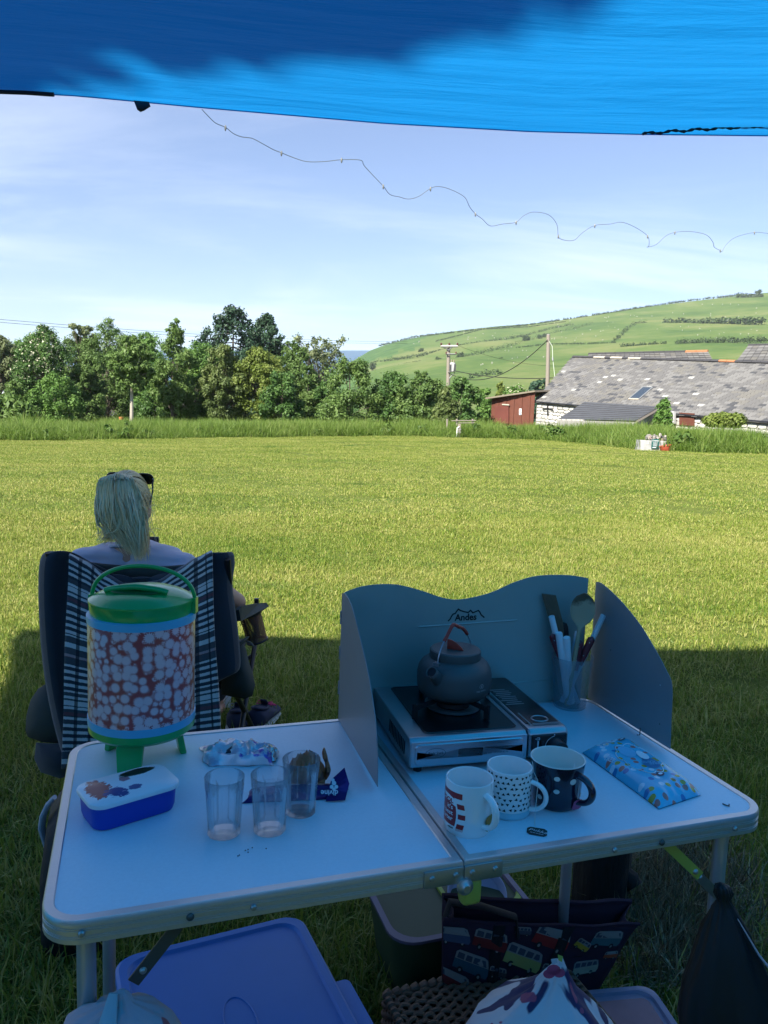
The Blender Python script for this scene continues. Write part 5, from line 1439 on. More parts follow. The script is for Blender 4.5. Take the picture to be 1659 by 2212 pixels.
# keep the face free
keep = [f for f in cap.f if sum(cap.v[i][1] for i in f) / 4 < HC.y + 0.045 or sum(cap.v[i][2] for i in f) / 4 > HC.z + 0.055]
cap.f = keep; cap.mi = [0] * len(keep); cap.build('hair_roots', capm, person, absolute=True)
T0 = ell(tie_d, 1.06)
cur, rad_, col_ = [], [], []
for i in range(900):
    u = hr.normal(0, 0.5); u = max(-1, min(1, u)); dep = hr.uniform(0, 1)
    long_ = hr.uniform(0, 1)
    end = HC + Vector((0.066 + u * 0.030 + hr.normal(0, 0.006), -0.108 + 0.03 * hr.uniform(-1, 1), -0.070 - 0.080 * long_ ** 0.7 - 0.02 * (u > 0)))
    if hr.uniform() < 0.22: end = HC + Vector((-0.035 + hr.normal(0, .02), -0.108 + .01 * hr.normal(), -0.075 - 0.045 * long_))
    mid1 = HC + Vector((0.004 + u * 0.068, -0.110 - 0.038 * (1 - abs(u)) * dep, 0.055 + hr.normal(0, .008)))
    mid2 = HC + Vector((0.020 + u * 0.074 + hr.normal(0, .006), -0.118 - 0.036 * (1 - abs(u) * .7) * dep, -0.030 + hr.normal(0, .012)))
    st = T0 + Vector((u * 0.030, hr.uniform(-.012, .012), hr.uniform(-.006, .012)))
    up = T0 + Vector((u * 0.050, -0.034 - 0.012 * dep, 0.012 + 0.006 * dep - 0.016 * abs(u)))
    ctl = [st, up, mid1, mid2, end]; pts = []
    for q in range(len(ctl) - 1):
        p0, p1, p2, p3 = ctl[max(0, q - 1)], ctl[q], ctl[q + 1], ctl[min(4, q + 2)]
        for k in range(4):
            s = k / 4
            pts.append(0.5 * ((2 * p1) + (p2 - p0) * s + (2 * p0 - 5 * p1 + 4 * p2 - p3) * s * s + (3 * p1 - p0 - 3 * p2 + p3) * s ** 3))
    pts.append(end)
    fr = hr.uniform(0, 6.28); am = hr.uniform(0, 0.0035)
    pts = [p + Vector((math.sin(j * 0.9 + fr) * am, 0, 0)) for j, p in enumerate(pts)]
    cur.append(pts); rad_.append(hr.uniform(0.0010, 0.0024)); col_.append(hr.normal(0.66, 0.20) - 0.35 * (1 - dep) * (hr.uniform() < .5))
for i in range(46):                          # stray wisps on the right side
    z = hr.uniform(-0.10, 0.06); s0 = HC + Vector((0.070, -0.04 + hr.normal(0, .02), z)); e = s0 + Vector((hr.uniform(0.01, 0.035), hr.normal(0, .02), hr.uniform(-.05, .01)))
    cur.append([s0.lerp(e, k / 5) + Vector((0.010 * math.sin(PI * k / 5), 0, 0.006 * math.sin(k))) for k in range(6)]); rad_.append(0.0006); col_.append(0.9)
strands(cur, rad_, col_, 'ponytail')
MB().tube([T0 + Vector((0.020 * math.cos(a), 0.004 + 0.010 * math.sin(a), -0.004 + 0.014 * math.sin(a))) for a in [2 * PI * i / 16 for i in range(17)]], 0.004, 8).build('hair_tie', plum, person, absolute=True)
# sunglasses pushed up on the head
t = NT('dark_lens'); lens_m = t.surf(t.principled(**{'Base Color': (0.012, 0.010, 0.010), 'Roughness': 0.08, 'Coat Weight': 0.5}))
frame_m = mat('black_acetate', (0.01, 0.008, 0.008), 0.25, coat=0.3)
sg = thing('sunglasses', 'dark sunglasses pushed up on the blond hair', 'sunglasses', HC + Vector((0, 0.05, 0.11)))
for s in (-1, 1):
    ring = []
    for k in range(24):
        a = 2 * PI * k / 24; x = 0.029 * math.copysign(abs(math.cos(a)) ** 0.7, math.cos(a)); z = 0.021 * math.copysign(abs(math.sin(a)) ** 0.7, math.sin(a))
        ring.append(HC + Vector((s * 0.049 + x, 0.045 - 0.55 * z - 0.25 * abs(s * .049 + x), 0.094 + z * 0.85)))
    MB().add(ring, [tuple(range(24))]).build('lens', lens_m, sg, smooth=0, thick=0.002, absolute=True)
    MB().tube(ring + [ring[0]], 0.0028, 8, cap=False).build('rim', frame_m, sg, absolute=True)
    o0 = ring[0] if s > 0 else ring[12]
    MB().tube([o0, o0 + Vector((s * 0.004, -0.02, -0.012)), HC + Vector((s * 0.084, 0.0, 0.055)), HC + Vector((s * 0.084, -0.035, 0.012))], [0.003, 0.003, 0.0026, 0.003], 8).build('temple', frame_m, sg, absolute=True)
    MB().disc(o0 + Vector((s * .001, -.004, 0.001)), 0.0028, 8, (s, -1, 0.2)).build('hinge_stud', chrome, sg, smooth=0, absolute=True)
MB().tube([HC + Vector((-0.02, 0.046, 0.098)), HC + Vector((0, 0.049, 0.104)), HC + Vector((0.02, 0.046, 0.098))], 0.0025, 8).build('bridge', frame_m, sg, absolute=True)
# phone in the hands
ph_m = mat('dark_phone_glass', (0.018, 0.020, 0.030), 0.2, coat=0.4)
dv = thing('phone', 'dark slim phone held up in front of the seated person', 'phone', at(327, 1183, 2.93), 0.12)
MB().box((-0.034, 0, 0.0), (0.125, 0.009, 0.085)).build('case', ph_m, dv, bevel=0.004)
MB().box((0.014, -0.0048, 0.028), (0.012, 0.001, 0.012)).build('camera_bump', blkplastic, dv, bevel=0.0003)

# ---- camp chair
olive = mat('olive_grey_canvas', (0.050, 0.055, 0.050), 0.85, var=0.15, bump=0.25, bscale=400)
char_ = mat('charcoal_fleece', (0.030, 0.033, 0.043), 0.95, var=0.12, bump=0.3, bscale=260, sheen=0.3)
tube_m = mat('dark_chair_tube', (0.03, 0.03, 0.033), 0.4, 0.5)
CX = -0.800
chair = thing('camp_chair', 'dark olive folding camp chair with mesh cup holder on its armrest', 'camp chair', (CX, 2.75, gz(CX, 2.75)))
def bulge(P00, P10, P01, P11, f, n=14, m=14):
    return MB().grid([[P00.lerp(P10, i / n).lerp(P01.lerp(P11, i / n), j / m) + f(i / n, j / m) for i in range(n + 1)] for j in range(m + 1)])
bk = bulge(Vector((-1.09, 2.475, 0.885)), Vector((-0.505, 2.475, 0.90)), Vector((-1.06, 2.66, 0.40)), Vector((-0.54, 2.66, 0.40)), lambda u, v: Vector((0, 0.07 * math.sin(PI * u), -0.045 * math.sin(PI * u) * (1 - v))))
bk.build('back_rest', olive, chair, thick=0.012, absolute=True)
bulge(Vector((-1.06, 2.62, 0.41)), Vector((-0.54, 2.62, 0.41)), Vector((-1.06, 3.06, 0.46)), Vector((-0.54, 3.06, 0.46)), lambda u, v: Vector((0, 0, -0.05 * math.sin(PI * u)))).build('seat', olive, chair, thick=0.01, absolute=True)
for s, xa in ((-1, -1.09), (1, -0.505)):
    MB().tube([(xa, 2.472, 0.90), (xa, 2.56, 0.62), (xa, 2.66, 0.38)], 0.011, 10).build('back_post', tube_m, chair, absolute=True)
    MB().tube([(xa, 2.62, 0.40), (xa, 3.10, gz(xa, 3.1) + .01)], 0.010, 10).build('leg', tube_m, chair, absolute=True)
    MB().tube([(xa, 3.06, 0.46), (xa, 2.56, gz(xa, 2.56) + .01)], 0.010, 10).build('leg', tube_m, chair, absolute=True)
    MB().tube([(xa, 3.06, 0.44), (xa, 3.06, 0.63)], 0.010, 10).build('arm_post', tube_m, chair, absolute=True)
MB().tube([(-1.09, 2.60, 0.05), (-0.505, 3.06, 0.40)], 0.009, 10).build('cross_brace', tube_m, chair, absolute=True)
MB().tube([(-0.505, 2.60, 0.05), (-1.09, 3.06, 0.40)], 0.009, 10).build('cross_brace', tube_m, chair, absolute=True)
def arm(pxs, d0, d1, name):
    pass
a0 = [at(u, v, d) for u, v, d in ((512, 1318, 2.60), (518, 1310, 2.62), (556, 1303, 2.98), (572, 1302, 3.04), (577, 1310, 3.04), (560, 1322, 2.98), (516, 1342, 2.62))]
b = MB(); n = len(a0); b.add(a0, [tuple(range(n))]); b.build('arm_rest', olive, chair, smooth=0, thick=0.014, absolute=True)
b = MB(); b.box((-1.10, 2.80, 0.635), (0.07, 0.52, 0.012)); b.build('arm_rest', olive, chair, bevel=0.005, absolute=True)
# mesh cup holder
t = NT('orange_brown_mesh'); co = t.co()
w1 = t.n('ShaderNodeTexWave', Scale=120.0); w1.bands_direction = 'DIAGONAL'; t.t.links.new(co, w1.inputs['Vector'])
c = t.mix(w1.outputs['Fac'], (0.06, 0.025, 0.016), (0.26, 0.105, 0.06))
p = t.principled(**{'Base Color': c, 'Roughness': 0.8}); tr = t.n('ShaderNodeBsdfTransparent'); mx = t.n('ShaderNodeMixShader')
t.t.links.new(t.math('MULTIPLY', t.math('LESS_THAN', w1.outputs['Fac'], 0.3), 0.55), mx.inputs[0]); t.t.links.new(p, mx.inputs[1]); t.t.links.new(tr.outputs[0], mx.inputs[2])
mesh_m = t.surf(mx.outputs[0])
top = at(540, 1326, 2.93); bot = at(556, 1384, 2.95)
ax = (bot - top).normalized(); rx = Vector((1, 0, 0)) - ax * ax.x; rx.normalize(); ry = ax.cross(rx)
rr = [[top.lerp(bot, k) + (rx * math.cos(a) + ry * math.sin(a)) * (0.042 - 0.004 * k) for a in [2 * PI * j / 24 for j in range(24)]] for k in (0, .25, .5, .75, 1.0)]
ch = MB().rings(rr, cap=False).build('cup_holder', mesh_m, chair, absolute=True)
for rg, nm in ((rr[0], 'top_binding'), (rr[-1], 'bottom_binding')):
    MB().tube(rg + [rg[0]], 0.0045, 6, cap=False).build(nm, blkplastic, ch, absolute=True)
MB().tube([rr[k][14] for k in range(5)], 0.0045, 6).build('seam_binding', blkplastic, ch, absolute=True)
# soft side pockets
def pocket(outline, d, thick, name, m, parent, seed=1.0):
    """cushion-shaped bag over an outline given in pixels at depth d"""
    P = [at(u, v, d) for u, v in outline]; c = sum(P, Vector()) / len(P); n = len(P)
    fw = (c - CAM).normalized(); rings = []
    for s in (1.0, 0.97, 0.86, 0.66, 0.40, 0.12):
        rings.append([c + (p - c) * s - fw * (thick * (1 - s ** 2.6) + 0.020 * mnoise.noise((c + (p - c) * s) * 11 + Vector((seed, 0, 0))) * (1 - s ** 4)) for p in P])
    bk_ = [c + (p - c) * 0.9 + fw * thick * 0.8 for p in P]
    return MB().rings([bk_] + rings).build(name, m, parent, absolute=True, smooth=60)
pocket([(478, 1398), (497, 1390), (520, 1386), (531, 1400), (538, 1430), (547, 1458), (551, 1480), (545, 1503), (528, 1510), (505, 1506), (478, 1500)], 2.66, 0.05, 'side_pocket', olive, chair, 3)
MB().tube([at(482, 1418, 2.58), at(500, 1402, 2.56), at(522, 1388, 2.58), at(534, 1378, 2.62)], [0.012, 0.016, 0.014, 0.010], 8, flat=0.5).build('side_strap', olive, chair, absolute=True)
MB().tube([at(530, 1384, 2.62), at(541, 1388, 2.62), at(548, 1396, 2.62)], 0.006, 8, flat=0.5).build('strap_end', olive, chair, absolute=True)
pocket([(98, 1478), (82, 1488), (66, 1512), (57, 1545), (55, 1578), (60, 1592), (90, 1603), (130, 1606), (150, 1590), (150, 1500), (130, 1480)], 2.62, 0.06, 'side_pocket', olive, chair, 7)
pocket([(78, 1604), (74, 1640), (88, 1668), (130, 1682), (165, 1670), (165, 1600), (120, 1606)], 2.60, 0.05, 'carry_bag', char_, chair, 9)
ct = MB().add([at(u, v, 2.545) for u, v in ((97, 1436), (110, 1431), (137, 1426), (141, 1455), (143, 1484), (119, 1492), (112, 1478), (105, 1458))], [tuple(range(8))]).build('care_label', ceramic, chair, smooth=0, absolute=True)
b = MB()
for r_ in range(2):
    for k in range(9):
        u0 = 108 + k * 3.4 + r_ * 2; v0 = 1441 + r_ * 24 - k * 0.6
        b.add([at(u0, v0, 2.541), at(u0 + 1.1, v0, 2.541), at(u0 + 2.2, v0 + 15, 2.541), at(u0 + 1.1, v0 + 15, 2.541)], [(0, 1, 2, 3)])
    b.add([at(107 + 3 * r_, 1461 + r_ * 23, 2.541), at(141, 1457 + r_ * 23, 2.541), at(141, 1459 + r_ * 23, 2.541), at(107 + 3 * r_, 1463 + r_ * 23, 2.541)], [(0, 1, 2, 3)])
b.build('label_print', mat('label_ink', (0.08, 0.09, 0.14), 0.6), ct, smooth=0, absolute=True)
# dark throw hanging over the back
Lp = [(106, 1190), (88, 1196), (83, 1230), (83, 1300), (87, 1390), (98, 1480), (112, 1550), (128, 1610), (138, 1640)]
Rp = [(500, 1193), (508, 1196), (507, 1232), (500, 1255), (506, 1300), (514, 1350), (518, 1400), (521, 1428), (518, 1450)]
P = []
for j, (l, r) in enumerate(zip(Lp, Rp)):
    row = []
    for i in range(31):
        k = i / 30; u = l[0] + (r[0] - l[0]) * k; v = l[1] + (r[1] - l[1]) * k + (62 * math.sin(PI * min(1, max(0, (k - .12) / .76))) ** 1.2 if j == 0 else (50 * math.sin(PI * k) ** 2 if j == 1 else (25 * math.sin(PI * k) ** 2 if j == 2 else 0)))
        d = 2.505 - 0.012 * math.sin(k * 30 + j * .3) + 0.06 * (math.sin(PI * k) if j < 4 else 0.5 * math.sin(PI * k)) + (0.05 if i in (0, 30) else 0) 
        row.append(at(u, v, d))
    P.append(row)
thr = MB().grid(P).build('dark_throw', char_, None, thick=0.014, subsurf=1)
tag(thr, 'charcoal fleece throw hanging over the chair back under the striped blanket', 'throw')
# striped blanket
t = NT('striped_wool_blanket')
U_, V_ = t.attr('su').outputs['Fac'], t.attr('sv').outputs['Fac']
wob = t.math('MULTIPLY', t.math('SUBTRACT', t.noise(t.co(), 260, 3), 0.5), 0.0035)
Vw = t.math('ADD', V_, wob); Uw = t.math('ADD', U_, t.math('MULTIPLY', wob, 2.0))
base = t.mix(t.noise(t.co(), 180, 3), (0.048, 0.047, 0.055), (0.085, 0.083, 0.092))
def bands(v, per, lo, hi):
    f = t.math('FRACT', t.math('MULTIPLY', v, 1 / per)); return t.math('MULTIPLY', t.math('GREATER_THAN', f, lo), t.math('LESS_THAN', f, hi))
wide = bands(Vw, 0.186, 0.0, 0.46)
fine = t.math('MULTIPLY', bands(Vw, 0.0215, 0.0, 0.46), wide)
sparse = t.math('MULTIPLY', bands(Vw, 0.0335, 0.0, 0.26), t.math('SUBTRACT', 1.0, wide))
fat = bands(Vw, 0.186, 0.60, 0.685)
white = t.math('MAXIMUM', t.math('MAXIMUM', fine, sparse), fat)
c = t.mix(white, base, (0.60, 0.57, 0.54))
dk = t.math('MULTIPLY', bands(Vw, 0.0215, 0.56, 0.90), wide); c = t.mix(t.math('MULTIPLY', dk, 0.7), c, (0.020, 0.022, 0.034))
c = t.mix(t.math('MULTIPLY', bands(Vw, 0.186, 0.80, 0.86), 0.6), c, (0.19, 0.05, 0.06))
vb = None
for u0, w in ((0.085, 0.030), (0.170, 0.020), (0.86, 0.034), (0.95, 0.016), (0.385, 0.022), (0.470, 0.018), (0.555, 0.024), (0.635, 0.016)):
    m = t.math('LESS_THAN', t.math('ABSOLUTE', t.math('SUBTRACT', Uw, u0)), w * 0.42); vb = m if vb is None else t.math('MAXIMUM', vb, m)
c = t.mix(t.math('MULTIPLY', vb, 0.80), c, (0.008, 0.008, 0.013))
wool = t.surf(t.principled(**{'Base Color': c, 'Roughness': 0.95, 'Sheen Weight': 0.3, 'Normal': t.bump(t.noise(t.co(), 420, 3), 0.5, 0.003)}))
tops = [(148, 1197), (185, 1213), (225, 1239), (265, 1258), (300, 1262), (340, 1255), (390, 1227), (430, 1204), (458, 1191)]
def lerp_poly(pts, k):
    x = k * (len(pts) - 1); i = min(int(x), len(pts) - 2); f = x - i
    f2 = f * f * (3 - 2 * f) * 0.3 + f * 0.7
    return pts[i][0] + (pts[i + 1][0] - pts[i][0]) * f, pts[i][1] + (pts[i + 1][1] - pts[i][1]) * f2
P, su, sv = [], [], []
NX, NY = 60, 80
for j in range(NY + 1):
    row = []; q = j / NY
    for i in range(NX + 1):
        k = i / NX
        tu, tv = lerp_poly(tops, k)
        bu, bv = 133 + (478 - 133) * k, 1660 - 20 * k
        ql = q ** 1.05
        u = tu + (bu - tu) * (ql * 0.35 + 0.65 * smoothstep(0, 1, ql)) + 1.2 * math.sin(q * 9 + 1) * (1 if k in (0, 1) else 0); v = tv + (bv - tv) * ql
        sag = math.sin(PI * k) ** 1.3
        d = 2.485 + 0.06 * sag * (1 - q) ** 1.5 - 0.010 * math.sin(k * 17 + q * 2) * smoothstep(0.1, .7, q) - 0.006 * math.sin(k * 41 + 2) * q - 0.02 * q
        if j == 0: d += 0.030; v += 1.5
        if j == 1: d += 0.010; v -= 0.5
        row.append(at(u, v, d)); su.append(k); sv.append(q * 0.70 - 0.045 * sag * (1 - q) * 0.55)
    P.append(row)
bl = MB().grid(P).build('striped_blanket', wool, None, smooth=180, fixn=False)
for nm, dat in (('su', su), ('sv', sv)):
    a = bl.data.attributes.new(nm, 'FLOAT', 'POINT'); a.data.foreach_set('value', dat)
md = bl.modifiers.new('solid', 'SOLIDIFY'); md.thickness = 0.006; md.offset = -1
tag(bl, 'black white and grey striped wool blanket draped over the chair back', 'blanket')

# ---- trainers on the grass
navy_knit = mat('navy_knit', (0.018, 0.024, 0.055), 0.85, var=0.2, bump=0.3, bscale=300)
sole_m = mat('pale_foam_sole', (0.52, 0.54, 0.50), 0.6); lining_m = mat('grey_lining', (0.10, 0.10, 0.11), 0.9); lace_m = mat('pink_lace', (0.50, 0.03, 0.14), 0.7)
def shoe(lace, lab, P, rz):
    o = thing('trainer', lab, 'trainer', P, rz, 'pair of trainers left on the grass')
    L = 0.25
    def wid(s): return 0.030 + 0.020 * math.sin(PI * min(1, s * 0.62 + 0.25)) * 0.9 - 0.020 * max(0, (s - .82) / .18) ** 2
    rr, rs = [], []
    for k in range(19):
        s = k / 18; y = -L / 2 + L * s; e = min(1, min(s, 1 - s) / 0.07) ** 0.5
        w = max(0.004, wid(s) * (0.35 + 0.65 * e)); h = 0.088 - 0.050 * smoothstep(0.25, 0.85, s)
        rs.append([Vector((w * 1.06 * math.cos(a), y, 0.012 + 0.013 * math.sin(a))) for a in [2 * PI * j / 16 for j in range(16)]])
        rr.append([Vector((w * math.cos(a), y, 0.018 + (h - .01) / 2 * (1 + math.sin(a)) * (0.5 + 0.5 * e) - (0.0 if not 0.06 < s < 0.42 else 0.0))) for a in [2 * PI * j / 18 for j in range(18)]])
    MB().rings(rs).build('sole', sole_m, o, smooth=60); MB().rings(rr).build('upper', navy_knit, o, smooth=180)
    op = MB(); ring = [Vector((0.030 * math.cos(a), -0.058 + 0.050 * math.sin(a), 0.094 - 0.012 * math.sin(a) - 0.004 * abs(math.cos(a)))) for a in [2 * PI * j / 24 for j in range(24)]]
    op.tube(ring + [ring[0]], 0.006, 8, cap=False).build('collar', navy_knit, o)
    MB().add(ring + [Vector((0, -0.058, 0.070))], [(j, (j + 1) % 24, 24) for j in range(24)]).build('lining', lining_m, o)
    b = MB()
    for k in range(5):
        y = 0.000 + k * 0.020; z = 0.089 - k * 0.0085
        b.tube([(-0.022, y, z - .003), (0, y + .006, z + .004), (0.022, y, z - .003)], 0.0028, 6); b.tube([(-0.020, y + .010, z - .006), (0.020, y - .004, z + .001)], 0.0026, 6)
    b.tube([(0, -.002, .092), (-.03, .004, .098), (-.036, -.012, .086), (-.006, -.004, .092)], 0.0024, 6); b.tube([(0, -.002, .092), (.03, .006, .097), (.034, -.010, .086), (.006, -.004, .092)], 0.0024, 6)
    b.build('laces', lace, o)
    MB().add([(-0.018, 0.0, 0.085), (0.018, 0.0, 0.085), (0.014, -0.022, 0.112), (-0.014, -0.022, 0.112)], [(0, 1, 2, 3)]).build('tongue', navy_knit, o, smooth=0, thick=0.005)
    return o
g1, g2 = ong(514, 1572), ong(572, 1566)
shoe(mat('grey_lace', (0.30, 0.30, 0.33), 0.7), 'left navy trainer with grey laces on the grass by the blanket', (g1.x, g1.y, g1.z + .01), 0.15)
shoe(lace_m, 'right navy trainer with bright pink laces on the grass', (g2.x, g2.y, g2.z + .01), -0.22)
g = ong(488, 1536)
sck = thing('paper_scrap', 'scrap of white paper on the grass beside the trainers', 'paper scrap', g, 0.3)
MB().add([(-0.02, 0, 0.02), (0.018, -.004, 0.016), (0.024, 0.0, 0.075), (-0.012, 0.01, 0.082)], [(0, 1, 2, 3)]).build('paper', ceramic, sck, smooth=0, thick=0.002)

# ================================================================== under the table
lilac_lid = mat('lilac_blue_plastic', (0.045, 0.185, 0.54), 0.5, var=0.04, bump=0.06, bscale=160)
box_m = mat('clear_blue_plastic', (0.22, 0.25, 0.52), 0.4, var=0.04)
Bz = 0.30
A_, B2, C2 = onz(300, 2057, Bz), onz(647, 1972, Bz), onz(733, 2162, Bz)
dAB = (B2 - A_); dAB.z = 0; dAB.normalize(); dn = Vector((dAB.y, -dAB.x, 0))
BW, BL = 0.385, 0.52
bc = B2 - dAB * (BW / 2 - .002) + dn * (BL / 2 - .004)
sb = thing('storage_box', 'lilac blue lidded plastic storage box under the table', 'storage box', (bc.x, bc.y, 0), math.atan2(dAB.y, dAB.x))
MB().rings(rr_loft([(BW - .07, BL - .07, 0.004), (BW - .06, BL - .06, 0.01), (BW - .02, BL - .02, Bz - .03)], 0.04)).build('box', box_m, sb)
lid_ = MB().rings(rr_loft([(BW - .006, BL - .006, Bz - .032), (BW, BL, Bz - .028), (BW, BL, Bz - .006), (BW - .012, BL - .012, Bz), (BW - .040, BL - .040, Bz), (BW - .048, BL - .048, Bz - .006), (0.05, 0.07, Bz - .0055)], 0.04)).build('lid', lilac_lid, sb, smooth=30)
el = [Vector((0.028 * math.cos(a) + 0.0, 0.012 + 0.062 * math.sin(a), Bz - .0052)) for a in [2 * PI * i / 40 for i in range(41)]]
MB().tube(el, 0.0016, 6, cap=False).build('moulded_oval', lilac_lid, lid_)
for s in (-1, 1):
    MB().rings(rr_loft([(0.05, 0.13, Bz - .06), (0.052, 0.132, Bz - 0.01)], 0.012)).xform(Matrix.Translation((s * (BW / 2 + .002), -.02, 0))).build('clip_handle', lilac_lid, sb)
# knotted cloth bundle hanging from the left brace
t = NT('faded_print_cloth'); co = t.co(); n = t.noise(co, 20, 3, 0.5); n2 = t.noise(t.mapv(co, loc=(4, 2, 1)), 26, 2, 0.5)
c = t.mix(t.math('MULTIPLY', t.math('SUBTRACT', n, 0.58), 20, clamp=True), (0.47, 0.37, 0.40), (0.24, 0.36, 0.42))
c = t.mix(t.math('MULTIPLY', t.math('SUBTRACT', n2, 0.64), 20, clamp=True), c, (0.42, 0.10, 0.11))
clo = t.surf(t.principled(**{'Base Color': c, 'Roughness': 0.9, 'Normal': t.bump(t.noise(co, 60, 4), 0.4, 0.004)}))
def folded_bag(name, lab, cat, top, prof, m, folds, amp, seed, squash=0.8, lean=(0, 0), rz=0.0):
    o = thing(name, lab, cat, top, rz)
    rr = []
    for z, r in prof:
        row = []
        for j in range(72):
            a = 2 * PI * j / 72
            f = sum(math.sin(a * k + seed * k + z * 4) / k ** 0.5 for k in folds) / len(folds)
            rr_ = r * (1 + amp * f) + 0.011 * mnoise.noise(Vector((math.cos(a) * 3 + seed, math.sin(a) * 3, z * 22))) * min(1, r / .03)
            row.append(Vector((rr_ * math.cos(a) + lean[0] * -z, rr_ * math.sin(a) * squash + lean[1] * -z, z)))
        rr.append(row)
    return o, MB().rings(rr).build('sack', m, o, smooth=50)
kt_ = TO + EX * on_t(262, 2128, 0.012).x + EY * -0.012 + Vector((0, 0, on_t(262, 2128, 0.012).z))
o, s_ = folded_bag('cloth_bundle', 'knotted faded pink cloth bundle hanging from the left table brace', 'cloth bag', kt_, [(0.010, 0.006), (0.004, 0.012), (-0.006, 0.017), (-0.014, 0.032), (-0.024, 0.053), (-0.040, 0.072), (-0.065, 0.085), (-0.10, 0.092), (-0.15, 0.090), (-0.20, 0.070), (-0.23, 0.03)], clo, (3, 5, 8), 0.20, 1.3, 0.75)
MB().tube([Vector((-0.006, -0.012, 0.016)), Vector((-0.008, -0.030, -0.02)), Vector((-0.012, -0.066, -0.062)), Vector((-0.004, -0.078, -0.12))], [0.006, 0.013, 0.016, 0.008], 10, flat=0.6).build('knot_tail', mat('pale_blue_cloth', (0.30, 0.44, 0.50), 0.9, bump=0.2, bscale=60), o)
# nested washing-up tubs
grey_tub = mat('grey_tub_plastic', (0.13, 0.115, 0.17), 0.5); green_tub = mat('lime_green_plastic', (0.28, 0.36, 0.05), 0.5); dark_tub = mat('dark_green_plastic', (0.035, 0.060, 0.025), 0.6)
def tub(name, lab, P, rz, w, h, z0, z1, rim_m, wall_m, r=0.06, lip=0.014):
    o = thing(name, lab, 'washing-up tub', P, rz, None)
    MB().rings(rr_loft([(w * .76, h * .76, z0), (w * .8, h * .8, z0 + .004), (w - .02, h - .02, z1 - .008)], r)).build('wall', wall_m, o)
    MB().rings(rr_loft([(w - .02, h - .02, z1 - .010), (w, h, z1 - .007), (w, h, z1), (w - lip * 2, h - lip * 2, z1 + .0005), (w - lip * 2 - .006, h - lip * 2 - .006, z1 - .010), (w * .78, h * .78, z1 - .07), (.02, .02, z1 - .0705)], r)).build('rim', rim_m, o, smooth=35)
    return o
tc = onz(966, 1928, 0.215)
tub('washing_tub', 'grey and dark green washing-up tub under the table hinge', (tc.x, tc.y, 0.008), 0.32, 0.375, 0.30, 0.0, 0.205, grey_tub, dark_tub)
tub('inner_tub', 'lime green tub nested in the grey washing-up tub', (tc.x + .075, tc.y + .05, 0.140), 0.32, 0.20, 0.20, 0.0, 0.072, green_tub, green_tub, 0.05, 0.010)
bw_ = thing('mixing_bowl', 'pale lilac round bowl resting in the lime green tub', 'bowl', (tc.x + .075, tc.y + .03, 0.17), 0)
MB().lathe([(0.03, 0), (0.05, 0.003), (0.068, 0.025), (0.074, 0.05), (0.0715, 0.05), (0.062, 0.03), (0.001, 0.012)], 36).xform(Matrix.Rotation(0.5, 4, 'X')).build('bowl', mat('lilac_bowl_plastic', (0.44, 0.42, 0.56), 0.4), bw_)
# tote bag printed with camper vans
vb0 = onz(1150, 2235, 0.015); VA = 0.22
vn = Vector((-math.sin(VA), math.cos(VA), 0)); vx = Vector((math.cos(VA), math.sin(VA), 0))
plumc = mat('plum_navy_cotton', (0.030, 0.012, 0.030), 0.85, var=0.35, vscale=6, bump=0.2, bscale=300); blk_cloth = mat('black_webbing', (0.008, 0.008, 0.009), 0.9)
vbag = thing('tote_bag', 'dark tote bag printed with colourful camper vans under the table', 'tote bag', vb0, VA)
def vloc(u, v):
    X = on_v(u, v, vb0, vn) - vb0; return X.dot(vx), X.z
x0, zt0 = vloc(957, 1985); x1, zt1 = vloc(1381, 1995); xb0, _z = vloc(955, 2210); xb1, _z = vloc(1255, 2215)
def vface(k, q, off=0.0):                      # q 0 top, 1 bottom
    xt = x0 + (x1 - x0) * k; xb = xb0 + (xb1 - xb0) * k
    zt = zt0 + (zt1 - zt0) * k - 0.008 * math.sin(PI * k); x = xt + (xb - xt) * q ** 0.8; z = zt * (1 - q)
    return Vector((x, -0.012 * math.sin(PI * k) * math.sin(PI * q * .8) + 0.008 * mnoise.noise(Vector((k * 6, q * 4, 3))) - off, max(0, z)))
MB().grid([[vface(i / 30, j / 14) for i in range(31)] for j in range(15)]).build('front', plumc, vbag, thick=0.003)
bkd = Vector((0.02, 0.07, 0))
MB().grid([[vface(i / 20, j / 8) + bkd + Vector((0, 0, 0.004 * (1 - j / 8))) for i in range(21)] for j in range(9)]).build('back', plumc, vbag, thick=0.003)
for k in (0, 1):
    MB().grid([[vface(k, j / 8).lerp(vface(k, j / 8) + bkd, i / 5) + Vector((-0.025 * math.sin(PI * i / 5) * (1 if k else -1), 0, -.01 * math.sin(PI * i / 5))) for i in range(6)] for j in range(9)]).build('side', plumc, vbag, thick=0.003)
MB().grid([[vface(k, 0.28).lerp(vface(k, 0.28) + bkd, i / 3) for i in range(4)] for k in [q / 6 for q in range(7)]]).build('contents', blk_cloth, vbag)
MB().tube([vface(i / 24, 0, 0.002) for i in range(25)], 0.004, 6).build('top_hem', plumc, vbag)
MB().tube([vface(i / 24, 0) + bkd + Vector((0, 0, .006)) for i in range(25)], 0.006, 6).build('top_hem', plumc, vbag)
for ka, kb in ((0.245, 0.405), (0.60, 0.74)):
    b = MB().grid([[vface(ka + (kb - ka) * 0.0 + i * 0.06 + (0.0 if ka < .5 else -0.06 * j / 10), j / 10, 0.004) for i in range(2)] for j in range(11)])
    b.build('strap', blk_cloth, vbag, thick=0.002)
hp_ = [vface(0.02, 0.05, .004) + Vector((0, 0.02, 0.0)), vface(0.05, 0, .004) + Vector((0, 0.03, 0.022)), vface(.2, 0, .004) + Vector((0, 0.02, 0.026)), vface(.36, 0, .004) + Vector((0, 0.01, 0.012)), vface(.38, .1, .006)]
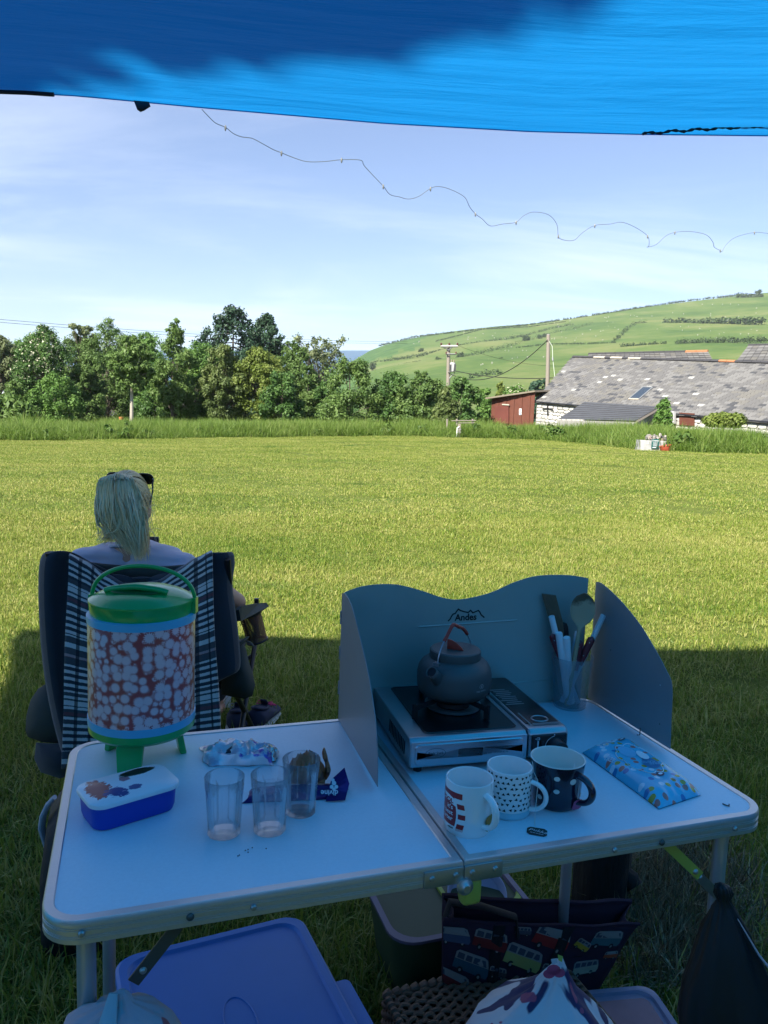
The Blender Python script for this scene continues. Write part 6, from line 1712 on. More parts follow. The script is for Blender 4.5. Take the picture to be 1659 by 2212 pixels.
MB().tube(hp_, 0.014, 8, flat=0.35).build('handle', blk_cloth, vbag)
vans = [((0.56, 0.11), (0.30, 0.015, 0.012), 1.0, .28), ((0.43, 0.27), (0.34, 0.34, 0.10), 1.05, .30), ((0.87, 0.13), (0.06, 0.15, 0.16), 0.85, .1), ((0.745, 0.17), (0.50, 0.33, 0.03), 0.5, .5), ((0.82, 0.38), (0.38, 0.36, 0.26), 0.75, -.05), ((0.24, 0.14), (0.20, 0.015, 0.012), 0.9, .2), ((0.15, 0.33), (0.02, 0.09, 0.12), 0.95, .28), ((0.055, 0.12), (0.07, 0.09, 0.15), 0.75, .02), ((0.70, 0.44), (0.03, 0.14, 0.15), 0.6, .1), ((0.945, 0.28), (0.42, 0.07, 0.02), 0.4, .0), ((0.055, 0.47), (0.20, 0.02, 0.02), 0.9, .35), ((0.30, 0.38), (0.07, 0.06, 0.06), 0.5, .2), ((0.40, 0.05), (0.08, 0.08, 0.10), 0.4, .0), ((0.60, 0.36), (0.05, 0.10, 0.12), 0.55, .2), ((0.34, 0.62), (0.25, 0.02, 0.02), 0.8, .2), ((0.17, 0.66), (0.30, 0.25, 0.06), 0.8, .2)]
glassp = mat('print_window_tint', (0.05, 0.06, 0.08), 0.8); whitep = mat('print_cream', (0.24, 0.235, 0.215), 0.8); blackp = mat('print_black', (0.01, 0.01, 0.01), 0.8)
for i, ((k, q), cr_, s, rot) in enumerate(vans):
    body_m = mat('van_print_ink', tuple(min(1, q_ * 0.9) for q_ in cr_), 0.8, var=0.15)
    b = MB(); W = 0.047 * s
    def vp(x, y, e):
        xx = (x * math.cos(rot) + y * math.sin(rot)) * W; yy = (-x * math.sin(rot) + y * math.cos(rot)) * W
        kk = k + xx / (x1 - x0); qq = q - yy / zt0
        return vface(min(1, max(0, kk)), min(1, max(0, qq)), 0.004 + e)
    def poly(pts, e, mi):
        b.cur = mi; b.add([vp(x, y, e) for x, y in pts], [tuple(range(len(pts)))])
    poly([(-1, -.38), (1.0, -.42), (1.08, -.2), (1.02, 0.12), (-1, .10)], 0.0006, 0)
    poly([(-1, .10), (1.02, .12), (.84, .52), (.6, .60), (-.85, .58), (-1, .45)], 0.0006, 1)
    for a, c_ in ((-.9, -.5), (-.42, -.05), (.03, .42), (.5, .86)):
        poly([(a, .16), (c_, .16), (c_ - .03 if c_ < .8 else c_ - .14, .46), (a + .02, .46)], 0.0010, 2)
    for cx in (-.55, .55):
        b.cur = 3; b.add([vp(cx + .17 * math.cos(t_), -.42 + .19 * math.sin(t_), 0.0011) for t_ in [2 * PI * j / 12 for j in range(12)]], [tuple(range(12))])
        b.cur = 1; b.add([vp(cx + .08 * math.cos(t_), -.42 + .09 * math.sin(t_), 0.0014) for t_ in [2 * PI * j / 8 for j in range(8)]], [tuple(range(8))])
    b.build('van_print', [body_m, whitep, glassp, blackp], vbag, smooth=0, fixn=False)
# charred log
lg = ong(1305, 1990)
log_m = mat('charred_bark', (0.012, 0.010, 0.009), 0.9, var=0.5, vscale=14, bump=0.9, bscale=26, bdist=0.02, stretch=(1, 1, .25))
log = thing('log', 'dark charred log standing on the grass behind the tote bag', 'log', (lg.x, lg.y + .05, lg.z))
rr = []
for k in range(12):
    z = 0.40 * k / 11 - .02; rr.append([Vector(((0.078 + 0.010 * mnoise.noise(Vector((math.cos(a) * 2, math.sin(a) * 2, z * 5)))) * math.cos(a), (0.078 + 0.010 * mnoise.noise(Vector((math.cos(a) * 2, math.sin(a) * 2, z * 5 + 3)))) * math.sin(a), z)) for a in [2 * PI * j / 28 for j in range(28)]])
MB().rings(rr).build('trunk', log_m, log)
st_ = on_v(1372, 1916, log.location + Vector((0, -.05, 0)), Vector((0, 1, 0))) - log.location
MB().tube([Vector((0.03, -.02, st_.z + .03)), Vector((0.07, -.04, st_.z + 0.012)), st_], [0.028, 0.027, 0.024], 14).build('branch_stub', log_m, log)
# wicker hamper
wick = mat('dark_wicker_cane', (0.165, 0.095, 0.058), 0.65, var=0.35, vscale=30, bump=0.2, bscale=100)
WZ = 0.17
w0, w1, w2 = onz(834, 2152, WZ), onz(1120, 2082, WZ), onz(868, 2240, WZ)
wx = (w1 - w0); wx.z = 0; WLn = wx.length + .10; wx.normalize(); wy = Vector((wx.y, -wx.x, 0)); WWd = 0.30
ham = thing('wicker_hamper', 'dark brown woven wicker hamper at the bottom edge', 'basket', (w0.x, w0.y, 0.0), math.atan2(wx.y, wx.x))
b = MB(); NR = 30; NS = 22
for r_ in range(NR):                            # rows run across, over and under the stakes
    y = -WWd * (r_ + 0.5) / NR
    b.tube([(WLn * k / (NS * 3), y + 0.0025 * math.sin(k * 1.3 + r_), WZ - 0.004 + 0.0046 * math.sin(PI * k / 3 + PI * r_)) for k in range(NS * 3 + 1)], 0.0046, 6)
for r_ in range(8):
    z = WZ - 0.012 - r_ * 0.0105
    b.tube([(WLn * k / (NS * 3), 0.004 + 0.0046 * math.sin(PI * k / 3 + PI * r_), z) for k in range(NS * 3 + 1)], 0.0046, 6)
    b.tube([(-0.004 - 0.0046 * math.sin(PI * k / 3 + PI * r_), -WWd * k / 60, z) for k in range(61)], 0.0046, 6)
w_o = b.build('weave', wick, ham, fixn=False); w_o['kind'] = 'stuff'
b = MB()
for k in range(NS + 1): b.tube([(WLn * k / NS, 0.002, WZ - .004), (WLn * k / NS, -WWd, WZ - .004)], 0.0042, 6)
s_ = b.build('stakes', wick, ham, fixn=False); s_['kind'] = 'stuff'
for p, q in (((0, 0.004, WZ), (WLn, 0.004, WZ)), ((0, 0.004, WZ), (0, -WWd, WZ))):
    p, q = Vector(p), Vector(q)
    MB().tube([p.lerp(q, k / 60) + Vector((0, 0, 0.003 * math.sin(k * 2.1))) for k in range(61)], [0.008 + 0.0015 * math.sin(k * 2.1) for k in range(61)], 8).build('braided_rim', wick, ham)
MB().box((WLn / 2, -WWd / 2, WZ / 2 - .01), (WLn - .01, WWd - .01, WZ - .03)).build('lining', blk_cloth, ham)
# floral bag
t = NT('white_navy_floral'); co = t.co(); n = t.noise(t.mapv(co, scale=(1, 1, 0.6), rot=(0.2, 0.5, 0.3)), 9, 2, 0.4, 1.6); n2 = t.noise(t.mapv(co, loc=(3, 1, 6)), 20, 1, 0.4, 0.8)
c = t.mix(t.math('MULTIPLY', t.math('SUBTRACT', n, 0.515), 40, clamp=True), (0.62, 0.66, 0.72), (0.018, 0.025, 0.11))
c = t.mix(t.math('MULTIPLY', t.math('SUBTRACT', n2, 0.69), 40, clamp=True), c, (0.36, 0.08, 0.16))
flo = t.surf(t.principled(**{'Base Color': c, 'Roughness': 0.6, 'Normal': t.bump(t.noise(co, 40, 4), 0.35, 0.006)}))
ft = at(1212, 2068, 1.42)
o, s_ = folded_bag('floral_bag', 'white and navy floral shopping bag gathered to a point with pink flower print', 'shopping bag', ft, [(0.0, 0.003), (-0.012, 0.010), (-0.030, 0.021), (-0.055, 0.042), (-0.085, 0.080), (-0.12, 0.128), (-0.18, 0.150), (-0.27, 0.16), (ft.z * -1 + .04, 0.155)], flo, (2, 5, 7), 0.13, 2.2, 0.8, (-0.22, -0.05), 0.2)
pinkp = mat('pink_petal_print', (0.45, 0.07, 0.16), 0.6); greenp = mat('lime_leaf_print', (0.36, 0.50, 0.10), 0.6); navyp = mat('navy_leaf_print', (0.018, 0.025, 0.11), 0.6)
def bag_decal(pts, dd, m, nm):
    b = MB(); P = [at(u, v, dd) for u, v in pts]; b.add(P, [tuple(range(len(P)))]); return b.build(nm, m, o, smooth=0, absolute=True, thick=0.0006)
for cu, cv_, r in ((1196, 2095, 15), (1208, 2102, 13), (1186, 2104, 13)):
    bag_decal([(cu + r * math.cos(a) * 1.0, cv_ + r * 0.75 * math.sin(a)) for a in [2 * PI * k / 12 for k in range(12)]], 1.372, pinkp, 'petal_print')
bag_decal([(1205, 2062), (1216, 2066), (1214, 2078), (1206, 2074)], 1.398, greenp, 'leaf_print')
bag_decal([(1190, 2072), (1203, 2070), (1204, 2080), (1193, 2084)], 1.392, mat('pale_leaf_print', (0.45, 0.62, 0.66), 0.6), 'leaf_print')
# clear tub with a lid
cz = 0.16; cA, cB = onz(1262, 2140, cz), onz(1400, 2128, cz)
cd = (cB - cA); cd.z = 0; cl_ = cd.length; cd.normalize(); cn = Vector((cd.y, -cd.x, 0)); c0_ = (cA + cB) / 2 + cn * 0.13 - cd * 0.02
tubm = mat('lilac_clear_plastic', (0.46, 0.46, 0.62), 0.3, trans=0.5)
lt = thing('lidded_tub', 'pale lilac clear plastic tub with pinkish contents at the bottom edge', 'plastic tub', (c0_.x, c0_.y, 0), math.atan2(cd.y, cd.x))
MB().rings(rr_loft([(0.17, 0.23, 0.005), (0.19, 0.25, cz - .012)], 0.03)).build('box', tubm, lt)
MB().rings(rr_loft([(0.20, 0.262, cz - .014), (0.204, 0.266, cz - .002), (0.198, 0.26, cz), (0.176, 0.238, cz), (0.170, 0.232, cz - .006), (0.02, 0.02, cz - .0058)], 0.032)).build('lid', tubm, lt, smooth=30)
MB().rings(rr_loft([(0.150, 0.20, cz - .0045), (0.150, 0.20, cz - .0035)], 0.015)).build('label', mat('pinkish_label', (0.30, 0.17, 0.20), 0.6, var=0.3, vscale=14), lt)
# black carrier bag tied to the right brace
t = NT('black_polythene'); co = t.co()
poly_m = t.surf(t.principled(**{'Base Color': (0.010, 0.011, 0.012), 'Roughness': 0.55, 'Normal': t.bump(t.noise(t.mapv(co, scale=(1, 1, .3)), 14, 3, 0.5), 0.5, 0.012)}))
kp_ = TO + EX * on_t(1556, 1930, 0.0).x + EY * -0.006 + Vector((0, 0, on_t(1556, 1930, 0.0).z))
o, s_ = folded_bag('black_carrier_bag', 'black plastic carrier bag tied to the right table leg', 'carrier bag', kp_, [(0.022, 0.004), (0.018, 0.013), (0.004, 0.016), (-0.008, 0.010), (-0.022, 0.017), (-0.06, 0.040), (-0.11, 0.058), (-0.17, 0.080), (-0.24, 0.094), (-0.31, 0.09), (-0.36, 0.07), (-0.38, 0.03)], poly_m, (3, 7, 11), 0.16, 0.7, 0.7, (0.13, -0.04))
MB().tube([Vector((0.02, -.02, -.03)), Vector((0.055, -.035, -0.085)), Vector((0.098, -.045, -0.135)), Vector((0.14, -.04, -0.19))], [0.002, 0.004, 0.005, 0.004], 6, flat=.4).build('pale_lining_edge', mat('pale_polythene', (0.35, 0.33, 0.38), 0.4), o)
b = MB(); c_ = at(1602, 2010, 1.30)
def bag_mark(u, v): return at(u, v, 1.335)
def ring_mark(u, v, r, n=16):
    b = MB()
    for k in range(n):
        a0_, a1_ = 2 * PI * k / n, 2 * PI * (k + 1) / n
        b.add([bag_mark(u + r * math.cos(a0_), v + r * math.sin(a0_)), bag_mark(u + r * math.cos(a1_), v + r * math.sin(a1_)), bag_mark(u + .72 * r * math.cos(a1_), v + .72 * r * math.sin(a1_)), bag_mark(u + .72 * r * math.cos(a0_), v + .72 * r * math.sin(a0_))], [(0, 1, 2, 3)])
    return b
# dead cut grass beside the log and a rucksack left of the table
straw = NT('dead_straw'); a = straw.attr('Col').outputs['Fac']
cst = straw.ramp(a, [(0.1, (0.10, 0.075, 0.035)), (0.5, (0.24, 0.19, 0.10)), (0.9, (0.42, 0.36, 0.22))])
straw_m = straw.surf(straw.principled(**{'Base Color': cst, 'Roughness': 0.7}))
straw_c = variants('straw_tufts', [blades(130, 0.26, 0.05, 0.17, 0.0034, 1.25, 400 + i, 0.3) for i in range(4)], straw_m)
P, Rr, S, I = [], [], [], []
for k in range(80):
    g = ong(random.gauss(1440, 55), random.uniform(1860, 2080))
    P.append((g.x, g.y, g.z + .012)); Rr.append((0, 0, random.uniform(0, 6.28))); S.append((1, 1, random.uniform(.5, 1))); I.append(random.randrange(4))
scatter('straw', P, Rr, S, I, straw_c, 'patch of dead cut grass beside the table leg')
long_c = variants('shade_grass', [blades(120, 0.42, 0.06, 0.14, 0.0042, 0.7, 430 + i, 0.6) for i in range(4)], grass_m)
P, Rr, S, I = [], [], [], []
for k in range(420):
    y = random.uniform(0.8, 4.2); x = random.uniform(-.62 * y - .3, .62 * y + .4)
    P.append((x, y, gz(x, y))); Rr.append((0, 0, random.uniform(0, 6.28))); S.append((1, 1, random.uniform(.6, 1.15))); I.append(random.randrange(4))
scatter('grass_tufts', P, Rr, S, I, long_c, 'longer uncut grass tufts around the table')
rk = onz(112, 1780, 0.30)
ruck = thing('rucksack', 'dark rucksack with pale padded strap standing left of the table', 'rucksack', (rk.x + .07, rk.y + .02, gz(rk.x, rk.y)), TH)
MB().rings(rr_loft([(0.15, 0.24, 0.0), (0.19, 0.30, 0.03), (0.19, 0.30, 0.20), (0.16, 0.26, 0.32), (0.10, 0.18, 0.37), (0.04, 0.08, 0.385)], 0.07)).build('sack', mat('black_rucksack_nylon', (0.012, 0.012, 0.016), 0.7, bump=0.4, bscale=40, bdist=.01), ruck, smooth=60)
pts = [on_v(u, v, rk + Vector((0, -.03, 0)), Vector((0, 1, 0))) for u, v in ((118, 1722), (104, 1738), (93, 1762), (90, 1788), (96, 1812), (104, 1838), (112, 1862))]
MB().tube(pts, [0.010, 0.012, 0.013, 0.013, 0.011, 0.010, 0.008], 10, flat=0.6).build('padded_strap', mat('pale_grey_padding', (0.42, 0.40, 0.44), 0.9, bump=0.3, bscale=200), ruck, absolute=True)

# ================================================================== hill, sea, far country
sea_m = mat('sea_water', (0.035, 0.10, 0.17), 0.35, var=0.1, vscale=0.01)
b = MB().grid([[at(u, v, d) for u in (-2600, -1200, 0, 1200, 2600)] for v, d in ((757, 2600), (775, 2000), (800, 1500), (840, 1000), (880, 600))])
tag(b.build('sea', sea_m, None, smooth=0, fixn=False), 'pale strip of sea beyond the trees', None, None, 'structure')
SIL = [(560, 850), (640, 820), (700, 806), (740, 792), (770, 775), (800, 757), (832, 745), (870, 735), (915, 726), (960, 718), (1015, 711), (1070, 705), (1125, 701), (1180, 696), (1270, 683), (1380, 665), (1500, 650), (1580, 641), (1659, 632), (1800, 618), (2000, 600), (2400, 580), (2800, 570)]
def sil(u):
    for (a, va), (c, vc) in zip(SIL, SIL[1:]):
        if a <= u <= c: return va + (vc - va) * (u - a) / (c - a)
    return SIL[-1][1] if u > SIL[0][0] else SIL[0][1]
def hill_pt(u, v, lift=0.0):
    vs = sil(u); vb = 925.0
    t_ = min(1, max(0, (v - vs) / (vb - vs)))
    ds = 1050 if u > 900 else 1050 + (900 - u) * 0.8
    inv = 1 / ds + (1 / 150.0 - 1 / ds) * (0.25 * t_ + 0.75 * t_ ** 1.8)
    return at(u, v, 1 / inv) + Vector((0, 0, lift))
def hill_d(u, v): return (hill_pt(u, v) - CAM).dot(RC @ Vector((0, 0, 1)))
hm = NT('hill_pasture')
pz = hm.pos(); n = hm.noise(hm.mapv(pz, scale=(1, 0.5, 2.5)), 0.012, 5, 0.6); n2 = hm.noise(pz, 0.09, 4, 0.7)
f = hm.math('ADD', hm.math('MULTIPLY', n, 0.75), hm.math('MULTIPLY', n2, 0.3))
c = hm.ramp(f, [(0.40, (0.055, 0.105, 0.026)), (0.52, (0.090, 0.140, 0.036)), (0.64, (0.145, 0.170, 0.060))])
pasture = hm.surf(hm.principled(**{'Base Color': c, 'Roughness': 0.95, 'Specular IOR Level': 0.1}))
hb = NT('hill_bracken'); n = hb.noise(hb.pos(), 0.05, 6, 0.65)
bracken = hb.surf(hb.principled(**{'Base Color': hb.ramp(n, [(0.35, (0.035, 0.085, 0.022)), (0.6, (0.070, 0.135, 0.035)), (0.75, (0.12, 0.17, 0.05))]), 'Roughness': 0.95, 'Specular IOR Level': 0.1}))
us = list(range(560, 1700, 12)) + list(range(1700, 2801, 50)); rows = []
NV = 46
rows.append([at(u, sil(u) + 60, 1900) for u in us])
rows.append([at(u, sil(u) + 6, 1400) for u in us])
for j in range(NV + 1):
    row = []
    for u in us:
        vs = sil(u); v = vs + (925 - vs) * (j / NV) ** 1.15
        P_ = hill_pt(u, v); k = min(1, j / 4)
        row.append(P_ + Vector((0, 0, k * 3.0 * mnoise.noise(Vector((P_.x * 0.01, P_.y * 0.01, 0))))))
    rows.append(row)
b = MB().grid(rows); nu = len(us) - 1
for fi in range(len(b.f)):
    j, i = divmod(fi, nu); u = us[i]; v = sil(u) + (925 - sil(u)) * (max(0, j - 2) / NV) ** 1.15
    if v < 792 - (u - 770) * 0.36 + 5 * math.sin(u * .4) and u < 905 - (v - 735) * 0.8: b.mi[fi] = 1
    if u < 765: b.mi[fi] = 1
tag(b.build('hill', [pasture, bracken], None, smooth=180, fixn=False), 'green sheep pasture hill above the coast', None, None, 'structure')

# ---- leaf clouds
def leaf_quads(centres, radii, n_each, size, seed, flat=0.55, droop=0.0, shell=0.6):
    r = np.random.default_rng(seed); Vs, Cs = [], []
    for c_, rad, n in zip(centres, radii, n_each):
        d = r.normal(0, 1, (n, 3)); d /= np.linalg.norm(d, axis=1)[:, None] + 1e-6
        rr = rad * (shell + (1 - shell) * r.uniform(0, 1, n)) * r.uniform(0.55, 1.12, n)
        p = np.asarray(c_) + d * rr[:, None] * np.array([1, 1, flat + .25])
        nrm = d * 0.9 + r.normal(0, 0.42, (n, 3)) + np.array([0, 0, 0.40]); nrm /= np.linalg.norm(nrm, axis=1)[:, None]
        a = np.cross(nrm, r.normal(0, 1, (n, 3))); a /= np.linalg.norm(a, axis=1)[:, None] + 1e-6
        b_ = np.cross(nrm, a); s = size * r.uniform(0.55, 1.25, n)[:, None]
        dr = np.zeros((n, 3)); dr[:, 2] = -droop * s[:, 0]
        q = np.stack([p - a * s * .5, p + b_ * s * .32, p + a * s * .62 + dr, p - b_ * s * .32], 1)
        Vs.append(q.reshape(-1, 3)); Cs.append(np.repeat(np.clip(r.normal(0.47, 0.16, n) + r.normal(0, 0.12), 0, 1), 4))
    V = np.concatenate(Vs); F_ = np.arange(len(V), dtype=np.int32).reshape(-1, 4)
    return V, F_, np.concatenate(Cs)
bark = mat('grey_brown_bark', (0.10, 0.085, 0.065), 0.9, var=0.3, bump=0.6, bscale=8, bdist=.03)
pale_bark = mat('pale_birch_bark', (0.34, 0.31, 0.26), 0.85, var=0.25, bump=0.3, bscale=8)
L_dark = leafmat('leaves_dark_green', (0.034, 0.082, 0.021), (0.072, 0.156, 0.034), (0.146, 0.243, 0.067))
L_mid = leafmat('leaves_mid_green', (0.052, 0.120, 0.023), (0.110, 0.224, 0.044), (0.202, 0.333, 0.081))
L_bright = leafmat('leaves_bright_green', (0.052, 0.105, 0.024), (0.112, 0.195, 0.046), (0.20, 0.29, 0.085))
L_olive = leafmat('leaves_olive', (0.052, 0.100, 0.025), (0.106, 0.186, 0.046), (0.190, 0.275, 0.081))
L_brown = leafmat('leaves_brownish', (0.054, 0.087, 0.025), (0.112, 0.161, 0.046), (0.196, 0.243, 0.078))
L_yellow = leafmat('leaves_yellow_green', (0.062, 0.096, 0.016), (0.146, 0.205, 0.034), (0.258, 0.307, 0.081))
L_pale = leafmat('leaves_pale_grey_green', (0.067, 0.096, 0.040), (0.157, 0.198, 0.086), (0.336, 0.384, 0.207))
L_con = leafmat('conifer_needles', (0.011, 0.033, 0.016), (0.025, 0.064, 0.032), (0.062, 0.115, 0.057), 0.15)
L_blue = leafmat('leaves_blue_green', (0.020, 0.055, 0.035), (0.045, 0.105, 0.060), (0.09, 0.16, 0.09))
tree_seed = [50]
def tree(name, label, cat, u, vtop, wD, d, m, shape='round', dens=1.0, leaf=0.15, trunk=bark, group=None, vlow=None, tips=None):
    tree_seed[0] += 1; sd = tree_seed[0]; r = random.Random(sd)
    B = at(u, 905, d); B.z = gz(B.x, B.y) if B.y < 70 else min(gz(B.x, 60), at(u, 918, d).z)
    H = at(u, vtop, d).z - B.z; W = wD / F * d / 2 * 1.12
    lo = (at(u, vlow, d).z - B.z) if vlow else H * (0.03 if shape in ('round', 'shrub') else 0.06)
    o = thing(name, label, cat, B, r.uniform(0, 6), group)
    cs, rs, ns = [], [], []
    mb = MB(); K = {'round': 95, 'shrub': 62, 'column': 84, 'airy': 66, 'conifer': 0}[shape]
    limbs = []
    if shape == 'conifer':
        NL = 24
        for i in range(NL):
            z = lo + (H - lo) * (i / NL) ** 0.95; rr = W * (1 - (i / NL) ** 3.0) * r.uniform(.72, 1.12) + 0.10
            nb = max(3, int(8 * (1 - i / NL)) + 2)
            for k in range(nb):
                a = 2 * PI * k / nb + r.uniform(0, 1.5)
                for q in (0.45, 0.72, 0.98):
                    cs.append((rr * q * math.cos(a), rr * q * math.sin(a), z - 0.22 * rr * q + r.uniform(-.1, .1) + (0.28 * rr if q > .9 else 0))); rs.append(0.16 * W * (1.25 - 0.5 * q) + 0.10); ns.append(int(24 * dens))
                limbs.append(((0, 0, z), (rr * math.cos(a) * .9, rr * math.sin(a) * .9, z - .12 * rr)))
        for k in range(6):
            cs.append((0, 0, H - 0.12 * k)); rs.append(0.05 + .04 * k); ns.append(12)
    else:
        for i in range(K):
            for _ in range(40):
                x, y, z = r.uniform(-1, 1), r.uniform(-1, 1), r.uniform(0, 1)
                if shape == 'round': w = math.sqrt(max(0, 1 - (2 * z - 0.92) ** 2)) ** 0.8
                elif shape == 'shrub': w = math.sqrt(max(0, 1 - z ** 2.2)) * (0.86 + .14 * min(1, z / .2))
                elif shape == 'column': w = (0.55 + .45 * math.sin(PI * min(1, z * 1.05 + .08))) * (1 - 0.75 * max(0, z - .6) / .4)
                else: w = 0.35 + 0.65 * z if z < .85 else 0.9
                q = math.hypot(x, y)
                if q < w and q > w * 0.25: break
            f_ = {'round': .22, 'shrub': .24, 'column': .25, 'airy': .15}[shape]
            rad = W * f_ * r.uniform(.75, 1.3)
            cs.append((x * (W - rad * .6), y * (W - rad * .6), min(H - rad * .7, lo + (H - lo) * z))); rs.append(rad); ns.append(int({'round': 210, 'shrub': 230, 'column': 210, 'airy': 60}[shape] * dens * r.uniform(.7, 1.3)))
            limbs.append(((0, 0, max(0.05, lo * 1.02, min(H * .8, cs[-1][2] * r.uniform(.35, .6)))), cs[-1]))
        if shape != 'shrub':
            for i in range(9):
                q = i / 8; cs.append((r.uniform(-.12, .12) * W, r.uniform(-.12, .12) * W, H * (.66 + .31 * q))); rs.append(W * (.34 * (1 - q) + .10)); ns.append(int((60 if shape == 'airy' else 190) * dens * (1.1 - q * .7)))
        for i in range(12):                                      # wispy leaders break the outline
            a = r.uniform(0, 6.28); k = r.uniform(.1, .85); z = H * r.uniform(.9, 1.04)
            cs.append((W * k * math.cos(a) * .6, W * k * math.sin(a) * .6, z - .05 * H - k * k * H * .22)); rs.append(W * .12); ns.append(int(50 * dens))
    cr_ = npmesh('crown', *leaf_quads(cs, rs, ns, leaf, sd, 0.7, 0.15, 0.45)[:2], m, o, None)
    V, Fq, C_ = leaf_quads(cs, rs, ns, leaf, sd, 0.7, 0.15, 0.45)
    at_ = cr_.data.attributes.new('Col', 'FLOAT', 'POINT'); at_.data.foreach_set('value', C_.astype(np.float32))
    tr_ = MB(); R_ = max(0.05, H * 0.018)
    tr_.tube([(0, 0, -0.2), (0.02, 0.01, H * .25), (0.05 * r.uniform(-1, 1), 0.05, H * .55), (0, 0, H * .86)], [R_ * 1.2, R_, R_ * .65, R_ * .15], 8)
    for a_, c_ in limbs[:: (1 if shape == 'airy' else 2)]:
        a_, c_ = Vector(a_), Vector(c_)
        tr_.tube([a_, a_.lerp(c_, .5) + Vector((0, 0, .04 * H * (0 if shape == 'conifer' else 1))), c_], [R_ * .30, R_ * .2, R_ * .08], 5)
    t_o = tr_.build('trunk', trunk, o, fixn=False)
    if tips is not None:
        k = [i for i, c_ in enumerate(cs) if c_[2] > H * .45]
        V, Fq, C_ = leaf_quads([cs[i] for i in k], [rs[i] * 1.10 for i in k], [int(ns[i] * .10) for i in k], leaf * .9, sd + 900, .7, 0, .9)
        npmesh('blossom', V, Fq, tips, o, C_)
    return o
blossom_m = leafmat('cream_blossom', (0.35, 0.36, 0.22), (0.50, 0.50, 0.36), (0.66, 0.64, 0.50), 0.2)
TG_ = 'trees beyond the meadow'
T_ = lambda *a, **k: tree(*a, group=TG_, **k)
T_('grey_green_tree', 'greyish green tree cut off by the left edge of the photo', 'tree', 2, 722, 96, 52, L_pale, dens=1.0)
T_('whitebeam_tree', 'tall dark green tree with pale blossom at its top near the left edge', 'tree', 98, 703, 128, 50, L_dark, tips=blossom_m)
T_('leafy_bush', 'dense bright green bush under the blossom topped tree', 'bush', 120, 805, 120, 47, L_mid, 'shrub')
T_('slim_tree', 'thin greyish tree top showing behind the olive tree', 'tree', 182, 704, 60, 66, L_pale, 'airy', leaf=.24)
T_('olive_tree', 'broad olive green tree left of the pale trunked sapling', 'tree', 232, 690, 150, 58, L_olive, dens=1.1)
T_('dark_tree', 'dark green tree filling the gap beside the blossom topped tree', 'tree', 50, 740, 96, 56, L_dark)
T_('leafy_tree', 'mid green tree behind the pale trunked sapling', 'tree', 262, 742, 100, 62, L_mid)
T_('dark_tree', 'dark green tree below the left edge of the big conifer', 'tree', 444, 770, 96, 54, L_dark)
T_('tall_tree', 'tall mid green tree behind the blossom topped tree', 'tree', 70, 728, 130, 64, L_mid)
T_('tall_tree', 'tall olive tree between blossom topped tree and olive tree', 'tree', 165, 722, 130, 66, L_olive)
T_('tall_tree', 'tall bright tree just behind the pale trunked sapling', 'tree', 312, 716, 130, 64, L_mid)
T_('tall_tree', 'tall mid green tree left of the big conifer', 'tree', 424, 738, 120, 62, L_mid)
T_('olive_bush', 'olive bush at the foot of the sparse airy tree', 'bush', 664, 786, 96, 49, L_olive, 'shrub')
T_('dark_bush', 'dark bush tucked between the airy tree and the bright rounded bush', 'bush', 702, 822, 70, 48, L_dark, 'shrub')
T_('dark_bush', 'low dark bush in deep shade under the pointed tree', 'bush', 340, 840, 120, 52, L_dark, 'shrub')
T_('olive_bush', 'low olive bush left of the pale trunked sapling', 'bush', 190, 765, 84, 51, L_olive, 'round')
T_('sapling', 'pale green sapling with bare pale trunk in front of the trees', 'tree', 284, 724, 96, 44, L_bright, 'round', dens=.62, leaf=.17, trunk=pale_bark, vlow=838)
T_('green_tree', 'grey green tree between sapling and tall pointed tree', 'tree', 322, 722, 70, 55, L_mid, 'column')
T_('pointed_tree', 'tall pointed bright green tree left of the conifers', 'tree', 374, 687, 98, 48, L_bright, 'column', dens=.95)
T_('bushy_tree', 'bushy mid green tree under the left side of the conifers', 'tree', 418, 752, 90, 51, L_mid)
T_('conifer', 'big dark conifer with wide layered branches', 'conifer', 502, 666, 176, 76, L_con, 'conifer', leaf=.30, dens=2.2)
T_('conifer', 'narrower dark conifer just right of the big one', 'conifer', 574, 680, 112, 79, L_con, 'conifer', leaf=.30, dens=2.2)
T_('brown_leaved_tree', 'brownish olive tree below the big conifer', 'tree', 484, 742, 96, 47, L_brown)
T_('yellow_green_tree', 'yellow green rounded tree below the narrower conifer', 'tree', 556, 750, 130, 48, L_yellow)
T_('dark_bush', 'dark shaded bush right of the yellow green tree', 'bush', 610, 800, 100, 45, L_dark, 'shrub')
T_('olive_tree', 'olive tree right of the narrower conifer', 'tree', 628, 734, 92, 51, L_olive, dens=.8)
T_('ash_tree', 'sparse airy tree with bare stems and sky showing through', 'tree', 692, 727, 150, 54, L_pale, 'airy', dens=.72, leaf=.20, trunk=bark)
T_('rounded_bush', 'big bright green rounded bush near the tip of the hill', 'bush', 752, 774, 150, 44, L_bright, 'shrub', dens=1.2)
T_('rounded_bush', 'dark green rounded bush right of the bright one', 'bush', 842, 802, 110, 45, L_dark, 'shrub')
T_('hawthorn', 'wide olive green hawthorn left of the transformer pole', 'tree', 905, 798, 120, 44, L_olive, 'shrub', dens=1.2)
T_('hawthorn', 'dark olive hawthorn right of the small brown bush', 'tree', 996, 816, 90, 45, L_dark, 'shrub')
T_('brown_bush', 'small golden brown bush in front of the hawthorns', 'bush', 962, 834, 58, 40, L_brown, 'column', dens=.75, leaf=.17)
T_('green_bush', 'green bush left of the red shed', 'bush', 1044, 838, 50, 49, L_mid, 'shrub')
T_('yellowish_tree', 'small yellowish tree behind the red shed roof', 'tree', 1078, 822, 40, 62, L_yellow, 'column', dens=.6)
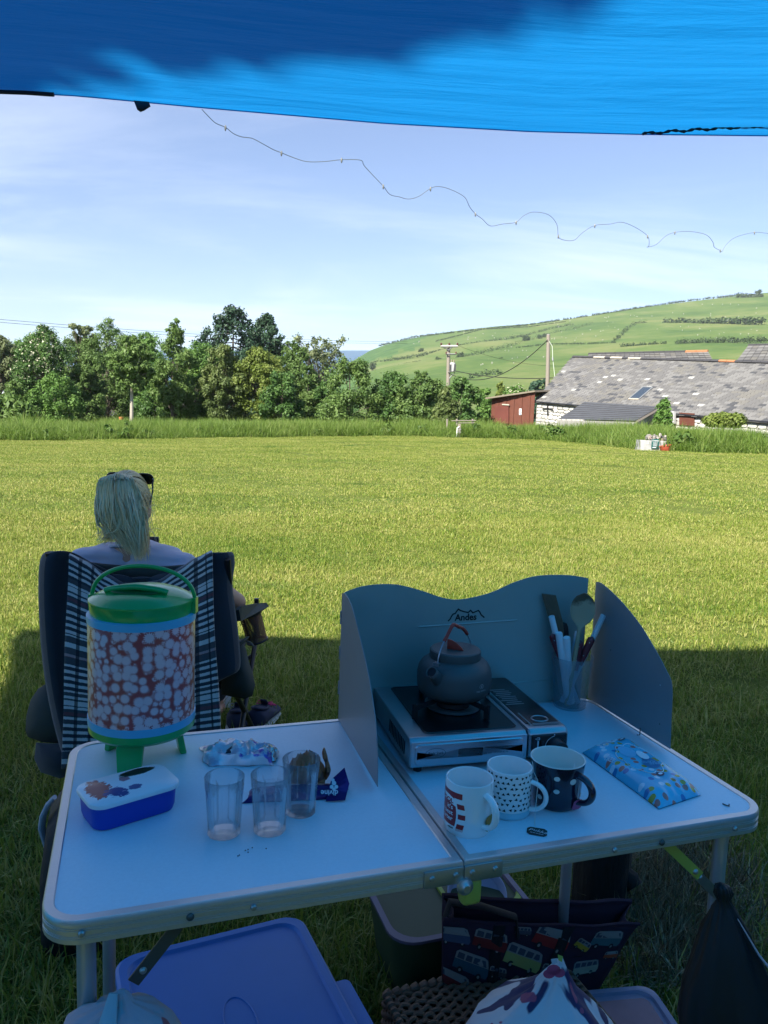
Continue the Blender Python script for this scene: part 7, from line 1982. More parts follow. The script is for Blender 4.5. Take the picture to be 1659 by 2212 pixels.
T_('elder_bush', 'green bush with white flowers behind the red shed', 'bush', 1112, 832, 70, 58, L_mid, 'shrub', tips=blossom_m)
T_('blue_green_tree', 'blue green tree behind the foot of the bare wooden pole', 'tree', 1168, 818, 74, 105, L_blue, 'shrub', leaf=.4)
T_('small_conifer', 'small narrow conifer against the barn roof', 'conifer', 1432, 864, 24, 34.5, L_mid, 'conifer', leaf=.12, dens=.7)
T_('golden_hedge', 'low golden green bush in front of the barn wall', 'bush', 1565, 893, 92, 31, L_yellow, 'shrub', leaf=.14, vlow=915)
T_('sapling', 'spindly young tree at the far left edge of the bank', 'tree', 30, 815, 60, 46, L_bright, 'shrub')
cr_ = at(262, 905, 42); o = thing('orange_bucket', 'small orange bucket at the foot of the pale sapling', 'bucket', (cr_.x, cr_.y, cr_.z - .05))
MB().lathe([(0.10, 0), (0.13, .16), (0.12, .16), (0.001, 0.03)], 16).build('bucket', mat('orange_plastic', (0.50, 0.17, 0.06), 0.6), o)

# ---- long grass verge and undergrowth
vm = leafmat('long_grass', (0.062, 0.130, 0.018), (0.150, 0.245, 0.036), (0.31, 0.36, 0.12), 0.4, 0.5)
vseed = leafmat('weeds', (0.035, 0.090, 0.016), (0.080, 0.155, 0.028), (0.15, 0.22, 0.05), 0.35)
verge_c = variants('verge_tufts', [blades(150, 0.75, 0.45, 0.98, 0.016, 0.28, 500 + i, 0.9) for i in range(6)], vm)
def weed(seed):
    r = np.random.default_rng(seed); V, F_, C_ = leaf_quads([(r.uniform(-.2, .2), r.uniform(-.2, .2), r.uniform(.12, .5)) for _ in range(6)], [.16] * 6, [26] * 6, 0.16, seed, .8, .3, .3)
    return V, F_, C_
weed_c = variants('verge_weeds', [weed(520 + i) for i in range(4)], vseed)
EDGE = [(-260, 955), (0, 952), (200, 950), (430, 946), (830, 942), (940, 943), (985, 946), (1060, 947), (1180, 951), (1290, 960), (1400, 973), (1520, 978), (1659, 981), (1850, 986)]
EW = [ong(u, v) for u, v in EDGE]
P, Rr, S, I = [], [], [], []; Pw, Rw, Sw, Iw = [], [], [], []
for (p, q) in zip(EW, EW[1:]):
    L = (q - p).length; d_ = (q - p).normalized(); back = Vector((-d_.y, d_.x, 0))
    if back.y < 0: back = -back
    for k in range(int(L * 34)):
        a = random.uniform(0, 1); w = random.uniform(0, 1) ** 1.3 * 4.2
        X = p.lerp(q, a) + back * (w + 0.18 * mnoise.noise(p.lerp(q, a) * 0.9)) + Vector((0, 0.0, 0))
        near = 0.52 + 0.48 * min(1, w / 0.9)
        hh = near * random.uniform(.78, 1.12) * (0.92 + 0.25 * mnoise.noise(X * 0.35))
        P.append((X.x, X.y, gz(X.x, X.y) - .02)); Rr.append((0, 0, random.uniform(0, 6.28))); S.append((1.15, 1.15, hh)); I.append(random.randrange(6))
        if random.random() < (0.07 if w < 1.2 else 0.015) and mnoise.noise(X * 0.5 + Vector((9, 0, 0))) > -0.05:
            Pw.append((X.x, X.y, gz(X.x, X.y))); Rw.append((0, 0, random.uniform(0, 6.28))); s_ = random.uniform(.7, 1.3); Sw.append((s_, s_, s_)); Iw.append(random.randrange(4))
scatter('long_grass', P, Rr, S, I, verge_c, 'band of long uncut grass along the far side of the meadow')
scatter('weeds', Pw, Rw, Sw, Iw, weed_c, 'dark green dock and nettle leaves at the foot of the long grass')
P, Rr, S, I = [], [], [], []
for k in range(900):
    u = random.uniform(-60, 1060); d = random.uniform(38, 60); X = at(u, 905, d)
    hgt = 1.5 if u < 75 else 1.0
    P.append((X.x, X.y, gz(X.x, X.y))); Rr.append((0, 0, random.uniform(0, 6.28))); s_ = random.uniform(1.2, 2.2); S.append((s_, s_, hgt * random.uniform(.6, 1.1) * (1.0 if d < 48 else .8))); I.append(random.randrange(6))
scatter('undergrowth', P, Rr, S, I, verge_c, 'rough undergrowth beneath the trees')
P, Rr, S, I = [], [], [], []
for k in range(240):
    u = random.uniform(-80, 70); d = random.uniform(42, 50); X = at(u, 905, d)
    P.append((X.x, X.y, gz(X.x, X.y) + random.uniform(0, 1.1))); Rr.append((0, 0, random.uniform(0, 6.28))); s_ = random.uniform(1.4, 2.2); S.append((s_, s_, s_)); I.append(random.randrange(4))
nettle_c = variants('nettle_clumps', [weed(540 + i) for i in range(4)], L_bright)
scatter('brambles', P, Rr, S, I, nettle_c, 'bright bank of nettles and brambles at the left edge')

# ================================================================== barn
slate_cols = [('slate_mid_grey', (0.112, 0.110, 0.108)), ('slate_pale_grey', (0.150, 0.148, 0.144)), ('slate_warm_grey', (0.132, 0.127, 0.115)), ('slate_dark', (0.056, 0.058, 0.063)), ('slate_lichen_white', (0.34, 0.34, 0.32))]
slate_ms = [mat(n_, c_, 0.7, var=0.22, vscale=5, bump=0.4, bscale=18, bdist=0.01) for n_, c_ in slate_cols]
E1, E2 = at(1157, 868, 44.0), at(1659, 912, 31.6); E2 = E1 + (E2 - E1) * 1.30
R1, R2 = at(1239, 772, 48.5), at(1659, 785, 36.4); R2 = R1 + (R2 - R1) * 1.36
nR = (E2 - E1).cross(R1 - E1).normalized()
if nR.y > 0: nR = -nR
barn = thing('barn', 'long stone barn with mottled grey slate roof and white painted wall', 'barn', (E1.x, E1.y, gz(E1.x, E1.y)))
def roofp(s, q, off=0.0): return E1.lerp(E2, s).lerp(R1.lerp(R2, s), q) + nR * off
dark_under = mat('roof_underlay', (0.05, 0.05, 0.055), 0.9)
MB().grid([[roofp(i / 12, j / 6, -0.03) for i in range(13)] for j in range(7)]).build('roof_deck', dark_under, barn, absolute=True, smooth=0, thick=0.05)
# back slope and gable so the barn is a closed volume
bkv = Vector((nR.x, nR.y, 0)).normalized() * -1
EB1, EB2 = R1 + (R1 - E1 - Vector((0, 0, (R1 - E1).z))) + Vector((0, 0, E1.z - R1.z)), R2 + (R2 - E2 - Vector((0, 0, (R2 - E2).z))) + Vector((0, 0, E2.z - R2.z))
MB().grid([[R1.lerp(R2, i / 6).lerp(EB1.lerp(EB2, i / 6), j / 3) - Vector((0, 0, 0.06)) for i in range(7)] for j in range(4)]).build('back_roof', slate_ms[0], barn, absolute=True, smooth=0)
slen = (R1 - E1).length; rlen = (E2 - E1).length
NRW = int(slen / 0.235); NCL = int(rlen / 0.34)
slate_mesh = []
for m in slate_ms:
    b = MB().box((0, 0, 0), (0.325, 0.33, 0.016)); o = b.build('slate', m, None, smooth=0); slate_mesh.append(o.data); bpy.data.objects.remove(o)
cells = []
for j in range(NRW):
    for i in range(NCL + 1):
        s = (i + (0.5 if j % 2 else 0)) / NCL; q = (j + 0.35) / NRW
        if s > 1.0: continue
        X = roofp(s, q); cells.append((j, i, s, q, X))
def slate_class(X, j):
    r = random.random(); nn = mnoise.noise(Vector((X.x * 0.42, X.y * 0.42, X.z * 1.2)))
    n3 = mnoise.noise(Vector((X.x * 1.3 + 7, X.y * .8, X.z * 2.6)))
    if n3 > 0.50 or r < 0.06: return 3
    if r < 0.075: return 4
    if nn > 0.12: return 1 if r < 0.6 else 0
    if nn < -0.25: return 2 if r < .6 else 0
    return 0 if r < 0.6 else (1 if r < .85 else 2)
SKY_Q = [(1358, 861.6), (1380, 862.3), (1409.5, 837), (1389, 836)]
def on_roof(u, v, off=0.0):
    q = ray(u, v); t_ = (E1 + nR * off - CAM).dot(nR) / q.dot(nR); return CAM + q * t_
fwd = RC @ Vector((0, 0, 1))
def visible(X):
    c_ = RC.transposed() @ (X - CAM); u = c_.x / c_.z * F + CU; return u < 1690
vis = sorted([c_ for c_ in cells if visible(c_[4])], key=lambda c_: (c_[4] - CAM).dot(fwd))
big = set(id(c_) for c_ in vis[:300])
rest = [MB() for _ in slate_ms]; I4 = mworld(barn).inverted()
allrest = MB()
for c_ in cells:
    j, i, s, q, X = c_
    ex_ = (E2 - E1).normalized(); up_ = (roofp(s, min(1, q + .02)) - roofp(s, q)).normalized(); nz_ = ex_.cross(up_).normalized()
    if nz_.dot(nR) < 0: nz_ = -nz_
    up_ = nz_.cross(ex_)
    k = slate_class(X, j)
    tilt = random.uniform(-.02, .02)
    M3 = Matrix((ex_, up_, nz_)).transposed() @ Matrix.Rotation(random.uniform(-.03, .03), 3, 'Z') @ Matrix.Rotation(0.055 + tilt, 3, 'X')
    pos = X + nz_ * 0.018 + up_ * random.uniform(-.012, .012) + ex_ * random.uniform(-.008, .008)
    wsc = random.uniform(0.92, 1.0)
    if id(c_) in big:
        o = bpy.data.objects.new('slate', slate_mesh[k]); COL.objects.link(o); o.parent = barn
        o.matrix_local = I4 @ (Matrix.Translation(pos) @ M3.to_4x4() @ Matrix.Diagonal((wsc, 1, 1, 1)))
    else:
        allrest.cur = k
        allrest.box(pos, (0.325 * wsc, 0.33, 0.016), M3)
o = allrest.build('slates', slate_ms, barn, absolute=True, smooth=0, fixn=False); o['kind'] = 'stuff'
# ridge tiles
ridge_dark = mat('dark_ridge_tile', (0.045, 0.045, 0.05), 0.7, var=.3); terra = mat('terracotta_ridge_tile', (0.36, 0.15, 0.07), 0.8, var=.25); mortar = mat('pale_ridge_mortar', (0.40, 0.36, 0.30), 0.9, var=.3)
NT_ = int((R2 - R1).length / 0.48)
for k in range(NT_):
    a, c_ = R1.lerp(R2, k / NT_), R1.lerp(R2, (k + .96) / NT_); u = (RC.transposed() @ (a - CAM)); u = u.x / u.z * F + CU
    m = mortar if (1262 < u < 1375 and k % 3) else (terra if 1540 < u < 1583 else ridge_dark)
    if u > 1720: break
    MB().tube([a + Vector((0, 0, .03)), c_ + Vector((0, 0, .03))], 0.13, 8, flat=0.7).build('ridge_tile', m, barn, absolute=True, smooth=60)
# skylight
fr = [on_roof(u, v, 0.07) for u, v in SKY_Q]
sk = MB(); sk.add(fr, [(0, 1, 2, 3)]); skl = sk.build('skylight', mat('skylight_glass', (0.04, 0.055, 0.075), 0.12), barn, absolute=True, smooth=0, thick=0.03)
for k in range(4): MB().tube([fr[k], fr[(k + 1) % 4]], 0.045, 6).build('frame', mat('lead_flashing', (0.16, 0.17, 0.18), 0.5) if k else mortar, skl, absolute=True)
# wall under the eave, with its stones
gutter = mat('black_gutter', (0.012, 0.012, 0.013), 0.4)
MB().tube([E1.lerp(E2, k / 20) + nR * 0.06 + Vector((0, 0, -.07)) for k in range(21)], 0.06, 8).build('gutter', gutter, barn, absolute=True)
wall_m = mat('limewashed_mortar', (0.27, 0.26, 0.25), 0.95, var=.2, bump=.4, bscale=8, bdist=.03)
wd = (E2 - E1); wd.z = 0; wd.normalize(); wn_ = Vector((wd.y, -wd.x, 0))
if wn_.y > 0: wn_ = -wn_
W1 = E1 - wn_ * 0.16; W2 = E2 - wn_ * 0.16
wl_o = MB().add([Vector((W1.x, W1.y, E1.z - 3.4)), Vector((W2.x, W2.y, E2.z - 3.4)), W2, W1], [(0, 1, 2, 3)]).build('wall', wall_m, barn, absolute=True, smooth=0, thick=0.1)
gab = MB().add([Vector((W1.x, W1.y, E1.z - 3.4)), W1, R1 - Vector((0, 0, .08)), EB1, Vector((EB1.x, EB1.y, E1.z - 3.4))], [(0, 1, 2, 3, 4)]).build('wall', wall_m, barn, absolute=True, smooth=0, thick=0.1)
stone_ms = [mat('white_painted_stone', (0.50, 0.49, 0.47), 0.85, var=.12, vscale=4, bump=.5, bscale=9, bdist=.03), mat('grey_white_stone', (0.38, 0.37, 0.355), 0.85, var=.2, vscale=4, bump=.5, bscale=9, bdist=.03)]
st_mesh = []
for k in range(6):
    b = MB(); r = random.Random(k); pts = []
    n = 7
    base = [(math.cos(2 * PI * i / n) * r.uniform(.82, 1.05), math.sin(2 * PI * i / n) * r.uniform(.82, 1.05)) for i in range(n)]
    base = [(max(-.92, min(.92, x * 1.2)) * .5, max(-.9, min(.9, y * 1.2)) * .5) for x, y in base]
    b.rings([[Vector((x, 0.0, z)) for x, z in base], [Vector((x, -0.045, z)) for x, z in base], [Vector((x * .8, -0.065, z * .78)) for x, z in base]])
    o = b.build('stone', stone_ms[k % 2], None, smooth=0); st_mesh.append(o.data); bpy.data.objects.remove(o)
def stone_wall(s0, s1, zdep, parent):
    z = 0.12
    while z < zdep:
        hh = random.uniform(.15, .26); x = s0
        while x < s1:
            ww = random.uniform(.22, .52)
            o = bpy.data.objects.new('stone', st_mesh[random.randrange(6) if random.random() < .4 else random.choice((0, 2, 4))]); COL.objects.link(o); o.parent = parent
            pz_ = W1 + wd * (x + ww / 2); ez = E1.z + (E2.z - E1.z) * (x / rlen)
            M = Matrix.Translation((pz_.x, pz_.y, ez - z - hh / 2)) @ Matrix(((wd.x, -wn_.x, 0), (wd.y, -wn_.y, 0), (0, 0, 1))).to_4x4() @ Matrix.Translation((0, -0.05, 0)) @ Matrix.Diagonal((ww, 1, hh, 1))
            o.matrix_local = mworld(parent).inverted() @ M
            x += ww * 0.99
        z += hh * .97
def wall_s(u, v=880):
    X = on_v(u, v, W1, wn_); return (X - W1).dot(wd)
stone_wall(0.05, wall_s(1262), 1.15, barn)
stone_wall(wall_s(1436), wall_s(1700), 0.62, barn)
pb_ = lambda u, v, o_=0.16: on_v(u, v, W1 + wn_ * o_, wn_)
MB().tube([pb_(1183, 872), pb_(1183, 898)], 0.04, 6).build('drain_pipe', gutter, barn, absolute=True)
MB().tube([pb_(1172, 883.5), pb_(1183, 882.5), pb_(1193, 884), pb_(1195, 888)], 0.035, 6).build('pipe_branch', gutter, barn, absolute=True)
rust = mat('rust_red_paint', (0.110, 0.034, 0.020), 0.75, var=.25, vscale=3, bump=.2, bscale=12, bdist=.02)
MB().add([pb_(1468, 891, .14), pb_(1500, 893, .14), pb_(1500, 920, .14), pb_(1468, 918, .14)], [(0, 1, 2, 3)]).build('hatch_door', rust, barn, absolute=True, smooth=0, thick=.06)
MB().add([pb_(1440, 887, .3), pb_(1458, 889, .3), pb_(1458, 915, .3), pb_(1440, 913, .3)], [(0, 1, 2, 3)]).build('meter_box', mat('pale_grey_box', (0.45, .45, .45), .6), barn, absolute=True, smooth=0, thick=.12)
# lean-to with dark slate roof
la_, lb_ = pb_(1263, 868.5, .05), pb_(1427, 878.6, .05)
lo1, lo2 = at(1206, 906, 37.5), at(1372, 910, 33.2)
lean = thing('lean_to', 'low lean-to with dark slate roof against the barn wall', 'lean-to', (lo1.x, lo1.y, gz(lo1.x, lo1.y)))
dslate = mat('dark_wet_slate', (0.075, 0.078, 0.085), 0.6, var=.35, vscale=2.2, bump=.3, bscale=9, bdist=.02)
NRL = 9
for j in range(NRL):                           # overlapping courses
    q0, q1 = j / NRL, (j + 1.12) / NRL
    a, c_, d_, e_ = la_.lerp(lo1, q0), lb_.lerp(lo2, q0), lb_.lerp(lo2, min(1, q1)), la_.lerp(lo1, min(1, q1))
    up = Vector((0, 0, 0.012))
    b = MB()
    b.add([a + up * 0, c_ + up * 0, d_ + up * 2.6, e_ + up * 2.6], [(0, 1, 2, 3)])
    b.build('slate_course', dslate, lean, absolute=True, smooth=0, thick=.02)
MB().tube([lb_ + Vector((0.05, 0, -.04)), lo2 + Vector((.05, 0, -.04))], 0.07, 4).build('barge_board', mat('weathered_board', (0.16, .14, .12), .9), lean, absolute=True)
MB().add([lo1 + Vector((0, 0, -.03)), lo2 + Vector((0, 0, -.03)), lo2 - Vector((0, 0, 1.6)), lo1 - Vector((0, 0, 1.6))], [(0, 1, 2, 3)]).build('front_wall', wall_m, lean, absolute=True, smooth=0, thick=.1)
MB().add([lb_ + Vector((0, 0, -.04)), lo2 + Vector((0, 0, -.04)), lo2 - Vector((0, 0, 1.6)), lb_ - Vector((0, 0, 2.2))], [(0, 1, 2, 3)]).build('side_wall', wall_m, lean, absolute=True, smooth=0, thick=.1)
# farther roofs
def far_roof(nm, lab, pts, d0, d1, ridge_terra):
    (u0, v0), (u1, v1), (u2, v2), (u3, v3) = pts    # ridge left, ridge right, low right, low left
    a, b_, c_, e_ = at(u0, v0, d0 + 3), at(u1, v1, d1 + 3), at(u2, v2, d1), at(u3, v3, d0)
    o = thing(nm, lab, 'barn', (e_.x, e_.y, min(e_.z, c_.z) - 3))
    for j in range(9):
        q0, q1 = j / 9, (j + 1.1) / 9
        b = MB(); N_ = int((b_ - a).length / .42); n2 = (b_ - a).cross(e_ - a).normalized(); n2 = n2 if n2.y < 0 else -n2
        for i in range(N_):
            s0, s1 = i / N_, (i + .94) / N_; l0, l1 = a.lerp(e_, q0), b_.lerp(c_, q0); h0, h1 = a.lerp(e_, min(1, q1)), b_.lerp(c_, min(1, q1)); k = random.choice((0, 0, 1, 1, 2)); b.cur = k
            r_ = n2 * random.uniform(.03, .05)
            b.add([l0.lerp(l1, s0), l0.lerp(l1, s1), h0.lerp(h1, s1) + r_, h0.lerp(h1, s0) + r_], [(0, 1, 2, 3)])
        x = b.build('slate_course', slate_ms[:3], o, absolute=True, smooth=0, fixn=False); x['kind'] = 'stuff'
    MB().grid([[a - Vector((0, 0, .08)), b_ - Vector((0, 0, .08))], [e_ - Vector((0, 0, .08)), c_ - Vector((0, 0, .08))]]).build('roof_deck', dark_under, o, absolute=True, smooth=0)
    N_ = 12
    for k in range(N_):
        MB().tube([a.lerp(b_, k / N_), a.lerp(b_, (k + .96) / N_)], 0.11, 6).build('ridge_tile', terra if ridge_terra[0] <= k <= ridge_terra[1] else ridge_dark, o, absolute=True)
    MB().add([a - Vector((0, 0, .1)), e_ - Vector((0, 0, .1)), e_ - Vector((0, 0, 3)), at(u0 - 2, v0 + 40, d0 + 8)], [(0, 1, 2, 3)]).build('gable_wall', wall_m, o, absolute=True, smooth=0)
    return o
far_roof('slate_barn', 'second slate roofed barn showing behind the long roof ridge', [(1272, 765), (1530, 759), (1552, 800), (1262, 800)], 58, 50, (10, 11))
far_roof('slate_barn', 'steep grey slate roof at the right edge behind the barn', [(1617, 746), (1860, 740), (1880, 805), (1572, 805)], 56, 50, (20, 21))
# red shed
sr = thing('red_shed', 'rust red lean-to shed with a door at the left end of the barn', 'shed', at(1108, 905, 44.5) * 1.0)
SA, SB = at(1063, 862, 46.0), at(1156.5, 846, 43.8); SA0 = Vector((SA.x, SA.y, SA.z - 2.2)); SB0 = Vector((SB.x, SB.y, SA.z - 2.2))
sn = (SB - SA).cross(Vector((0, 0, 1))).normalized(); sn = sn if sn.y < 0 else -sn
NP = 11
for k in range(NP):
    a, c_ = SA.lerp(SB, k / NP), SA.lerp(SB, (k + .96) / NP); e = sn * (0.018 * (k % 2))
    MB().add([Vector((a.x, a.y, SA0.z)) + e, Vector((c_.x, c_.y, SA0.z)) + e, c_ + e, a + e], [(0, 1, 2, 3)]).build('wall_panel', rust, sr, absolute=True, smooth=0, thick=.03)
ps = lambda u, v, o_=.08: on_v(u, v, SA + sn * o_, sn)
MB().add([ps(1070, 877), ps(1099, 876), ps(1099, 915), ps(1070, 915)], [(0, 1, 2, 3)]).build('door', mat('darker_rust_door', (0.115, .030, .022), .8, var=.25, vscale=3), sr, absolute=True, smooth=0, thick=.05)
MB().tube([ps(1085, 874, .12), ps(1100, 875, .12)], 0.045, 6).build('door_rail', mortar, sr, absolute=True)
nb2 = MB().add([ps(1121.5, 883, .06), ps(1126.5, 882.5, .06), ps(1126.5, 896, .06), ps(1121.5, 896.5, .06)], [(0, 1, 2, 3)]).build('notice', ceramic, sr, absolute=True, smooth=0, thick=.02)
b = MB()
for k, (v, w) in enumerate(((888.5, 2.8), (890.5, 3.4), (892.8, 2.6), (894.2, 3.0))):
    b.add([ps(1124 - w / 2, v, .085), ps(1124 + w / 2, v, .085), ps(1124 + w / 2, v + .9, .085), ps(1124 - w / 2, v + .9, .085)], [(0, 1, 2, 3)])
b.build('notice_print', mat('blue_print', (.03, .07, .35), .6), nb2, absolute=True, smooth=0)
b = MB(); ra, rb = SA + sn * .25 + Vector((-.25, 0, .02)), SB + sn * .25 + Vector((0.1, 0, .02)); rc, rd = rb - sn * 4.2 + Vector((0, 0, .25)), ra - sn * 4.2 + Vector((0, 0, .25))
b.add([ra, rb, rc, rd], [(0, 1, 2, 3)]); b.build('roof', mat('mossy_felt_roof', (0.20, .17, .13), .9, var=.3, vscale=2), sr, absolute=True, smooth=0, thick=.09)
MB().add([SA, SA0, SA0 - sn * 4 , SA - sn * 4 + Vector((0, 0, .2))], [(0, 1, 2, 3)]).build('side_wall', rust, sr, absolute=True, smooth=0, thick=.03)
# sheds behind the trees
gls = thing('glasshouse', 'pale roofed low glasshouse glimpsed behind the trees on the left', 'glasshouse', at(120, 890, 66))
palegl = mat('pale_polycarbonate', (0.50, .50, .56), .35, var=.08)
for k in range(20):
    u0, u1 = -60 + k * 18, -60 + k * 18 + 16.6
    MB().add([at(u0, 832, 70), at(u1, 832, 70), at(u1, 852, 66), at(u0, 852, 66)], [(0, 1, 2, 3)]).build('roof_panel', palegl, gls, absolute=True, smooth=0, thick=.04)
MB().add([at(-60, 852, 66.2), at(300, 852, 66.2), at(300, 910, 66.2), at(-60, 910, 66.2)], [(0, 1, 2, 3)]).build('wall', mat('grey_glass_wall', (.16, .17, .18), .4), gls, absolute=True, smooth=0, thick=.05)
crg = thing('corrugated_shed', 'low grey corrugated roofed shed glimpsed under the trees', 'shed', at(400, 890, 60))
cm_ = mat('grey_corrugated_sheet', (.20, .20, .215), .6, .2, var=.2, vscale=2)
for k in range(9):
    rowp = []
    for v, d in ((856, 63), (878, 58)):
        rowp.append([at(340 + k * 16 + 15.2 * i / 24, v, d) + Vector((0, 0, .05 * math.sin(i * PI / 2))) for i in range(25)])
    MB().grid(rowp).build('roof_sheet', cm_, crg, absolute=True, smooth=0)
MB().add([at(340, 878, 58.3), at(484, 878, 58.3), at(484, 912, 58.3), at(340, 912, 58.3)], [(0, 1, 2, 3)]).build('wall', mat('dark_shed_wall', (.05, .05, .05), .8), crg, absolute=True, smooth=0, thick=.05)

# ---- poles and wires
wood_pole = mat('weathered_pole_wood', (0.21, .185, .155), .85, var=.2, vscale=6, bump=.3, bscale=20, stretch=(4, 4, .4))
galv = mat('galvanised_steel', (.30, .31, .32), .5, .5)
pb0, pt0 = at(1181.5, 905, 49), at(1184.5, 723, 49)
wp_ = thing('wooden_pole', 'bare wooden pole rising behind the barn end', 'pole', pb0)
MB().tube([pb0 - Vector((0, 0, .5)), pb0.lerp(pt0, .5), pt0], [0.145, .13, .115], 12).build('pole', wood_pole, wp_, absolute=True)
MB().lathe([(.118, 0), (.10, .03), (.0001, .05)], 12, pt0 - wp_.location).build('cap', galv, wp_)
MB().tube([at(1186, 737, 48.9), at(1193, 748, 48.9), at(1194, 775, 48.9), at(1199, 818, 48.9)], .022, 6).build('stay_wire', mat('pale_cable_guard', (.42, .48, .40), .6), wp_, absolute=True)
MB().tube([at(1193.5, 772, 48.85), at(1194.3, 779, 48.85)], .05, 8).build('stay_insulator', galv, wp_, absolute=True)
tb0, tt0 = at(967, 905, 58), at(969, 744, 58)
tpole = thing('transformer_pole', 'wooden electricity pole with crossarm and grey transformer above the bushes', 'electricity pole', tb0)
MB().tube([tb0, tb0.lerp(tt0, .5), tt0], [.16, .145, .13], 12).build('pole', wood_pole, tpole, absolute=True)
ta0, ta1 = at(952, 748, 57.7), at(989, 748, 57.7)
MB().tube([ta0, ta1], .085, 4).build('crossarm', mat('pale_galvanised_arm', (.60, .60, .58), .5), tpole, absolute=True)
for uu in (959, 979): MB().tube([at(uu, 748, 57.7), at(968.5, 757, 57.8)], .04, 4).build('arm_brace', galv, tpole, absolute=True)
por = mat('brown_porcelain', (.10, .05, .035), .3)
for uu in (953, 970.5, 988):
    P = at(uu, 746.5, 57.7); MB().lathe([(.05, 0), (.09, .06), (.06, .10), (.09, .14), (.05, .2), (.0001, .22)], 10, P - tpole.location).build('insulator', por, tpole)
MB().tube([at(963, 765, 57.7), at(986, 765, 57.7)], .05, 4).build('lower_crossarm', galv, tpole, absolute=True)
for uu in (964, 985): MB().tube([at(uu, 765, 57.7), at(uu, 760, 57.7)], .055, 8).build('fuse_holder', por, tpole, absolute=True)
P = at(977, 803, 57.5); tk = MB().lathe([(.0001, 0), (.17, .0), (.20, .05), (.20, .60), (.18, .66), (.0001, .68)], 16, P - tpole.location).build('transformer', mat('pale_grey_transformer', (.52, .53, .53), .5), tpole)
for dx in (-.22, -.12, .12, .22): MB().box(P - tpole.location + Vector((dx, -.12, .32)), (.035, .22, .5)).build('cooling_fin', mat('dark_grey_fin', (.08, .085, .09), .6), tk, smooth=0)
for dx in (-.09, .09): MB().lathe([(.03, 0), (.05, .05), (.03, .1), (.05, .15), (.02, .22)], 8, P - tpole.location + Vector((dx, 0, .66))).build('bushing', por, tk)
MB().tube([P + Vector((-.3, 0, -.02)), P + Vector((.22, 0, -.02)), P + Vector((-.2, 0, -.5))], .04, 4).build('platform', galv, tpole, absolute=True)
wire_m = mat('black_cable', (.02, .02, .021), .6)
def wire(nm, lab, A, B, sag, r, n=24):
    pts = [A.lerp(B, k / n) - Vector((0, 0, sag * 4 * (k / n) * (1 - k / n))) for k in range(n + 1)]
    o = MB().tube(pts, r, 5).build(nm, wire_m, None); return tag(o, lab, 'cable', 'overhead cables')
wire('cable', 'thick sagging cable from the bare pole top to the transformer', at(1183, 734, 48.8), at(968, 805, 57.9), 1.35, .028)
wire('cable', 'nearly level cable from the transformer to the barn end', at(978, 800, 57.7), at(1199, 816, 49), .25, .028)
wire('cable', 'upper of the two long thin wires crossing the left sky', at(-300, 663, 70), at(880, 738, 150), .8, .022)
wire('cable', 'lower of the two long thin wires crossing the left sky', at(-300, 670, 70.5), at(880, 742, 151), .8, .022)
wire('cable', 'faint thin wire running right from the transformer crossarm', at(988, 746, 57.7), at(1240, 790, 64), .5, .010)

# ---- hedges, trees and sheep on the hill
def c2(x, y): return ((1150 + x / 1.2289) * .6636, (900 + y / 1.2289) * .6636)
L_hedge = leafmat('hill_hedge', (.018, .040, .014), (.038, .074, .022), (.075, .115, .035), .2, .02)
def hedge(lab, pts, hpx, seed, gap=0.0):
    pts = [c2(*p) for p in pts]; cs, rs, ns = [], [], []; r = random.Random(seed)
    for (u0, v0), (u1, v1) in zip(pts, pts[1:]):
        L = math.hypot(u1 - u0, v1 - v0); n = max(2, int(L / (hpx * .45)))
        for k in range(n):
            if r.random() < gap: continue
            q = (k + r.random()) / n; u, v = u0 + (u1 - u0) * q, v0 + (v1 - v0) * q; d = hill_d(u, v)
            rad = hpx * .74 * r.uniform(.65, 1.3) * d / F; X = hill_pt(u, v) + Vector((0, 0, rad * .6))
            cs.append(tuple(X)); rs.append(rad); ns.append(34)
    c0 = hill_pt(*pts[0]); cs = [tuple(Vector(c_) - c0) for c_ in cs]
    V, F_, C_ = leaf_quads(cs, rs, ns, max(.5, rs[0] * .55), seed, .8, 0, .5)
    o = npmesh('hedge', V, F_, L_hedge, None, C_); o.location = c0
    tag(o, lab, 'hedge', 'hedgerows on the hill')
hedge('lowest long hedge rising from the bracken across the left of the hill', [(75, 348), (250, 322), (380, 290), (480, 272), (640, 247), (700, 236), (800, 208), (880, 195)], 6, 1, .15)
hedge('thicker middle hedge behind the transformer climbing to the right', [(405, 335), (470, 320), (560, 297), (660, 272), (800, 230), (900, 208), (955, 193)], 8.5, 2, .1)
hedge('skyline hedge following the crest of the hill', [(100, 280), (250, 243), (480, 217), (700, 196), (930, 161), (1150, 127), (1350, 97), (1560, 76)], 4, 3, .25)
hedge('short hedge line climbing the middle of the hill', [(1040, 266), (1075, 235), (1105, 205), (1135, 192), (1172, 189)], 9, 4)
hedge('long hedge just above the barn roofs', [(1070, 283), (1160, 277), (1250, 272)], 7, 5, .2)
hedge('bushy hedge ending at the right edge above the barn roofs', [(1290, 272), (1400, 266), (1470, 264), (1480, 262), (1560, 263), (1659, 258)], 10, 6)
hedge('dark gorse strip high on the right of the hill', [(1250, 188), (1400, 190), (1500, 188), (1640, 188)], 12, 7)
hedge('thin dark wall line left of the bare wooden pole', [(650, 286), (780, 272), (900, 270), (1050, 268)], 3, 8, .3)
hedge('scrub patch low on the hill behind the wooden pole', [(462, 412), (520, 402), (595, 395)], 15, 9)
hedge('broken hedge low down at the left of the hill', [(80, 382), (150, 368), (210, 352), (270, 342)], 4, 10, .4)
hedge('upper field hedge just under the skyline', [(330, 260), (520, 212), (700, 203), (850, 182)], 2.2, 11, .2)
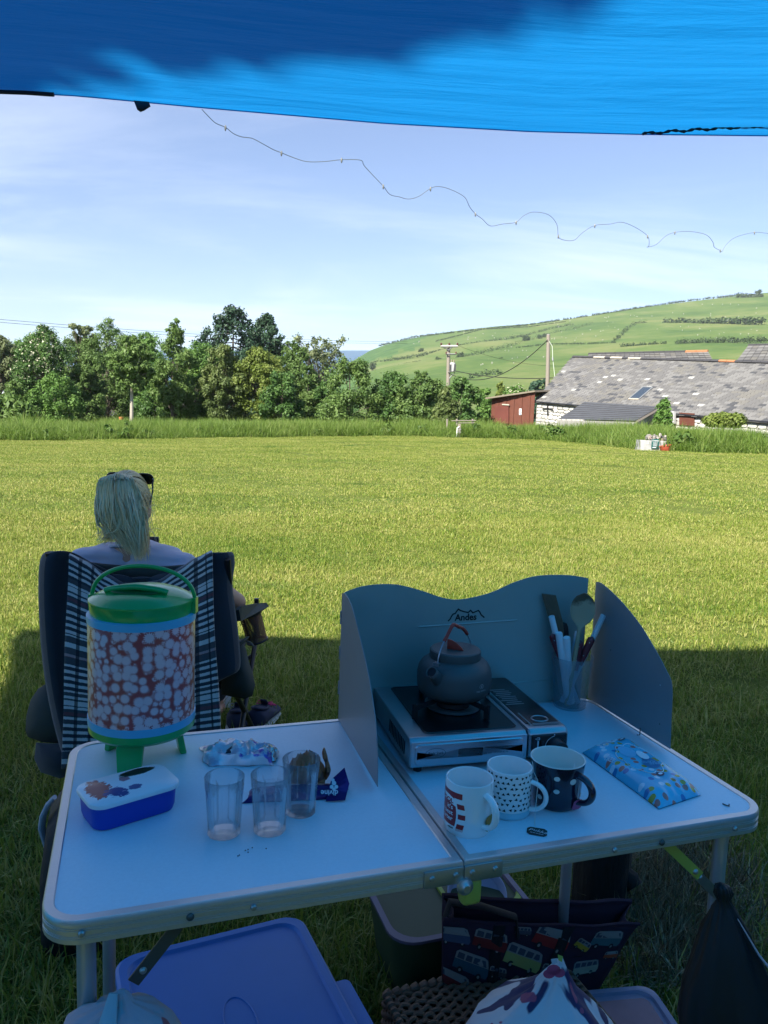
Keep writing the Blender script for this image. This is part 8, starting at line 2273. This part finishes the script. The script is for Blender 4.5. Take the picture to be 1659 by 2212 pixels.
hedge('clump of scrub at the top right of the skyline', [(1530, 85), (1580, 84), (1640, 82)], 10, 12)
def hill_tree(lab, x, y, px, seed, m=L_hedge):
    u, v = c2(x, y); d = hill_d(u, v); R_ = px / F * d * .5; X = hill_pt(u, v); r = random.Random(seed)
    o = thing('hill_tree', lab, 'tree', X, 0, 'single trees on the hill')
    cs = [(r.uniform(-1, 1) * R_ * .6, r.uniform(-1, 1) * R_ * .6, R_ * r.uniform(.2, 1.2)) for _ in range(14)]
    V, F_, C_ = leaf_quads(cs, [R_ * .5] * 14, [40] * 14, R_ * .28, seed, .8, 0, .4); npmesh('crown', V, F_, m, o, C_)
    MB().tube([(0, 0, -1), (0, 0, R_)], [R_ * .12, R_ * .06], 6).build('trunk', bark, o)
for i, (x, y, px, lab) in enumerate(((692, 262, 22, 'lone round tree on the hill left of the wooden pole top'), (340, 342, 16, 'small dark tree left of the transformer pole'), (270, 305, 14, 'small tree at the edge of the bracken slope'), (745, 250, 13, 'small bush beside the wooden pole top'), (765, 244, 12, 'smallest bush touching the wooden pole top'), (75, 372, 22, 'dark tree at the lower left foot of the hill'), (40, 365, 18, 'dark tree at the far lower left foot of the hill'), (1620, 70, 15, 'round tree cluster on the skyline at the right edge'), (430, 330, 20, 'dark tree right behind the transformer'), (590, 335, 9, 'little bush alone in the middle field'))):
    hill_tree(lab, x, y, px, 700 + i)
sheep_m = mat('sheep_fleece', (.42, .41, .37), .95)
b = MB(); ellip(b, (0, 0, .62), (.26, .48, .27), 10, 6); ellip(b, (0, .55, .78), (.11, .17, .12), 8, 5)
for x in (-.14, .14):
    for y in (-.3, .3): b.tube([(x, y, 0), (x, y, .5)], .05, 5)
b.v = [(x * 1.3, y * 1.3, z * 1.3) for x, y, z in b.v]
sp0 = b.build('sheep', sheep_m, None); first = True; r = random.Random(77)
for (xa, xb, ya, yb, n) in ((230, 640, 225, 275, 16), (400, 700, 245, 320, 14), (780, 1060, 175, 262, 26), (1000, 1240, 110, 190, 10), (1180, 1640, 100, 180, 16), (1180, 1640, 195, 255, 14), (500, 560, 345, 380, 4), (480, 780, 300, 360, 8), (420, 540, 205, 240, 5)):
    for k in range(n):
        u, v = c2(r.uniform(xa, xb), r.uniform(ya, yb))
        if v < sil(u) + 4: continue
        o = sp0 if first else sp0.copy()
        if not first: COL.objects.link(o)
        first = False; o.location = hill_pt(u, v) + Vector((0, 0, .6)); o.rotation_euler = (0, 0, r.uniform(0, 6.28)); s_ = hill_d(u, v) / 800; o.scale = (max(.7, s_ * .85),) * 3
        tag(o, 'tiny white sheep grazing on the far green hill', 'sheep', 'sheep scattered over the hill')

# ---- marker post, rail, stone heap at the edge of the meadow
mp = ong(990, 946)
post = thing('marker_post', 'short wooden marker post with white pipe at the edge of the long grass', 'marker post', mp)
H_ = at(990, 916, (mp - CAM).dot(fwd)).z - mp.z
MB().box((0.02, 0, H_ / 2), (.12, .12, H_)).build('post', wood_pole, post, bevel=.01)
MB().tube([(-.08, -.08, 0), (-.08, -.08, H_ * .55), (-.07, -.08, H_ * .74), (.02, -.08, H_ * .80)], .020, 8).build('white_pipe', ceramic, post)
for z in (.42, .62): MB().box((0.02, -.065, H_ * z), (.16, .012, .03)).build('clip', galv, post, smooth=0)
fn = thing('rail_fence', 'short weathered rail fence in a gap behind the long grass', 'fence', at(995, 912, 37))
for uu in (966, 987, 1021): MB().tube([at(uu, 925, 37), at(uu, 905, 37)], .045, 6).build('post', wood_pole, fn, absolute=True)
for vv, u0, u1 in ((909, 975, 1028), (914, 990, 1026)): MB().tube([at(u0, vv, 36.9), at(u1, vv - .5, 36.9)], .024, 6).build('rail', wood_pole, fn, absolute=True)
sg_ = ong(1408, 974)
hp = thing('rubble_bag', 'white bulk bag heaped with broken stones at the edge of the long grass', 'rubble bag', sg_, -0.05)
dS = (sg_ - CAM).dot(fwd); px = dS / F
def hl(u, v, y=0.0): X = at(u, v, dS); return Vector((X.x - sg_.x, y, max(0, X.z - sg_.z)))
bagm = mat('grubby_white_woven_bag', (.36, .36, .36), .8, var=.25, vscale=6, bump=.6, bscale=6, bdist=.05)
a, c_ = hl(1382, 972), hl(1438, 972); ht = hl(1400, 950).z
b = MB()
b.rings([[Vector((x * (1 + .04 * math.sin(z * 9 + y * 7)), y + .25, z)) for x, y in rrect(c_.x - a.x, .7, .08, 3)] for z in (0, ht * .3, ht * .6, ht * .86, ht * 0.95)], cap=True)
bo_ = b; bo_.v = [(x + (a.x + c_.x) / 2 + .02 * mnoise.noise(Vector((x * 5, y * 5, z * 5))), y + .02 * mnoise.noise(Vector((x * 6, 3, z * 6))), z) for x, y, z in bo_.v]
bo_.build('bag', bagm, hp, smooth=50)
stn = [mat('heap_stone_grey', (.18, .17, .16), .9, var=.2, vscale=9), mat('heap_stone_pale', (.29, .27, .24), .9, var=.2, vscale=9), mat('heap_stone_pink', (.24, .185, .165), .9, var=.2, vscale=9)]
hs = []
for k in range(5):
    b = MB(); r = random.Random(30 + k); c0 = [Vector((math.cos(a_) * math.cos(l_), math.sin(a_) * math.cos(l_), math.sin(l_))) * r.uniform(.75, 1.1) for l_ in (-.9, -.2, .4, 1.0) for a_ in [2 * PI * j / 6 + l_ for j in range(6)]]
    b.rings([c0[i * 6:i * 6 + 6] for i in range(4)]); o = b.build('stone', stn[k % 3], None, smooth=0); hs.append(o.data); bpy.data.objects.remove(o)
r = random.Random(3)
for k in range(34):
    q = r.random(); u = 1390 + 66 * q; top_ = 950 - 10 * math.sin(PI * min(1, q * 1.15)) + (6 if q > .8 else 0); v = top_ + r.uniform(-1, 9 if q < .7 else 16)
    if q > .72: v += r.uniform(0, 6)
    X = hl(u, v); s_ = r.uniform(3.0, 6.0) * px
    o = bpy.data.objects.new('stone', r.choice(hs)); COL.objects.link(o); o.parent = hp; o.location = (X.x, r.uniform(-.02, .4), X.z); o.rotation_euler = (r.uniform(0, 3), r.uniform(0, 3), r.uniform(0, 3)); o.scale = (s_ * 1.3, s_, s_ * .7)
sgn = thing('camper_sign', 'small dark green campers sign leaning on the white rubble bag', 'sign', sg_ + hl(1411, 972, -.13), -.03)
sw_, sh_ = 15.5 * px, 20.5 * px
signgreen = mat('sign_green', (.008, .085, .080), .5)
MB().box((0, 0, sh_ / 2 + .05), (sw_, .02, sh_)).build('board', signgreen, sgn, smooth=0)
text_mesh('lettering', 'Campers', sw_ * .27, wprint, sgn, Matrix.Translation((0, -.013, .05 + sh_ * .82)) @ Matrix.Rotation(PI / 2, 4, 'X'), shear=.2, bold=.001)
b = MB()
for k in range(6): b.box((0, -.0125, .05 + sh_ * (.62 - .075 * k)), (sw_ * (.7 - .08 * (k % 3)), .002, sh_ * .022))
b.box((-sw_ * .1, -.0125, .05 + sh_ * .10), (sw_ * .5, .002, sh_ * .06)); b.build('sign_print', wprint, sgn, smooth=0)
tb = thing('red_tub', 'orange red plastic tub lying in the grass before the stone heap', 'tub', sg_ + hl(1431, 974, -.30), .2)
MB().lathe([(.13, 0), (.15, .02), (.175, .17), (.185, .175), (.17, .17), (.13, .03), (.001, .02)], 20).xform(Matrix.Rotation(-.25, 4, 'Y')).build('tub', mat('orange_red_plastic', (.42, .085, .045), .5), tb)

# ---- string lights hanging from the tarpaulin
WP = [(436, 236), (450, 251), (466, 266), (487, 275), (505, 289), (524, 296), (545, 299), (570, 312), (590, 323), (608, 330), (630, 339), (662, 349), (700, 349), (738, 345), (779, 346), (786, 357), (805, 378), (828, 402), (842, 420), (862, 425), (882, 430), (905, 424), (930, 407), (947, 403), (970, 408), (1003, 425), (1014, 446), (1027, 462), (1042, 473), (1059, 488), (1085, 484), (1115, 480), (1130, 467), (1152, 458), (1185, 464), (1203, 485), (1206, 510), (1216, 518), (1240, 519), (1258, 503), (1285, 487), (1318, 484), (1343, 480), (1372, 491), (1399, 510), (1402, 530), (1398, 534), (1418, 528), (1438, 510), (1458, 502), (1490, 500), (1525, 507), (1540, 523), (1543, 534), (1556, 541), (1560, 543), (1570, 527), (1590, 512), (1630, 502), (1662, 505), (1720, 515)]
sl_ = thing('string_lights', 'thin wavy string light wire hanging from the tarpaulin edge', 'string lights', at(436, 236, 2.2))
n = len(WP); pts = [at(u, v, 2.19 + 1.5 * (k / n)) for k, (u, v) in enumerate(WP)]
sm = []
for i in range(n - 1):
    p0, p1, p2, p3 = pts[max(0, i - 1)], pts[i], pts[i + 1], pts[min(n - 1, i + 2)]
    for k in range(4):
        s = k / 4; sm.append(.5 * ((2 * p1) + (p2 - p0) * s + (2 * p0 - 5 * p1 + 4 * p2 - p3) * s * s + (3 * p1 - p0 - 3 * p2 + p3) * s ** 3))
wire_green = mat('dark_green_wire', (.15, .17, .14), .6)
MB().tube(sm, .0010, 5).build('wire', wire_green, sl_, absolute=True)
bulb_m = mat('clear_bulb_housing', (.16, .17, .16), .4)
for i in (3, 9, 13, 17, 22, 27, 31, 36, 40, 44, 49, 54, 58):
    P = pts[i]; MB().lathe([(.0012, .006), (.0028, .003), (.0032, -.004), (.002, -.009), (.0001, -.011)], 8, P - sl_.location).xform(Matrix.Identity(4)).build('bulb', bulb_m, sl_)

# ---- unseen tree behind the tent, its crown shaped to shade half of the tarpaulin
r = random.Random(9); cs, rs, ns = [], [], []
for A_s, B_s in zip(SHADE, SHADE[1:]):
    n = max(1, int((A_s - B_s).length / .14))
    for k in range(n):
        T_p = A_s.lerp(B_s, k / n)
        for dz in (0.16, 0.42, 0.85):
            rad = 0.15 if dz < .3 else (0.30 if dz < .6 else 0.60)
            Q = T_p + SUN_DIR * (r.uniform(-.5, .5) * min(1.5, dz * 2)) - Vector((0, 0, dz))
            cs.append(tuple(Q)); rs.append(rad); ns.append(44 if dz < .3 else (90 if dz < .6 else 170))
base_x = sum(c_[0] for c_ in cs) / len(cs)
bt = thing('tall_tree', 'unseen tree with its crown shaped to shade the tarpaulin', 'tree', (base_x, TREE_Y, gz(base_x, TREE_Y)))
cs = [(x - base_x, y - TREE_Y, z - bt.location.z) for x, y, z in cs]
V, F_, C_ = leaf_quads(cs, rs, [int(n_ * 2.2) for n_ in ns], .15, 991, .9, 0, .1)
npmesh('crown', V, F_, L_mid, bt, C_)
cz_ = sum(c_[2] for c_ in cs) / len(cs)
MB().tube([(0, -3.8, -.2), (.1, -3.7, 3), (.3, -2.6, cz_ * .8), (0, 0, cz_)], [.35, .28, .2, .1], 12).build('trunk', bark, bt)

# ---- sea haze
hz = bpy.data.materials.new('sea_haze'); hz.use_nodes = True
hz.node_tree.nodes.clear()
ho = hz.node_tree.nodes.new('ShaderNodeOutputMaterial'); hv = hz.node_tree.nodes.new('ShaderNodeVolumePrincipled')
hv.inputs['Color'].default_value = (0.80, 0.90, 1.0, 1); hv.inputs['Density'].default_value = 0.00012; hv.inputs['Anisotropy'].default_value = 0.0
hz.node_tree.links.new(hv.outputs[0], ho.inputs['Volume'])
lo_, hi_ = [1e9] * 3, [-1e9] * 3
for q in list(COL.objects):
    if q.type != 'MESH' or not len(q.data.vertices): continue
    M = mworld(q)
    if q.name.startswith('slate') or q.name.startswith('stone'): continue
    for c_ in (q.bound_box):
        w_ = M @ Vector(c_)
        for i in range(3): lo_[i] = min(lo_[i], w_[i]); hi_[i] = max(hi_[i], w_[i])

lo_ = [lo_[0] - 40, lo_[1] - 40, lo_[2] - 1.0]; hi_ = [hi_[0] + 40, hi_[1] + 40, hi_[2] + 4]
hb_ = MB().box([(a + c_) / 2 for a, c_ in zip(lo_, hi_)], [c_ - a for a, c_ in zip(lo_, hi_)]).build('haze', hz, None, smooth=0)
hb_['kind'] = 'stuff'; hb_['label'] = 'thin sea haze over the far country'
